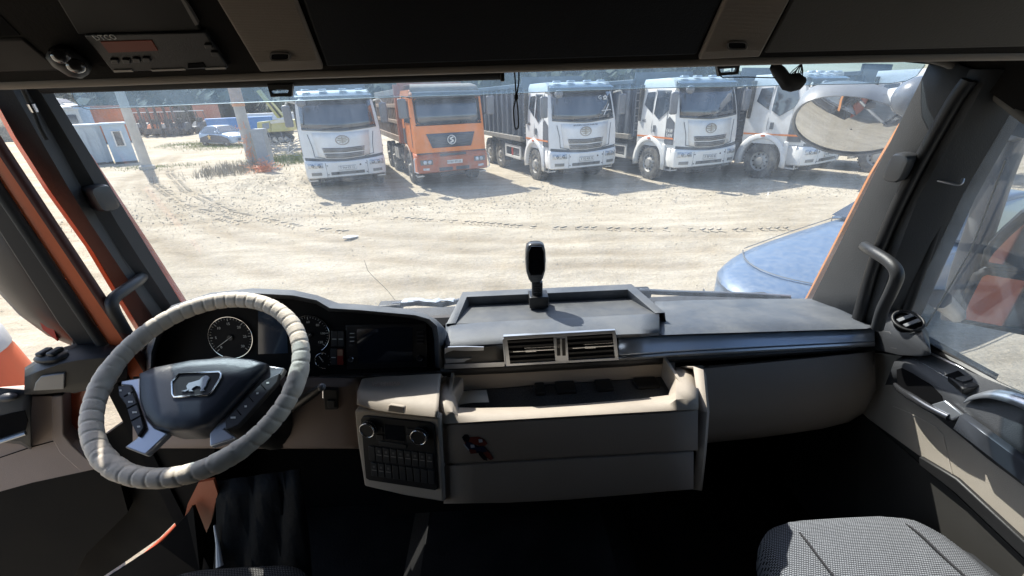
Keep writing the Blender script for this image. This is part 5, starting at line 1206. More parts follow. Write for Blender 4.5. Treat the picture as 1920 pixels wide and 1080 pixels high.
def faw():
    root = thing("white_tipper_truck", "tmp", "truck")
    PINV.pop(root.name, None)
    prof = [(1.10, 0.05, 1.225), (1.3, 0.06, 1.235), (1.6, 0.09, 1.24), (1.92, 0.13, 1.235), (2.1, 0.17, 1.225), (2.4, 0.25, 1.20), (2.7, 0.34, 1.165), (2.84, 0.40, 1.14), (2.95, 0.47, 1.12), (3.05, 0.58, 1.09), (3.11, 0.78, 1.05)]
    yf = lambda z: interp([(a, b) for a, b, c in prof], z); hw = lambda z: interp([(a, c) for a, b, c in prof], z)
    FR = lambda u, z, off=0.0: Vector((u * (1 + off * 0.3), yf(z) + 0.16 * (abs(u) / hw(z)) ** 4 - off, z))
    us = [-1, -0.97, -0.9, -0.75, -0.5, -0.25, 0, 0.25, 0.5, 0.75, 0.9, 0.97, 1]
    rows = []
    for (z, y, h) in prof:
        r = [Vector((-h, 2.12, z)), Vector((-h, 1.4, z)), Vector((-h, 0.55, z))] + [FR(u * h, z) for u in us] + [Vector((h, 0.55, z)), Vector((h, 1.4, z)), Vector((h, 2.12, z))]
        rows.append(r)
    mb = MB().grid(rows); n = len(rows[0]); k = len(mb.v) - n
    top = rows[-1]
    mb.add([top[0], top[1], top[2]] + top[3:-3] + top[-3:], [tuple(range(n))])
    for i in range(len(rows) - 1): pass
    mb.add([r[0] for r in rows] + [r[-1] for r in rows][::-1], [tuple(range(2 * len(rows)))])
    body = obj("cab_body", mb, WHITE, root, smooth=32)
    def fpatch(name, bot, tp, m, par, off=0.012, rows_=4, **kw):
        g_ = []
        for i in range(rows_ + 1):
            t = i / rows_; g_.append([FR(lerp(a[0], b[0], t), lerp(a[1], b[1], t), off) for a, b in zip(bot, tp)])
        return obj(name, MB().grid(g_), m, par, smooth=40, solid=0.01, **kw)
    # windscreen with V shaped lower edge
    wsu = [-1.12, -0.9, -0.6, -0.3, 0, 0.3, 0.6, 0.9, 1.12]
    wsc = fpatch("windscreen", [(u, 1.93 + 0.09 * (abs(u) / 1.12) ** 1.3) for u in wsu], [(u * 0.955, 2.80) for u in wsu], TGLASS, root)
    fpatch("wiper_cover", [(u, 1.90 + 0.09 * (abs(u) / 1.12) ** 1.3) for u in wsu], [(u, 1.955 + 0.09 * (abs(u) / 1.12) ** 1.3) for u in wsu], GREYP, root, 0.016, 1)
    for s in (-0.55, 0.25): obj("wiper", MB().tube([FR(s, 1.97, 0.03), FR(s + 0.62, 2.02, 0.035)], 0.012, 6), RUBBER, wsc)
    obj("visor", MB().grid([[FR(u * 1.08, z, o) for u in us] for z, o in ((2.80, 0.02), (2.86, 0.16), (2.93, 0.22), (2.97, 0.16), (3.02, 0.02))]), mat("visor_smoke", (0.10, 0.13, 0.17), 0.2), root, smooth=50, solid=0.012)
    for u in (-0.8, -0.3, 0.3, 0.8): obj("roof_lamp", MB().box((u, 0.62, 3.12), (0.24, 0.16, 0.06)), LAMP, root, bevel=0.02)
    # grille panels
    fpatch("nose_panel", [(-0.78, 1.18), (-0.4, 1.10), (0, 1.075), (0.4, 1.10), (0.78, 1.18)], [(-0.86, 1.90), (-0.4, 1.87), (0, 1.86), (0.4, 1.87), (0.86, 1.90)], WHITE, root, 0.014)
    for s in (-1, 1):
        obj("panel_crease", MB().tube([FR(s * 0.90, 1.17, 0.012), FR(s * 0.92, 1.5, 0.012), FR(s * 0.99, 1.86, 0.012)], 0.009, 5), GREYP, root)
        obj("panel_crease", MB().tube([FR(s * 0.90, 1.19, 0.014), FR(s * 0.60, 1.12, 0.02)], 0.009, 5), GREYP, root)
    for (z0, z1, w0, w1) in ((1.30, 1.44, 0.62, 0.65), (1.13, 1.27, 0.58, 0.615)):
        gm_ = fpatch("grille", [(-w0, z0), (0, z0 - 0.03), (w0, z0)], [(-w1, z1), (0, z1 - 0.03), (w1, z1)], MESHD, root, 0.022, 1)
        ho = MB()
        for i in range(21):
            for j in range(3):
                u = lerp(-w0 + 0.04, w0 - 0.04, (i + 0.5 * (j % 2)) / 21); z = lerp(z0 + 0.02, z1 - 0.02, j / 2) - 0.03 * (1 - abs(u) / w0)
                ho.box(FR(u, z, 0.03), (0.035, 0.012, 0.026))
        obj("mesh_hole", ho, mat("hole_dark", (0.10, 0.10, 0.10), 0.8), gm_)["kind"] = "stuff"
    # emblem
    ec = FR(0, 1.64, 0.03)
    ring = [ec + Vector((0.20 * math.cos(a), 0, 0.135 * math.sin(a))) for a in [2 * math.pi * k / 28 for k in range(28)]]
    EMB = mat("emblem_steel", (0.36, 0.35, 0.33), 0.3, metal=0.6)
    eo = obj("emblem_ring", MB().tube(ring, 0.016, 6, closed=True), EMB, root, smooth=60)
    eb_ = MB()
    eb_.box(ec + Vector((0, 0, 0)), (0.03, 0.025, 0.21))
    for s in (-1, 1):
        eb_.box(ec + Vector((s * 0.075, 0, 0.055)), (0.11, 0.025, 0.026)); eb_.box(ec + Vector((s * 0.09, 0, 0.0)), (0.14, 0.025, 0.026)); eb_.box(ec + Vector((s * 0.06, 0, -0.055)), (0.08, 0.025, 0.026))
    obj("emblem_wings", eb_, EMB, eo)["kind"] = "stuff"
    # bumper
    bprof = [(0.50, 0.10, 1.16), (0.54, 0.02, 1.215), (0.75, 0.0, 1.235), (0.98, 0.0, 1.235), (1.05, 0.03, 1.225)]
    BF = lambda u, z, off=0.0: Vector((u, interp([(a, b) for a, b, c in bprof], z) + 0.19 * (abs(u) / 1.235) ** 4 - off - 0.03, z))
    rows = []
    for (z, y, h) in bprof:
        zz_ = lambda u: z + (0.09 * (abs(u) / 1.235) ** 1.5 - 0.05 if z > 1.0 else 0)
        rows.append([Vector((-h, 0.62, z + (0.04 if z > 1 else 0)))] + [Vector((BF(u * h, z).x, BF(u * h, z).y, zz_(u * h))) for u in us] + [Vector((h, 0.62, z + (0.04 if z > 1 else 0)))])
    bmp = obj("bumper", MB().grid(rows), WHITE, root, smooth=35, solid=0.012)
    obj("bumper_gap", MB().grid([[FR(u * 1.2, z + 0.09 * abs(u) ** 1.5 - 0.05, 0.004) for u in us] for z in (1.04, 1.13)]), GREYP, root, solid=0.01)
    for s in (-1, 1):
        hl2 = MB().grid([[BF(s * u, z, 0.012) for u in (0.72, 0.85, 1.0, 1.10, 1.17)] for z in (0.84, 0.92, 0.99)])
        ho_ = obj("headlight", hl2, LAMP, root, smooth=50, solid=0.02)
        for u in (0.83, 1.02): obj("lamp_bowl", MB().ball(BF(s * u, 0.915, 0.02), (0.062, 0.03, 0.052), 12, 8), mat("lamp_bowl", (0.30, 0.32, 0.35), 0.08, metal=0.7), ho_, smooth=60)
        obj("fog_lamp", MB().grid([[BF(s * u, z, 0.012) for u in (0.80, 0.95, 1.10)] for z in (0.61, 0.70)]), mat("fog_slot", (0.22, 0.22, 0.21), 0.4), root, solid=0.015)
        obj("bumper_joint", MB().tube([BF(s * 0.64, 0.56, 0.008), BF(s * 0.64, 0.98, 0.008)], 0.008, 5), GREYP, root)
        for z in (0.62, 0.90): obj("bolt_cap", MB().cyl(BF(s * 0.60, z, 0.0), BF(s * 0.60, z, 0.02), 0.02, 8), GREYP, root)
    obj("lower_intake", MB().grid([[BF(u, z, 0.012) for u in (-0.52, 0, 0.52)] for z in (0.595, 0.69)]), mat("intake_dark", (0.13, 0.13, 0.125), 0.7), root, solid=0.01)
    for u in (-0.3, 0.28): obj("tow_eye", MB().cyl(BF(u, 0.65, 0.0), BF(u, 0.65, 0.025), 0.035, 10), CHAS, root)
    obj("tow_cap", MB().cyl(BF(0.42, 0.87, -0.02), BF(0.42, 0.87, 0.014), 0.028, 10), CHAS, root)
    pl_ = obj("number_plate", MB().box(BF(0.0, 0.80, 0.02), (0.54, 0.02, 0.125)), PLATEM, root)
    obj("plate_frame", MB().tube([BF(0, 0.80, 0.026) + Vector((sx * 0.27, 0, sz * 0.064)) for sx, sz in ((-1, -1), (1, -1), (1, 1), (-1, 1))], 0.007, 4, closed=True), PRINT, pl_)
    obj("under_shield", MB().bx(-0.75, 0.75, 0.12, 0.5, 0.34, 0.52), CHAS, root, bevel=0.05)
    # cab sides
    for s in (-1, 1):
        X = lambda z, o=0.012: s * (hw(z) + o)
        S = lambda y, z, o=0.012: Vector((X(z, o), y, z))
        obj("door_window", MB().prism([S(0.72, 2.74), S(1.32, 2.76), S(1.32, 2.08), S(1.05, 1.92), S(0.62, 2.20), S(0.60, 2.4)], (s * 0.006, 0, 0)), TGLASS, root)
        obj("rear_window", MB().prism([S(1.42, 2.74), S(1.80, 2.72), S(1.86, 2.35), S(1.42, 2.10)], (s * 0.006, 0, 0)), TGLASS, root)
        obj("corner_panel", MB().prism([S(0.28, 1.20), S(0.66, 1.20), S(0.66, 1.92), S(0.55, 2.02), S(0.30, 1.86)], (s * 0.006, 0, 0)), mat("corner_panel", (0.10, 0.11, 0.125), 0.35), root)
        obj("side_stripe", MB().prism([S(0.28, 1.36, 0.022), S(2.1, 1.36), S(2.1, 1.41), S(0.28, 1.41, 0.022)], (s * 0.004, 0, 0)), STRIPE, root)
        obj("door_seam", MB().tube([S(0.68, 1.22), S(0.68, 2.1), S(0.70, 2.76), S(1.38, 2.80), S(1.38, 1.6), S(1.36, 1.5)], 0.008, 4), GREYP, root)
        obj("door_handle", MB().box(S(1.22, 1.64, 0.02), (0.03, 0.10, 0.20)), GREYP, root)
        obj("air_intake", MB().box(S(2.02, 2.4, 0.04), (0.14, 0.10, 1.1)), CHAS, root, bevel=0.02)
        # fender arch over the front wheel
        rows = []
        for k in range(13):
            a = RAD(lerp(-12, 192, k / 12)); ca, sa = math.cos(a), math.sin(a)
            rows.append([Vector((s * x, 1.42 + r * ca, 0.58 + r * sa)) for x, r in ((0.92, 0.66), (1.22, 0.66), (1.27, 0.70), (1.27, 0.80), (1.24, 0.84))])
        fd = obj("fender", MB().grid(rows), WHITE, root, smooth=50, solid=0.012)
        obj("side_marker", MB().box((s * 1.285, 1.42, 1.34), (0.012, 0.13, 0.06)), mat("marker_orange", (0.7, 0.16, 0.05), 0.3), fd)
        obj("fender_flap", MB().bx(s * 1.18, s * 1.27, 0.60, 0.74, 0.62, 1.2), WHITE, root, bevel=0.02)
        # steps
        st_ = MB().bx(s * 0.95, s * 1.22, 0.30, 0.62, 0.40, 0.44)
        stp = obj("step", st_, SILVER, root)
        obj("step", MB().bx(s * 1.0, s * 1.24, 0.34, 0.64, 0.80, 0.84), SILVER, root)
        for y in (0.32, 0.60): obj("step_bracket", MB().tube([(s * 1.2, y, 0.42), (s * 1.23, y + 0.03, 1.1)], 0.02, 6), SILVER, stp)
        obj("step_side", MB().bx(s * 0.9, s * 0.98, 0.30, 0.66, 0.45, 1.15), CHAS, root)
        # mirrors
        arm = MB().tube([S(0.40, 2.76, 0.0), Vector((s * (hw(2.7) + 0.20), 0.26, 2.82)), Vector((s * (hw(2.7) + 0.26), 0.24, 2.70))], 0.025, 8)
        mo = obj("mirror_arm", arm, CREAM, root, smooth=60)
        obj("mirror", MB().box((s * (hw(2.7) + 0.26), 0.22, 2.40), (0.24, 0.14, 0.62)), mat("mirror_shell", (0.16, 0.17, 0.19), 0.45), root, bevel=0.05)
    obj("kerb_mirror", MB().ball((-0.98, 0.10, 2.76), (0.14, 0.10, 0.12)), mat("mirror_shell", (0.16, 0.17, 0.19), 0.45), root, smooth=60)
    # roof box top / sunshade seen from the side
    # chassis
    for s in (-1, 1): obj("chassis_rail", MB().bx(s * 0.36, s * 0.46, 0.5, 8.2, 0.80, 1.05), CHAS, root)
    for y in (1.42, 5.1, 6.5): obj("axle", MB().cyl((-1.0, y, 0.55), (1.0, y, 0.55), 0.09, 10), CHAS, root)
    obj("gearbox", MB().bx(-0.5, 0.5, 0.5, 2.2, 0.5, 0.95), CHAS, root)
    # wheels
    def wheel(x, y, s, dual=False):
        R_ = 0.545; w_ = 0.33
        t = MB().lathe([(0.30, -w_ / 2 + 0.02), (0.42, -w_ / 2), (R_ - 0.035, -w_ / 2 + 0.015), (R_, -w_ / 2 + 0.05), (R_, w_ / 2 - 0.05), (R_ - 0.035, w_ / 2 - 0.015), (0.42, w_ / 2), (0.30, w_ / 2 - 0.02)], (x, y, R_), 'X', 32)
        for k in range(36):
            a = 2 * math.pi * k / 36
            for xx_ in (-0.09, 0.09):
                t.box((x + xx_, y + (R_ + 0.004) * math.cos(a + xx_), R_ + (R_ + 0.004) * math.sin(a + xx_)), (0.12, 0.045, 0.028), Matrix.Rotation(a + xx_ + math.pi / 2, 3, 'X'))
        wo = obj("wheel", t, TYRE, root, smooth=35)
        xs_ = x + s * 0.09
        obj("rim", MB().lathe([(0.31, s * 0.05), (0.29, s * 0.03), (0.24, -s * 0.0), (0.16, s * 0.03), (0.13, s * 0.05), (0.125, s * 0.10), (0.0, s * 0.11)], (xs_, y, R_), 'X', 24), RIM, wo, smooth=40)
        hb_ = MB()
        for k in range(10):
            a = 2 * math.pi * k / 10
            hb_.cyl((xs_ + s * 0.025, y + 0.225 * math.cos(a), R_ + 0.225 * math.sin(a)), (xs_ + s * 0.034, y + 0.225 * math.cos(a), R_ + 0.225 * math.sin(a)), 0.032, 8)
        obj("hand_hole", hb_, CHAS, wo)["kind"] = "stuff"
    for s in (-1, 1):
        wheel(s * 1.06, 1.42, s)
        for y in (5.1, 6.5): wheel(s * 1.03, y, s)
    # tipping bed
    bed = MB().bx(-1.16, 1.16, 2.55, 8.4, 1.28, 1.40)
    obj("bed_floor", bed, BEDB, root)
    for s in (-1, 1):
        obj("bed_side", MB().bx(s * 1.14, s * 1.20, 2.55, 8.4, 1.38, 3.05), BEDB, root)
        obj("bed_rail", MB().bx(s * 1.12, s * 1.30, 2.5, 8.4, 3.0, 3.14), BEDB, root, bevel=0.02)
        obj("bed_sill", MB().bx(s * 1.12, s * 1.31, 2.5, 8.4, 1.22, 1.40), mat("bed_sill", (0.20, 0.19, 0.17), 0.6, dirt=0.6), root, bevel=0.02)
        for k in range(11): obj("bed_rib", MB().bx(s * 1.19, s * 1.29, 2.62 + k * 0.56, 2.76 + k * 0.56, 1.40, 3.0), BEDB, root, bevel=0.02)
        # side guard
        for z in (0.56, 0.95): obj("guard_bar", MB().bx(s * 1.20, s * 1.24, 2.7, 4.3, z, z + 0.09), PLATEM, root)
        for y in (2.7, 3.5, 4.22): obj("guard_post", MB().bx(s * 1.195, s * 1.235, y, y + 0.09, 0.56, 1.04), REDW if y == 3.5 else PLATEM, root)
        # ladder
        for k in range(6): obj("ladder_rung", MB().bx(s * 0.98, s * 1.2, 2.36, 2.42, 1.5 + k * 0.24, 1.54 + k * 0.24), SILVER, root)
        obj("ladder_rail", MB().bx(s * 1.18, s * 1.21, 2.36, 2.42, 1.35, 3.0), BEDB, root)
        obj("mud_flap", MB().bx(s * 0.85, s * 1.22, 4.42, 4.45, 0.35, 1.1), RUBBER, root)
    obj("bed_front", MB().bx(-1.2, 1.2, 2.48, 2.56, 1.30, 3.35), BEDB, root)
    obj("fuel_tank", MB().cyl((-0.85, 2.35, 0.75), (-0.85, 3.7, 0.75), 0.30, 20), mat("tank_alloy", (0.30, 0.31, 0.33), 0.35, metal=0.6), root, smooth=40)
    obj("air_tank", MB().cyl((0.85, 2.45, 0.75), (0.85, 3.4, 0.75), 0.22, 20), CHAS, root, smooth=40)
    return root
def kids(o): return list(o.children)
def copy_tree(o, parent=None):
    c = o.copy(); COL.objects.link(c)
    c.parent = parent
    for ch in kids(o): copy_tree(ch, c)
    return c
def plate_text(root, s, y=-0.053, z=0.80):
    pn = [c for c in root.children if c.name.startswith("number_plate")][0]
    o = text_obj("lettering", s, 0.105, PRINT, pn, frame((1, 0, 0), (0, 0, 1), (0, y - 0.01, z)), 0.002, sx=0.82)
base_truck = faw()
spots = [(-4.86, 14.55, 21, "white tipper truck at the left end of the row, left of the orange one", "Т 944 КУ 12"),
         (2.97, 14.50, 19, "white tipper truck just right of the orange truck, slate grey bed beside it", "У 732 КА 15"),
         (6.78, 13.87, 19, "second white tipper truck right of the orange one, with FAW lettered corner panel", "Р 787 КК 02"),
         (10.38, 13.52, 30, "white tipper truck whose cab side faces us, just left of the front mirror", "Н 418 ТВ 23"),
         (14.35, 13.55, 32, "white tipper truck farthest right, half hidden by the front mirror and pillar", None)]
# copies first, lettering afterwards
copies = [base_truck] + [copy_tree(base_truck) for _ in spots[1:]]
for root, (x, y, a, lab, num) in zip(copies, spots):
    root.location = (x, y, 0); root.rotation_euler = (0, 0, RAD(a)); root["label"] = lab; root["group"] = "white tipper trucks parked in a row"
    if num: plate_text(root, num)
# each truck carries its own dust
for root, (c_, d_, dc_) in zip(copies, (((0.78, 0.78, 0.77), 0.30, (0.50, 0.45, 0.37)), ((0.80, 0.80, 0.80), 0.20, (0.45, 0.40, 0.33)), ((0.81, 0.805, 0.78), 0.34, (0.48, 0.41, 0.32)), ((0.77, 0.77, 0.76), 0.5, (0.44, 0.38, 0.31)), ((0.78, 0.78, 0.78), 0.3, (0.45, 0.40, 0.33)))):
    wm = mat("white_paint_" + root.name.replace(".", "_"), c_, 0.36, coat=0.2, var=0.05, vscale=2, dirt=d_, dirtcol=dc_, dscale=1.2 + 2 * d_)
    for ch in root.children:
        if ch.data and ch.data.materials and ch.data.materials[0] == WHITE:
            ch.material_slots[0].link = 'OBJECT'; ch.material_slots[0].material = wm
# lettering on the black corner panels (viewer's left side)
for i, root in enumerate(copies):
    if i in (2,):
        cp = [c for c in root.children if c.name.startswith("corner_panel")][0]
        for z in (1.46, 1.60): text_obj("lettering", "FAW", 0.17, PLATEM, cp, frame((0, -1, 0), (0, 0, 1), (-1.262, 0.47, z)), 0.002, sx=0.8)
    if i in (1, 2):
        bd_ = [c for c in root.children if c.name.startswith("cab_body")][0]
        text_obj("lettering", "460", 0.13, PRINT, bd_, frame((0, -1, 0), (0, 0, 1), (-1.243, 1.80, 1.86)), 0.002)
# white stickers on the windscreen of the middle truck
for root in (copies[1],):
    wsn = [c for c in root.children if c.name.startswith("windscreen")][0]
    text_obj("lettering", "G", 0.17, PLATEM, wsn, frame((1, 0.06, 0), (0, 0.28, 1), (0.60, 0.28, 2.62)), 0.003)
    sm = MB(); cc = Vector((0.80, 0.30, 2.62))
    for k in range(5):
        a = RAD(90 + 72 * k); sm.box(cc + Vector((0.05 * math.cos(a), -0.005, 0.05 * math.sin(a))), (0.045, 0.01, 0.045))
    obj("star_sticker", sm, PLATEM, wsn)["kind"] = "stuff"
    obj("wide_line", MB().tube([(0.62, 0.165, 2.23), (1.02, 0.265, 2.25)], 0.015, 5), PLATEM, wsn)
    obj("wide_line", MB().tube([(0.70, 0.15, 2.10), (0.92, 0.26, 2.42)], 0.018, 5), PLATEM, wsn)
    text_obj("lettering", "АВТОПАРК  БЛАГОУСТРОЙСТВО", 0.055, PRINT, [c for c in root.children if c.name.startswith("nose_panel")][0], frame((1, 0, 0), (0, 0.1, 1), (0, 0.088, 1.83)), 0.002)

# ---------------------------------------------------------------- orange tipper
def orange_truck():
    root = thing("orange_tipper_truck", "orange tipper truck with black grille and rusty ribbed bed, between the white trucks", "truck", group=None)
    PINV.pop(root.name, None)
    OR = mat("tipper_orange", (0.86, 0.24, 0.03), 0.4, coat=0.2, var=0.08, dirt=0.3, dirtcol=(0.42, 0.30, 0.20), dscale=1.8)
    ORD = mat("tipper_orange_dull", (0.52, 0.14, 0.06), 0.55, var=0.12, dirt=0.7, dirtcol=(0.38, 0.29, 0.22), dscale=2)
    BRN = mat("bed_dusty_brown", (0.36, 0.25, 0.18), 0.7, var=0.2, dirt=0.8, dirtcol=(0.46, 0.40, 0.32), dscale=1.5)
    hw = 1.20
    prof = [(1.12, 0.06), (1.3, 0.06), (1.95, 0.10), (2.0, 0.11), (2.75, 0.26), (2.9, 0.32), (3.0, 0.45), (3.04, 0.7)]
    yf = lambda z: interp(prof, z)
    us = [-1, -0.985, -0.94, -0.85, -0.5, 0, 0.5, 0.85, 0.94, 0.985, 1]
    FR = lambda u, z, off=0.0: Vector((u, yf(z) + 0.10 * (abs(u) / hw) ** 8 - off, z))
    rows = []
    for z, y in prof:
        h = hw if z < 2.8 else hw - (z - 2.8) * 0.25
        rows.append([Vector((-h, 2.0, z)), Vector((-h, 0.5, z))] + [FR(u * h, z) for u in us] + [Vector((h, 0.5, z)), Vector((h, 2.0, z))])
    mb = MB().grid(rows); n = len(rows[0]); mb.add(rows[-1], [tuple(range(n))]); mb.add([r[0] for r in rows] + [r[-1] for r in rows][::-1], [tuple(range(2 * len(rows)))])
    obj("cab_body", mb, OR, root, smooth=30)
    def fp(name, bot, tp, m, off=0.012, r_=3, par=root, th=0.01):
        return obj(name, MB().grid([[FR(lerp(a[0], b[0], i / r_), lerp(a[1], b[1], i / r_), off) for a, b in zip(bot, tp)] for i in range(r_ + 1)]), m, par, smooth=40, solid=th)
    wu = [-1.06, -0.95, -0.5, 0, 0.5, 0.95, 1.06]
    w_ = fp("windscreen", [(u, 2.02 + (0.06 if abs(u) > 1 else 0)) for u in wu], [(u, 2.78 - (0.06 if abs(u) > 1 else 0)) for u in wu], TGLASS)
    fp("windscreen_seal", [(u * 1.045, 1.97) for u in wu], [(u * 1.045, 2.02) for u in wu], RUBBER, 0.014, 1)
    obj("seal", MB().tube([FR(u * 1.02, z, 0.02) for u, z in ((-1.06, 2.06), (-0.98, 2.0), (0.98, 2.0), (1.06, 2.06), (1.06, 2.74), (0.98, 2.80), (-0.98, 2.80), (-1.06, 2.74))], 0.022, 6, closed=True), RUBBER, w_)
    for s in (-0.7, 0.0, 0.6): obj("wiper", MB().tube([FR(s - 0.25, 1.99, 0.04), FR(s + 0.3, 2.02, 0.05)], 0.012, 5), RUBBER, w_)
    obj("visor", MB().grid([[FR(u * 1.12, z, o) for u in us] for z, o in ((2.78, 0.02), (2.80, 0.24), (2.93, 0.30), (3.0, 0.05))]), mat("visor_dark", (0.06, 0.065, 0.08), 0.35), root, solid=0.012)
    obj("roof_cap", MB().grid([[Vector((u * h, y, z)) for u in us] for h, y, z in ((1.15, 0.30, 2.98), (1.10, 0.42, 3.12), (1.02, 0.8, 3.20), (1.02, 1.9, 3.20), (1.1, 2.0, 3.0))]), BRN, root, smooth=50, solid=0.012)
    g_ = fp("grille", [(-0.66, 1.28), (0, 1.28), (0.66, 1.28)], [(-0.82, 1.72), (0, 1.72), (0.82, 1.72)], mat("grille_slate", (0.075, 0.09, 0.115), 0.45), 0.02)
    for z in (1.36, 1.44, 1.52, 1.60, 1.66): obj("grille_bar", MB().tube([FR(-0.68 - (z - 1.3) * .33, z, 0.035), FR(0.68 + (z - 1.3) * .33, z, 0.035)], 0.010, 5), mat("grille_bar", (0.10, 0.12, 0.15), 0.4), g_)
    ec = FR(0, 1.51, 0.06)
    lg = obj("emblem_disc", MB().cyl(ec + Vector((0, 0.02, 0)), ec, 0.135, 28), mat("grille_bar", (0.10, 0.12, 0.15), 0.4), root)
    obj("emblem_ring", MB().tube([ec + Vector((0.135 * math.cos(2 * math.pi * k / 28), 0, 0.135 * math.sin(2 * math.pi * k / 28))) for k in range(28)], 0.016, 6, closed=True), PLATEM, lg, smooth=60)
    obj("emblem_bolt", MB().prism([ec + Vector((x, -0.012, z)) for x, z in ((0.05, 0.10), (-0.065, 0.055), (-0.045, -0.005), (0.012, -0.02), (-0.012, -0.045), (-0.07, -0.07), (-0.04, -0.105), (0.065, -0.055), (0.05, 0.005), (-0.012, 0.02), (0.012, 0.045), (0.07, 0.07))], (0, 0.012, 0)), PLATEM, lg)
    # bumper
    BF = lambda u, z, off=0.0: Vector((u, 0.0 + 0.12 * (abs(u) / 1.22) ** 8 - off - (0.03 if z < 1.0 else 0), z))
    rows = [[Vector((-1.22, 0.6, z))] + [BF(u * 1.22, z) + Vector((0, 0.05 if z in (0.50, 1.12) else 0, 0)) for u in us] + [Vector((1.22, 0.6, z))] for z in (0.50, 0.54, 0.8, 0.99, 1.01, 1.12)]
    bo = obj("bumper", MB().grid(rows), ORD, root, smooth=30, solid=0.012)
    obj("bumper_gap", MB().bx(-1.18, 1.18, 0.05, 0.09, 1.105, 1.135), GREYP, root)
    obj("number_plate", MB().box(BF(0.03, 0.82, 0.02), (0.53, 0.02, 0.12)), PLATEM, root)
    for (u0, u1, z0, z1) in ((-0.45, 0.45, 1.02, 1.10),): obj("upper_slot", MB().grid([[BF(u, z, 0.012) for u in (u0, u1)] for z in (z0, z1)]), GREYP, root, solid=0.01)
    for (u0, u1) in ((-0.52, -0.06), (0.06, 0.52)): obj("lower_slot", MB().grid([[BF(u, z, 0.012) for u in (u0, u1)] for z in (0.55, 0.66)]), GREYP, root, solid=0.01)
    obj("tow_bar", MB().tube([(-0.5, 0.05, 0.5), (-0.45, -0.04, 0.40), (0.45, -0.04, 0.40), (0.5, 0.05, 0.5)], 0.03, 8), CHAS, root, smooth=50)
    for s in (-1, 1):
        hb_ = obj("headlight_box", MB().grid([[BF(s * u, z, 0.012) for u in (0.72, 0.95, 1.12)] for z in (0.77, 0.93)]), mat("lamp_box", (0.16, 0.16, 0.16), 0.4), root, solid=0.02)
        for u in (0.82, 0.97): obj("headlamp", MB().ball(BF(s * u, 0.85, 0.03), (0.065, 0.04, 0.062)), LAMP, hb_, smooth=60)
        obj("fog_lamp", MB().grid([[BF(s * u, z, 0.012) for u in (0.85, 1.05)] for z in (0.60, 0.67)]), LAMP, root, solid=0.012)
        S = lambda y, z, o=0.012: Vector((s * (hw + o), y, z))
        obj("door_window", MB().prism([S(0.62, 2.72), S(1.42, 2.74), S(1.42, 2.05), S(0.55, 2.05)], (s * 0.006, 0, 0)), TGLASS, root)
        obj("door_seam", MB().tube([S(0.5, 1.3), S(0.5, 2.8), S(1.5, 2.84), S(1.5, 1.3)], 0.010, 4), GREYP, root)
        obj("side_grille", MB().box(S(1.78, 1.6, 0.01), (0.02, 0.25, 0.5)), GREYP, root)
        rows = []
        for k in range(13):
            a = RAD(lerp(-10, 190, k / 12)); rows.append([Vector((s * x, 1.42 + r * math.cos(a), 0.58 + r * math.sin(a))) for x, r in ((0.92, 0.64), (1.23, 0.64), (1.26, 0.70), (1.24, 0.76))])
        obj("fender", MB().grid(rows), BRN, root, smooth=50, solid=0.012)
        mo = obj("mirror_arm", MB().tube([S(0.35, 2.80, -0.05), Vector((s * 1.42, 0.2, 2.86)), Vector((s * 1.46, 0.2, 2.35)), S(0.4, 2.2, 0)], 0.02, 8), CHAS, root, smooth=50)
        obj("mirror", MB().box((s * 1.46, 0.16, 2.50), (0.26, 0.12, 0.58)), mat("mirror_shell", (0.16, 0.17, 0.19), 0.45), root, bevel=0.04)
        obj("guard_hoop", MB().tube([BF(s * 1.2, 1.0) + Vector((s * 0.05, 0, 0)), Vector((s * 1.30, 0.1, 0.95)), Vector((s * 1.31, 0.12, 0.55)), BF(s * 1.2, 0.52)], 0.018, 6), PLATEM, root)
        obj("step", MB().bx(s * 0.98, s * 1.22, 0.25, 0.6, 0.36, 0.40), SILVER, root)
        obj("chassis_rail", MB().bx(s * 0.36, s * 0.46, 0.5, 8.0, 0.8, 1.05), CHAS, root)
        # bed side with frame of ribs and openings
        obj("bed_side", MB().bx(s * 1.12, s * 1.17, 2.4, 8.2, 1.35, 3.1), mat("bed_rust", (0.16, 0.10, 0.075), 0.8, dirt=0.6, dirtcol=(0.33, 0.26, 0.2)), root)
        for z, h in ((1.32, 0.22), (1.95, 0.14), (2.50, 0.14), (2.92, 0.20)): obj("bed_beam", MB().bx(s * 1.16, s * 1.27, 2.4, 8.2, z, z + h), BRN, root, bevel=0.015)
        for k in range(15): obj("bed_rib", MB().bx(s * 1.16, s * 1.25, 2.62 + k * 0.40, 2.74 + k * 0.40, 1.5, 2.95), BRN, root, bevel=0.015)
        obj("bed_corner", MB().bx(s * 1.14, s * 1.30, 2.30, 2.52, 1.30, 3.25), ORD, root, bevel=0.02)
    obj("bed_front", MB().bx(-1.15, 1.15, 2.30, 2.40, 1.3, 3.3), ORD, root)
    obj("bed_floor", MB().bx(-1.12, 1.12, 2.4, 8.2, 1.25, 1.36), BRN, root)
    obj("fuel_tank", MB().cyl((-0.85, 2.4, 0.75), (-0.85, 3.6, 0.75), 0.30, 20), mat("tank_alloy", (0.30, 0.31, 0.33), 0.35, metal=0.6), root, smooth=40)
    for k in range(3): obj("battery_box", MB().bx(-1.2, -0.9, 3.7 + k * 0.3, 3.94 + k * 0.3, 0.6, 1.05), PLATEM, root, bevel=0.02)
    for w0 in [c for c in base_truck.children if c.name.startswith("wheel") and not c.name.startswith("wheel_")]:
        copy_tree(w0, root)
    for y in (1.42, 5.1, 6.5): obj("axle", MB().cyl((-1.0, y, 0.55), (1.0, y, 0.55), 0.09, 10), CHAS, root)
    return root
ot = orange_truck()
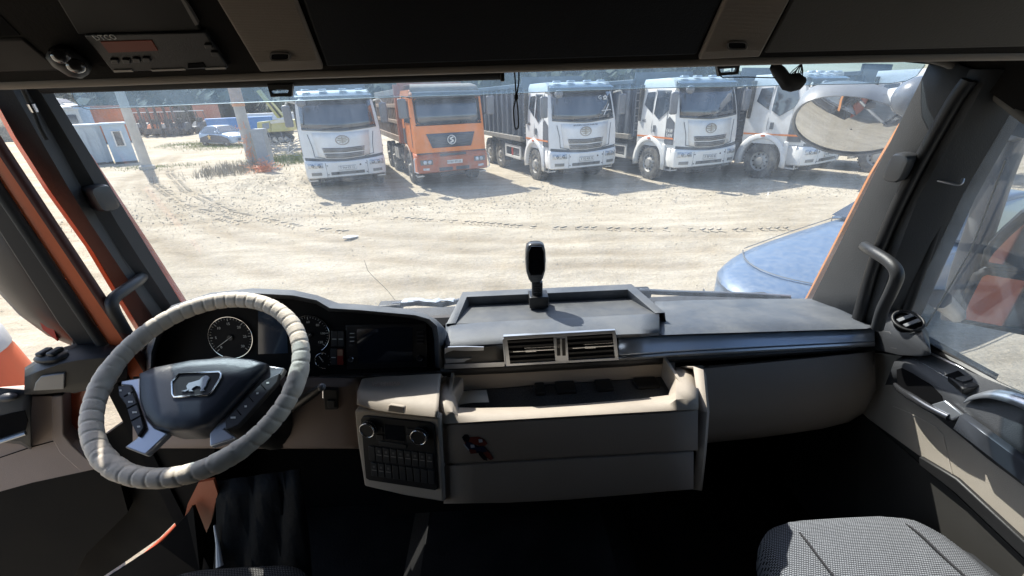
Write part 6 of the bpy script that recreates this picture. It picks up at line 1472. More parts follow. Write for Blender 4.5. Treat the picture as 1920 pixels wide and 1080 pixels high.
ot.location = (-1.42, 14.90, 0); ot.rotation_euler = (0, 0, RAD(21))
plate_text(ot, "М 061 РУ 23", -0.052, 0.82)
# ================================================================ things at the left of the yard
def G(px, py): return P(px, py, Z=0.0)
def turn(v, a): return Vector((v.x * math.cos(a) - v.y * math.sin(a), v.x * math.sin(a) + v.y * math.cos(a), v.z))
# concrete poles
def pole(name, label, base, r0, r1, h, m, rings=None):
    t = thing(name, label, "pole", tuple(base))
    obj("shaft", MB().tube([base, base + Vector((0, 0, h * 0.5)), base + Vector((0, 0, h))], [r0, (r0 + r1) / 2, r1], 10), m, t, smooth=50)
    obj("cap", MB().cyl(base + Vector((0, 0, h)), base + Vector((0, 0, h + 0.1)), r1 * 1.1, 10), m, t)
    obj("foot", MB().lathe([(r0 * 1.5, -0.1), (r0 * 1.5, 0.12), (r0 * 1.05, 0.2)], base, 'Z', 12), m, t)
    return t
CONC = mat("concrete", (0.45, 0.43, 0.39), 0.9, var=0.15, vscale=2, bump=0.4, bscale=20)
pole("utility_pole", "grey concrete utility pole beside the pale blue cabin, casting a shadow", G(277, 316), 0.23, 0.15, 7.5, CONC)
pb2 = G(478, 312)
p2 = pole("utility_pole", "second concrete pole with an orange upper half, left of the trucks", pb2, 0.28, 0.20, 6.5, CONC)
obj("orange_band", MB().tube([pb2 + Vector((0, 0, 2.75)), pb2 + Vector((0, 0, 6.4))], [0.275, 0.23], 12), mat("faded_orange", (0.66, 0.34, 0.18), 0.7, var=0.2), p2, smooth=50)  # orange reflection in the glass, built as a coloured sleeve on the pole
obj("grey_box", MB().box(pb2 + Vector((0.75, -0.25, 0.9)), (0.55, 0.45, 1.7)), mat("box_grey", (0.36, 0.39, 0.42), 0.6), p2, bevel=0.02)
# orange netting heap, added for the lower end of the reflected streak
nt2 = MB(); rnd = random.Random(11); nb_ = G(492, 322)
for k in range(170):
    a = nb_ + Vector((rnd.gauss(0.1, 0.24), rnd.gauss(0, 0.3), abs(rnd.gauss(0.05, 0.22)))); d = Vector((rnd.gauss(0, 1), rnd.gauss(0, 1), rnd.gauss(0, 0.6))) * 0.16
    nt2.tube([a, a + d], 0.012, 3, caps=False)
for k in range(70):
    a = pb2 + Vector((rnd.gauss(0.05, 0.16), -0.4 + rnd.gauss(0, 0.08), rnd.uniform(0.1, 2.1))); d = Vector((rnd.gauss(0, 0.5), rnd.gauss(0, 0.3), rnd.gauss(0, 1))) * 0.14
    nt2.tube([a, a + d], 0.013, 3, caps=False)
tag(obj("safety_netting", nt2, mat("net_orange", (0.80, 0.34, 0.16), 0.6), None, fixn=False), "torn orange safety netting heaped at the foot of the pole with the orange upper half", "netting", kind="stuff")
# dry reeds and grass
gs = MB(); rnd = random.Random(21)
def tuft(x, y, h, n, spread, mb):
    for k in range(n):
        a = Vector((x + rnd.gauss(0, spread), y + rnd.gauss(0, spread), 0)); a.z = gh_(a.x, a.y); hh = h * rnd.uniform(0.5, 1.2)
        l_ = Vector((rnd.gauss(0, 0.18), rnd.gauss(0, 0.18), 0)) * hh; w_ = Vector((rnd.gauss(0, 1), rnd.gauss(0, 1), 0)).normalized() * 0.012
        mb.add([a - w_, a + w_, a + l_ * 0.4 + Vector((0, 0, hh * 0.6)) + w_ * 0.6, a + l_ + Vector((0, 0, hh))], [(0, 1, 2), (0, 2, 3)])
c1, c2 = G(405, 325), G(470, 318)
for k in range(95):
    t = rnd.random(); q = c1.lerp(c2, t); tuft(q.x + rnd.gauss(0, 0.5), q.y + rnd.gauss(0, 0.9), 0.42, 8, 0.18, gs)
tag(obj("dry_reeds", gs, mat("reed_grey", (0.30, 0.27, 0.21), 0.9, var=0.3, vscale=3), None, fixn=False), "dry grey reeds along the left edge of the spoil", "reeds", kind="stuff")
gs = MB()
c1, c2 = G(500, 300), G(575, 300)
for k in range(330):
    t = rnd.random(); q = c1.lerp(c2, t); tuft(q.x + rnd.gauss(0, 0.5), q.y + rnd.gauss(0, 1.2), 0.16, 10, 0.25, gs)
c1, c2 = G(340, 270), G(470, 276)
for k in range(420):
    t = rnd.random(); q = c1.lerp(c2, t); tuft(q.x + rnd.gauss(0, 1.0), q.y + rnd.gauss(0, 1.3), 0.15, 9, 0.5, gs)
for k in range(60): 
    q = G(300, 312); tuft(q.x + rnd.gauss(0, 1.2), q.y + rnd.gauss(0, 0.5), 0.12, 8, 0.3, gs)
tag(obj("grass", gs, mat("grass_green", (0.16, 0.20, 0.055), 0.9, var=0.35, vscale=1), None, fixn=False), "patchy green grass beside the track and round the parked car", "grass", kind="stuff")
# debris pile of twigs and pipes
db = MB()
for k in range(120):
    a = G(rnd.uniform(495, 575), rnd.uniform(282, 296)); a.z = rnd.uniform(0.05, 0.7); d = Vector((rnd.gauss(0, 1), rnd.gauss(0, 0.6), rnd.gauss(0, 0.4))).normalized() * rnd.uniform(0.4, 1.3)
    db.tube([a, a + d], rnd.uniform(0.012, 0.03), 4)
tag(obj("scrap_heap", db, mat("scrap_grey", (0.24, 0.25, 0.26), 0.7, var=0.4, vscale=2), None, fixn=False), "tangled heap of grey scrap bars left of the first white truck", "scrap", kind="stuff")
# ---------------------------------------------------------------- containers and sheds
def crate(name, label, cat, px0, px1, pyb, Y, zt, m, depth=2.6, ribs=0, ry=0.0, group=None, zb=0.0, windows=()):
    pa, pb_ = P(px0, pyb, Y=Y), P(px1, pyb, Y=Y)
    mid = P((px0 + px1) / 2, pyb, Y=Y); mid.z = 0; yaw = -math.atan2(mid.x, mid.y)
    vd = Vector((math.cos(yaw), math.sin(yaw), 0)); fw = Vector((-vd.y, vd.x, 0))
    def hitx(px):
        d = ray(px, pyb); t_ = fw.dot(mid - CAMP) / fw.dot(d); return (CAMP + d * t_ - mid).dot(vd)
    zt = CAMP.z + (zt - CAMP.z)
    t = thing(name, label, cat, (0, 0, 0), group=group); PINV.pop(t.name, None)
    t.location = mid; t.rotation_euler = (0, 0, yaw)
    a = Vector((hitx(px0), 0, 0)); b = Vector((hitx(px1), 0, 0)); Y = 0.0
    obj("wall", MB().bx(a.x, b.x, Y, Y + depth, zb, zt), m, t)
    obj("roof", MB().bx(a.x - 0.08, b.x + 0.08, Y - 0.08, Y + depth + 0.08, zt, zt + 0.10), m, t)
    for k in range(ribs):
        x = lerp(a.x, b.x, (k + 0.5) / ribs); obj("rib", MB().bx(x - 0.07, x + 0.07, Y - 0.06, Y, zb + 0.1, zt - 0.1), m, t)
    obj("sill", MB().bx(a.x, b.x, Y - 0.05, Y, zb, zb + 0.12), CHAS, t)
    for (u0, u1, z0, z1) in windows:
        wv = obj("window", MB().bx(lerp(a.x, b.x, u0), lerp(a.x, b.x, u1), Y - 0.03, Y - 0.005, z0, z1), TGLASS, t)
    return t
def ztop(px, py, Y): return P(px, py, Y=Y).z
CABM = mat("cabin_blue", (0.40, 0.53, 0.66), 0.5, var=0.08, vscale=1, dirt=0.5, dirtcol=(0.36, 0.36, 0.34), dscale=1.2)
CABL = mat("cabin_pale", (0.52, 0.58, 0.62), 0.5, var=0.08, vscale=1, dirt=0.6, dirtcol=(0.34, 0.36, 0.38), dscale=0.9)
crate("metal_container", "pale grey metal container half hidden by the left pillar", "container", 92, 216, 311, 25.2, 2.02, CABL, ribs=5)
cb3 = crate("site_cabin", "pale blue metal site cabin with a small white framed window beside the pole", "cabin", 217, 260, 306, 25.9, 2.05, CABM, depth=2.2, windows=((0.34, 0.72, 0.95, 1.72),))
wn3 = [c for c in cb3.children if c.name.startswith("window")][0]
wb3 = [Vector(v.co) for v in wn3.data.vertices]; xs3 = [v.x for v in wb3]; zs3 = [v.z for v in wb3]
obj("window_frame", MB().tube([(min(xs3), -0.05, min(zs3)), (max(xs3), -0.05, min(zs3)), (max(xs3), -0.05, max(zs3)), (min(xs3), -0.05, max(zs3))], 0.05, 4, closed=True), PLATEM, wn3)
RUST = mat("container_orange", (0.66, 0.19, 0.07), 0.55, var=0.15, vscale=1, dirt=0.4)
crate("shipping_container", "bright orange shipping container behind the cabin roof", "container", 175, 243, 236, 44, ztop(200, 200, 44), RUST, ribs=9)
crate("shipping_container", "dull red container behind the row of forklifts", "container", 255, 335, 240, 60, ztop(300, 203, 60), mat("container_red", (0.42, 0.12, 0.07), 0.6, var=0.2, dirt=0.5), ribs=9)
crate("grey_shed", "dark grey open shed behind the forklifts", "shed", 250, 372, 236, 64, ztop(300, 206, 64), mat("shed_grey", (0.15, 0.16, 0.17), 0.7, var=0.2), depth=5, ribs=6)
crate("shipping_container", "rust red container right of the grey shed", "container", 370, 418, 232, 62, ztop(390, 196, 62), mat("container_rust", (0.48, 0.17, 0.11), 0.6, var=0.2, dirt=0.4), ribs=6)
crate("blue_container", "bright blue low container behind the parked sedan", "container", 396, 520, 262, 46, ztop(440, 223, 46), mat("container_blue", (0.10, 0.24, 0.52), 0.5, var=0.1), ribs=0)
crate("white_hall", "long pale blue white hall far behind the yellow machine", "hall", 448, 560, 225, 72, ztop(500, 184, 72), mat("hall_white", (0.60, 0.66, 0.74), 0.6, var=0.06, vscale=0.5), depth=8, ribs=7)
crate("white_trailer", "low white trailer roof beside the blue container", "trailer", 455, 575, 232, 52, ztop(500, 214, 52), mat("trailer_white", (0.70, 0.70, 0.70), 0.6), depth=2.5, zb=1.2)
crate("grey_shed", "pale grey shed with a dark doorway at the far left", "shed", 108, 160, 240, 38, ztop(130, 206, 38), mat("shed_pale", (0.42, 0.45, 0.47), 0.6, var=0.1), depth=5, windows=((0.25, 0.85, 0.2, 2.6),))
crate("blue_shed", "pale blue shed between the grey shed and the orange container", "shed", 155, 182, 240, 40, ztop(165, 203, 40), mat("shed_blue", (0.40, 0.52, 0.66), 0.6, var=0.1), depth=4)
# ---------------------------------------------------------------- forklifts
def forklift(col):
    t = thing("forklift", "tmp", "forklift"); PINV.pop(t.name, None)
    DK = mat("forklift_dark", (0.05, 0.055, 0.065), 0.5, dirt=0.4); BC = mat("forklift_" + col[0], col[1], 0.5, dirt=0.4)
    obj("body", MB().prism([(-0.55, 0.3, 0.35), (-0.55, 1.9, 0.35), (-0.55, 2.2, 0.8), (-0.55, 1.9, 1.25), (-0.55, 1.2, 1.15), (-0.55, 0.8, 0.75), (-0.55, 0.3, 0.7)], (1.1, 0, 0)), BC, t, bevel=0.05)
    for s in (-1, 1):
        obj("mast_rail", MB().bx(s * 0.32, s * 0.42, -0.1, 0.05, 0.1, 2.9), DK, t)
        obj("guard_post", MB().tube([(s * 0.48, 0.55, 0.75), (s * 0.46, 0.85, 2.25)], 0.04, 6), DK, t)
        obj("guard_post", MB().tube([(s * 0.48, 1.9, 1.2), (s * 0.46, 1.75, 2.25)], 0.04, 6), DK, t)
        obj("fork", MB().bx(s * 0.2, s * 0.34, -1.2, -0.1, 0.08, 0.14), DK, t)
        for y, r in ((0.35, 0.34), (1.75, 0.28)): obj("wheel", MB().cyl((s * 0.42, y, r), (s * 0.64, y, r), r, 14), TYRE, t, smooth=40)
    obj("crossbar", MB().bx(-0.42, 0.42, -0.06, 0.02, 2.8, 2.92), DK, t); obj("carriage", MB().bx(-0.5, 0.5, -0.16, -0.1, 0.3, 0.8), DK, t)
    obj("overhead_guard", MB().bx(-0.5, 0.5, 0.75, 1.85, 2.25, 2.33), PLATEM, t); obj("seat", MB().bx(-0.25, 0.25, 1.2, 1.7, 1.15, 1.6), DK, t, bevel=0.05)
    return t
fa_ = forklift(("orange", (0.6, 0.16, 0.04))); fb_ = forklift(("slate", (0.09, 0.11, 0.14)))
fpos = [(268, 254, fb_, 25), (284, 257, fa_, 10), (300, 257, fb_, -8), (316, 256, fa_, 18), (330, 255, fb_, 5), (344, 253, fb_, 30), (358, 251, fb_, -15)]
flab = ["dark forklift nearest the concrete pole, first of the row", "orange forklift next to the concrete pole, second of the row", "dark forklift in the row between the two orange ones", "orange forklift, middle of the row before the grey shed",
        "dark forklift right of the row's middle orange one", "dark forklift second from the right end of the row", "dark forklift at the right end of the row"]
used = set()
for (px, py, proto, rz), lab in zip(fpos, flab):
    o = proto if id(proto) not in used else copy_tree(proto)
    used.add(id(proto)); q = G(px, py); o.location = (q.x, q.y, 0); o.rotation_euler = (0, 0, RAD(rz)); o.scale = (1.15, 1.15, 1.1)
    o["label"] = lab; o["group"] = "forklifts parked before the sheds"
# ---------------------------------------------------------------- cars
def car(name, label, bodym, sc_=1.0, group=None):
    """saloon car, nose to -y, length 4.5, origin under the middle of the nose"""
    t = thing(name, label, "car", group=group); PINV.pop(t.name, None)
    st_ = [(-0.02, 0.62, 0.30, 0.62), (0.10, 0.76, 0.24, 0.70), (0.35, 0.84, 0.22, 0.78), (0.75, 0.87, 0.20, 0.86), (1.20, 0.88, 0.20, 0.93), (1.45, 0.88, 0.20, 0.97), (2.6, 0.89, 0.20, 0.98), (3.6, 0.87, 0.20, 1.00), (4.2, 0.82, 0.24, 0.98), (4.45, 0.70, 0.32, 0.88)]
    rows = []
    for (y, w_, z0, z1) in st_:
        cr_ = 0.05
        pts = [(-w_ * 0.86, z0), (-w_ * 0.98, z0 + 0.1), (-w_, lerp(z0, z1, 0.55)), (-w_ * 0.97, z1 - 0.08), (-w_ * 0.90, z1 - 0.015), (-w_ * 0.55, z1 + cr_ * 0.7), (0, z1 + cr_), (w_ * 0.55, z1 + cr_ * 0.7), (w_ * 0.90, z1 - 0.015), (w_ * 0.97, z1 - 0.08), (w_, lerp(z0, z1, 0.55)), (w_ * 0.98, z0 + 0.1), (w_ * 0.86, z0)]
        yo = lambda x: (0.30 * (abs(x) / 0.8) ** 2 if y < 0.3 else (0.12 * (abs(x) / 0.8) ** 2 if y < 0.5 else 0))
        rows.append([Vector((x, y + yo(x), z)) for x, z in pts])
    mb = MB().grid(rows); mb.f.append(tuple(range(13))); mb.f.append(tuple(len(mb.v) - 13 + k for k in range(13)))
    obj("body", mb, bodym, t, smooth=60, sub=1)
    # greenhouse
    gh2 = [(1.38, 0.80, 0.98), (1.95, 0.66, 1.40), (2.3, 0.62, 1.47), (3.1, 0.62, 1.46), (3.45, 0.65, 1.38), (4.0, 0.76, 1.03)]
    rows = []
    for (y, w_, z) in gh2: rows.append([Vector((-w_ - 0.02 * (z < 1.1), y, z - 0.03)), Vector((-w_ * 0.9, y, z)), Vector((0, y - 0.04, z + 0.02)), Vector((w_ * 0.9, y, z)), Vector((w_ + 0.02 * (z < 1.1), y, z - 0.03))])
    obj("roof", MB().grid(rows), bodym, t, smooth=40, solid=0.02)
    wsq = [Vector((-0.78, 1.36, 1.015)), Vector((0.78, 1.36, 1.015)), Vector((0.61, 1.93, 1.415)), Vector((-0.61, 1.93, 1.415))]
    obj("windscreen", MB().prism([q + Vector((0, -0.02, 0.022)) for q in wsq], (0, -0.01, 0.01)), TGLASS, t)
    for s in (-1, 1):
        obj("side_window", MB().prism([Vector((s * 0.845, 1.5, 0.99)), Vector((s * 0.70, 2.0, 1.36)), Vector((s * 0.655, 2.35, 1.42)), Vector((s * 0.655, 3.1, 1.42)), Vector((s * 0.70, 3.45, 1.34)), Vector((s * 0.84, 3.85, 1.0))], (s * 0.012, 0, 0.004)), TGLASS, t)
        obj("side_panel", MB().prism([Vector((s * 0.85, 1.4, 0.96)), Vector((s * 0.63, 2.3, 1.44)), Vector((s * 0.63, 3.1, 1.44)), Vector((s * 0.82, 4.0, 0.99))], (-s * 0.03, 0, 0)), bodym, t)
        hl3 = obj("headlight", MB().prism([Vector((s * 0.42, 0.10, 0.60)), Vector((s * 0.68, 0.26, 0.61)), Vector((s * 0.74, 0.44, 0.69)), Vector((s * 0.46, 0.17, 0.69))], (0, -0.025, 0.012)), LAMP, t, bevel=0.01)
        obj("door_mirror", MB().ball((s * 0.98, 1.62, 1.02), (0.11, 0.07, 0.08)), bodym, t, smooth=60)
        for y in (0.85, 3.55):
            wv = obj("wheel", MB().lathe([(0.18, -0.1), (0.29, -0.1), (0.32, -0.07), (0.32, 0.07), (0.29, 0.1), (0.18, 0.1)], (s * 0.80, y, 0.32), 'X', 22), TYRE, t, smooth=40)
            obj("rim", MB().lathe([(0.2, s * 0.06), (0.1, s * 0.09), (0, s * 0.09)], (s * 0.80, y, 0.32), 'X', 18), RIM, wv, smooth=40)
        obj("door_seam", MB().tube([(s * 0.885, 1.45, 0.4), (s * 0.885, 1.48, 0.95)], 0.006, 4), GREYP, t); obj("door_seam", MB().tube([(s * 0.895, 2.55, 0.4), (s * 0.89, 2.55, 0.95)], 0.006, 4), GREYP, t)
    gq = obj("grille", MB().grid([[Vector((x, -0.045 + 0.30 * (abs(x) / 0.8) ** 2, z)) for x in (-0.4, -0.2, 0, 0.2, 0.4)] for z in (0.42, 0.56)]), GREYP, t, solid=0.01)
    obj("bonnet_seam", MB().tube([Vector((x, 0.28 + 0.25 * (abs(x) / 0.8) ** 2, 0.775 + 0.045 - 0.05 * (abs(x) / 0.8) ** 2)) for x in [-0.78 + 0.13 * k for k in range(13)]], 0.006, 5), GREYP, t)
    for s in (-1, 1): obj("bonnet_seam", MB().tube([Vector((s * 0.77, 0.52, 0.805)), Vector((s * 0.80, 0.95, 0.895)), Vector((s * 0.80, 1.36, 0.97))], 0.006, 5), GREYP, t)
    obj("number_plate", MB().box((0, -0.06, 0.40), (0.5, 0.02, 0.11)), PLATEM, t)
    return t
BLUEC = mat("blue_car_paint", (0.085, 0.14, 0.23), 0.38, metal=0.1, coat=0.5, var=0.06, vscale=3, dirt=0.45, dirtcol=(0.26, 0.28, 0.30), dscale=12)
bc = car("blue_car", "dusty pale blue car parked close by, seen over the dashboard's right end", BLUEC)
for c in kids(bc):
    for m_ in [c] + kids(c):
        wh = m_.name.startswith("wheel") or m_.name.startswith("rim"); cy = sum(v.co.y for v in m_.data.vertices) / len(m_.data.vertices)
        for v in m_.data.vertices:
            if wh: v.co.y += (cy * 2.3 if cy < 1.4 else cy + 1.82) - cy
            else: v.co.y = v.co.y * 2.3 if v.co.y < 1.4 else v.co.y + 1.82
for c in [c for c in kids(bc) if c.name.startswith("door_mirror")]: bpy.data.objects.remove(c)
for c in [c for c in kids(bc) if c.name.startswith("headlight")]:
    for v in c.data.vertices: v.co.x *= 0.88; v.co.y += 0.17; v.co.z -= 0.03
bc.scale = (1.0, 1.0, 0.88)
bc.location = (2.56, 4.28, 0); bc.rotation_euler = (0, 0, RAD(-67))
obj("bonnet_scoop", MB().box((0.30, 3.1, 1.10), (0.16, 0.10, 0.06)), RUBBER, bc, bevel=0.02)
sc2 = car("sedan", "pale blue sedan with dark lower body and star sticker on its flank", mat("sedan_blue", (0.40, 0.52, 0.68), 0.35, coat=0.4, dirt=0.2))
q = G(408, 273); q2 = G(446, 274)
sc2.location = (q2.x + 0.4, q2.y + 0.3, 0); sc2.rotation_euler = (0, 0, RAD(62))
for s in (-1,):
    obj("flank_print", MB().prism([Vector((s * 0.905, y, z)) for y, z in ((0.3, 0.28), (4.1, 0.28), (3.9, 0.62), (2.6, 0.86), (1.2, 0.78), (0.5, 0.6))], (s * 0.006, 0, 0)), mat("print_navy", (0.05, 0.06, 0.09), 0.4), sc2)
    obj("star_print", MB().prism([Vector((s * 0.915, 2.7 + r * math.sin(k * math.pi / 5), 0.66 + r * math.cos(k * math.pi / 5))) for k, r in enumerate([0.24, 0.10] * 5)], (s * 0.006, 0, 0)), mat("print_gold", (0.75, 0.5, 0.2), 0.4), sc2)
# small far parked cars up on the bank, top left
for (px, py, Y, nm, cl_) in ((112, 186, 58, "pale blue car uppermost on the far bank, top left", (0.40, 0.48, 0.58)), (126, 197, 54, "white car lower on the far bank, top left", (0.66, 0.67, 0.66)), (143, 194, 57, "silver car right of the two others on the far bank", (0.5, 0.52, 0.54))):
    b = P(px, py, Y=Y)
    t = car("parked_car", nm, mat("far_paint_%d" % px, cl_, 0.35, coat=0.3), group="cars on the far bank")
    t.location = (b.x, b.y, b.z - 0.9); t.rotation_euler = (0, 0, RAD(80))
bank = MB(); bz_ = [P(60, 205, Y=56), P(260, 196, Y=60)]
obk = obj("bank", MB().grid([[Vector((x, y, z + 0.15 * noise.noise(Vector((x, y, 0)))))
      for x in [-110 + 4 * i for i in range(16)]] for y, z in ((52.5, -0.2), (54, P(112, 200, Y=56).z - 0.5), (58, P(112, 200, Y=56).z - 0.4), (70, P(112, 200, Y=56).z))]), mat("bank_earth", (0.36, 0.32, 0.25), 0.95, var=0.3), None, smooth=80)
tag(obk, "earth bank with parked cars far left", None, kind="structure")
# ---------------------------------------------------------------- yellow machine
YL = mat("machine_yellow", (0.50, 0.47, 0.18), 0.5, var=0.12, dirt=0.4)
ym = thing("yellow_excavator", "yellow green excavator with raised boom standing left of the first white truck", "excavator", tuple(G(520, 285)))
Ye = 31.0
def E(px, py, dy=0.0): return P(px, py, Y=Ye + dy)
obj("cab", MB().prism([E(481, 229), E(506, 226), E(508, 248), E(482, 250)], (0, 1.6, 0)), YL, ym, bevel=0.06)
obj("cab_window", MB().prism([E(491, 232, -0.02), E(504, 230, -0.02), E(505, 241, -0.02), E(493, 243, -0.02)], (0, 0.015, 0)), mat("cabin_glass", (0.22, 0.27, 0.32), 0.15), ym)
obj("engine_housing", MB().prism([E(508, 228), E(520, 225), E(540, 226), E(541, 246), E(508, 248)], (0, 2.0, 0)), YL, ym, bevel=0.06)
obj("hood_top", MB().prism([E(506, 228, -0.05), E(524, 224, -0.05), E(540, 224, -0.05), E(540, 229, -0.05), E(508, 232, -0.05)], (0, 0.04, 0)), mat("machine_pale", (0.66, 0.64, 0.55), 0.6), ym)
obj("boom", MB().prism([E(496, 190, 1), E(506, 190, 1), E(531, 219, 1), E(520, 222, 1)], (0, 0.35, 0)), YL, ym)
obj("boom_ram", MB().tube([E(503, 190, 0.9), E(527, 220, 0.9)], 0.06, 8), CHAS, ym)
obj("stick", MB().prism([E(497, 192, 1.05), E(503, 190, 1.05), E(486, 168, 1.05), E(480, 171, 1.05)], (0, 0.25, 0)), YL, ym)
g1, g2 = G(488, 290), G(548, 287)
for dy in (0.0, 2.2):
    tk = obj("track", MB().prism([E(484, 262, dy), E(490, 254, dy), E(540, 251, dy), E(548, 258, dy), E(544, 268, dy), E(490, 271, dy)], (0, 0.5, 0)), CHAS, ym, bevel=0.05)
    for k in range(5): c = E(494 + k * 11, 263 - k * 0.5, dy - 0.02); obj("roller", MB().cyl(c, c + Vector((0, -0.06, 0)), 0.16, 12), RIM, tk)
obj("turntable", MB().prism([E(496, 247, 0.3), E(534, 245, 0.3), E(534, 254, 0.3), E(496, 256, 0.3)], (0, 1.4, 0)), CHAS, ym)
# paper litter and a stick on the ground
lt_ = G(657, 448); tag(obj("litter", MB().prism([lt_ + Vector((0.16 * math.cos(a) * (1 + 0.3 * math.sin(2 * a)), 0.09 * math.sin(a), 0.03)) for a in [k * 0.785 for k in range(8)]], (0.02, 0, 0.03)), PLATEM, None, bevel=0.008), "scrap of white litter lying on the sand ahead", "litter")
ck2 = obj("glass_crack", MB().tube([WSP(x, y, 0.004) for x, y in ((683, 488), (690, 508), (703, 522), (716, 534), (727, 545), (741, 563))], 0.0007, 4), mat("crack", (0.10, 0.09, 0.08), 0.5), ws)
# ================================================================ our own outside mirrors
MGL = mat("mirror_glass", (0.56, 0.575, 0.59), 0.04, metal=1.0, var=0.0)
MSH = mat("mirror_shell_grey", (0.16, 0.165, 0.17), 0.4)
MSL = mat("mirror_shell_light", (0.20, 0.21, 0.22), 0.4)
fmr = thing("front_mirror", "tmp", "mirror", tuple(P(1600, 230, Y=1.95)))
Ym = 1.95
cm = P(1598, 231, Y=Ym); rt = (P(1696, 227, Y=Ym) - cm); sxm = rt.length; rt.normalize()
fn = Vector((-0.42, -0.62, -0.66)).normalized(); rt = (rt - fn * rt.dot(fn)).normalized(); upv = rt.cross(fn); upv = upv if upv.z > 0 else -upv
def mp_(u, v, o): return cm + rt * u * sxm + upv * v * sxm * 0.78 + fn * o
rows = []
for r_ in (0.02, 0.35, 0.65, 0.9, 1.0):
    rows.append([mp_(0.95 * r_ * math.cos(a), 0.95 * r_ * (math.sin(a) if math.sin(a) < 0 else 0.75 * math.sin(a)), 0.035 * (1 - r_ * r_)) for a in [2 * math.pi * k / 36 for k in range(36)]])
obj("glass", MB().grid(rows, closed=True), MGL, fmr, smooth=80)
rows = []
for (r_, o) in ((0.97, 0.004), (1.01, 0.008), (1.03, -0.015), (0.95, -0.09), (0.6, -0.14), (0.02, -0.15)):
    rows.append([mp_(r_ * math.cos(a), r_ * (math.sin(a) if math.sin(a) < 0 else 0.75 * math.sin(a)), o) for a in [2 * math.pi * k / 36 for k in range(36)]])
obj("shell", MB().grid(rows, closed=True), MSL, fmr, smooth=50)
obj("knuckle", MB().ball(P(1632, 192, Y=Ym - 0.03), (0.09, 0.07, 0.05)), MSL, fmr, smooth=60)
obj("arm", MB().tube(smoothpath([P(1625, 195, Y=Ym - 0.02), P(1665, 190, Y=Ym - 0.05), P(1705, 185, Y=1.80), P(1760, 178, Y=1.60), P(1800, 172, Y=1.45)], 4), [0.05] * 17, 12), mat("mirror_arm_white", (0.55, 0.57, 0.58), 0.4), fmr, smooth=60)
obj("elbow", MB().ball(P(1722, 182, Y=1.72), (0.085, 0.08, 0.075)), mat("elbow_grey", (0.12, 0.14, 0.17), 0.25), fmr, smooth=60)
# right hand door mirrors
smr = thing("side_mirror", "tmp", "mirror", tuple(P(1880, 450, X=1.85)))
Xm = 1.85
def smirror(outl, par, nv):
    p0 = P(1880, 500, X=Xm); nn = Vector(nv).normalized(); pl5 = (p0, nn)
    poly = [PP(x, y, pl5, 0.0) for x, y in outl]
    c = sum(poly, Vector()) / len(poly)
    obj("glass", MB().prism([c + (q - c) * 0.93 + nn * 0.012 for q in poly], nn * -0.006), MGL, par)
    obj("rim", MB().tube(poly, 0.016, 8, closed=True), RUBBER, par, smooth=60)
    obj("shell", MB().grid([[c + (q - c) * s_ + nn * o for q in poly] for s_, o in ((1.0, 0.0), (1.02, -0.03), (0.9, -0.10), (0.5, -0.14), (0.02, -0.15))], closed=True), MSH, par, smooth=50)
smirror([(1846, 492), (1856, 470), (1885, 440), (1925, 405), (2010, 360), (2040, 420), (2035, 520), (1925, 507)], smr, (-0.63, -0.77, -0.08))
smirror([(1800, 598), (1812, 560), (1835, 515), (1850, 508), (1925, 520), (2030, 535), (2030, 660), (1925, 622)], smr, (-0.66, -0.74, -0.06))
obj("stay", MB().tube(smoothpath([P(1905, 240, X=Xm + 0.02), P(1870, 330, X=Xm + 0.02), P(1838, 430, X=Xm + 0.02), P(1806, 520, X=Xm + 0.02), P(1790, 600, X=Xm + 0.02)], 4), 0.045, 10), mat("stay_grey", (0.14, 0.145, 0.15), 0.35), smr, smooth=60)
for (a, b) in (((1905, 250), (1925, 235)), ((1795, 592), (1760, 560))):
    obj("bracket", MB().tube([P(*a, X=Xm), P(*b, X=1.32)], 0.03, 8), MSH, smr, smooth=50)
obj("door_flank", MB().prism([Vector((1.283, -0.9, 1.0)), Vector((1.283, 1.1, 1.0)), Vector((1.283, 1.1, 1.90)), Vector((1.283, -0.9, 1.90))], (0.01, 0, 0)), ORANGE, cab)
obj("door_flank", MB().prism([Vector((1.302, -0.95, 2.05)), Vector((1.302, -0.05, 2.05)), Vector((1.302, -0.05, 3.2)), Vector((1.302, -0.95, 3.2))], (0.01, 0, 0)), ORANGE, cab)
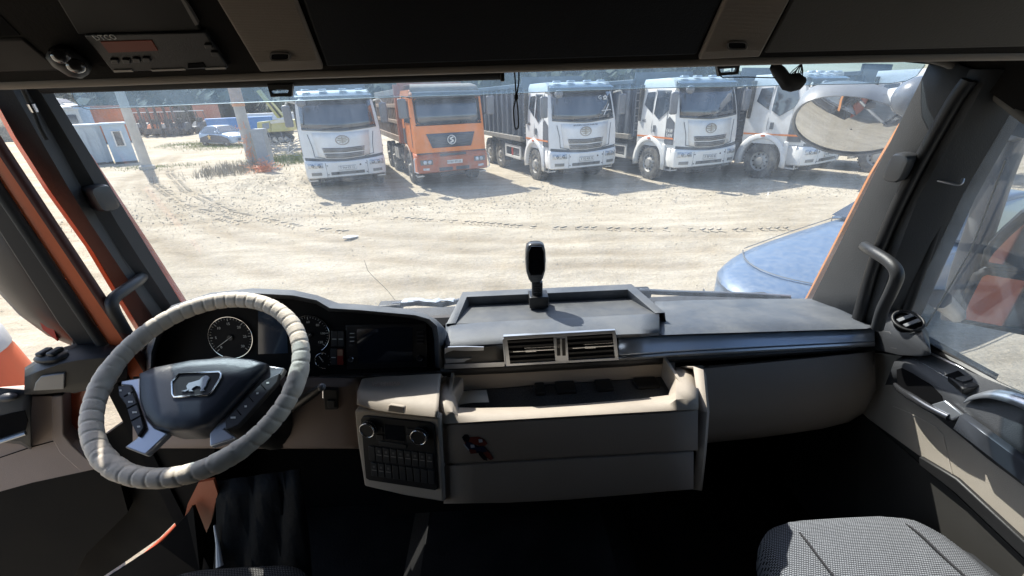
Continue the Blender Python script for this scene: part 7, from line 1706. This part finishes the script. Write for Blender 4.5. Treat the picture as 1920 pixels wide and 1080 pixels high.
# ---------------------------------------------------------------- wipers at the foot of the windscreen
for nm, pts, Yw in (("left", [(735, 574), (780, 570), (830, 573), (862, 566)], 1.50), ("right", [(1200, 548), (1260, 551), (1330, 553), (1420, 556), (1482, 560)], 1.48)):
    wt = thing("wiper", "tmp", "wiper", tuple(P(*pts[1], Y=Yw)))
    obj("blade", MB().tube([P(x, y, Y=Yw) for x, y in pts], 0.007, 6), RUBBER, wt, smooth=50)
    obj("frame_bar", MB().tube([P(x, y - 5, Y=Yw) for x, y in pts], 0.005, 6), SILVER, wt, smooth=50)
    for k in range(7):
        t = (k + 0.5) / 7; x = lerp(pts[0][0], pts[-1][0], t); y = interp(pts, x)
        obj("clip", MB().tube([P(x, y - 6, Y=Yw), P(x + 4, y + 1, Y=Yw)], 0.004, 5), RUBBER, wt)
    obj("pivot", MB().bx(P(pts[0][0], pts[0][1], Y=Yw).x - 0.05, P(pts[0][0], pts[0][1], Y=Yw).x + 0.04, Yw - 0.02, Yw + 0.03, P(*pts[0], Y=Yw).z - 0.02, P(*pts[0], Y=Yw).z + 0.012), BLACK, wt, bevel=0.006)
    fold = wt
    fold.name = "wiper"
# crumpled foil on the cowl, left of the tray
cf = MB(); rnd = random.Random(4)
rows = []
for j in range(5):
    rows.append([P(lerp(752, 850, i / 9), lerp(568, 580, j / 4), Y=1.47) + Vector((0, 0.02 * j + 0.006 * rnd.random(), 0.010 * rnd.random())) for i in range(10)])
tag(obj("foil_scrap", MB().grid(rows), mat("foil", (0.6, 0.62, 0.64), 0.35, metal=0.5), None, solid=0.001), "crumpled silver foil lying on the cowl left of the tray", "foil")
# ---------------------------------------------------------------- fold the moving parts of our truck under the cab
def as_part(root, keep_label=True):
    def desc(o):
        for c in list(o.children):
            yield c
            yield from desc(c)
    for d in list(desc(root)):
        if d.parent is not root:
            d.parent = root; d.matrix_parent_inverse = PINV[root.name].copy()
    root.parent = cab; root.matrix_parent_inverse = PINV[cab.name].copy()
    for k in ("category", "group", "kind"):
        if k in root: del root[k]
    if root.get("label") == "tmp": del root["label"]
for r_ in (rdr, ldr, ps, ds, mh, fmr, smr): as_part(r_)
for o in list(COL.objects):
    if o.parent is None and o.name.split(".")[0] == "wiper": as_part(o)
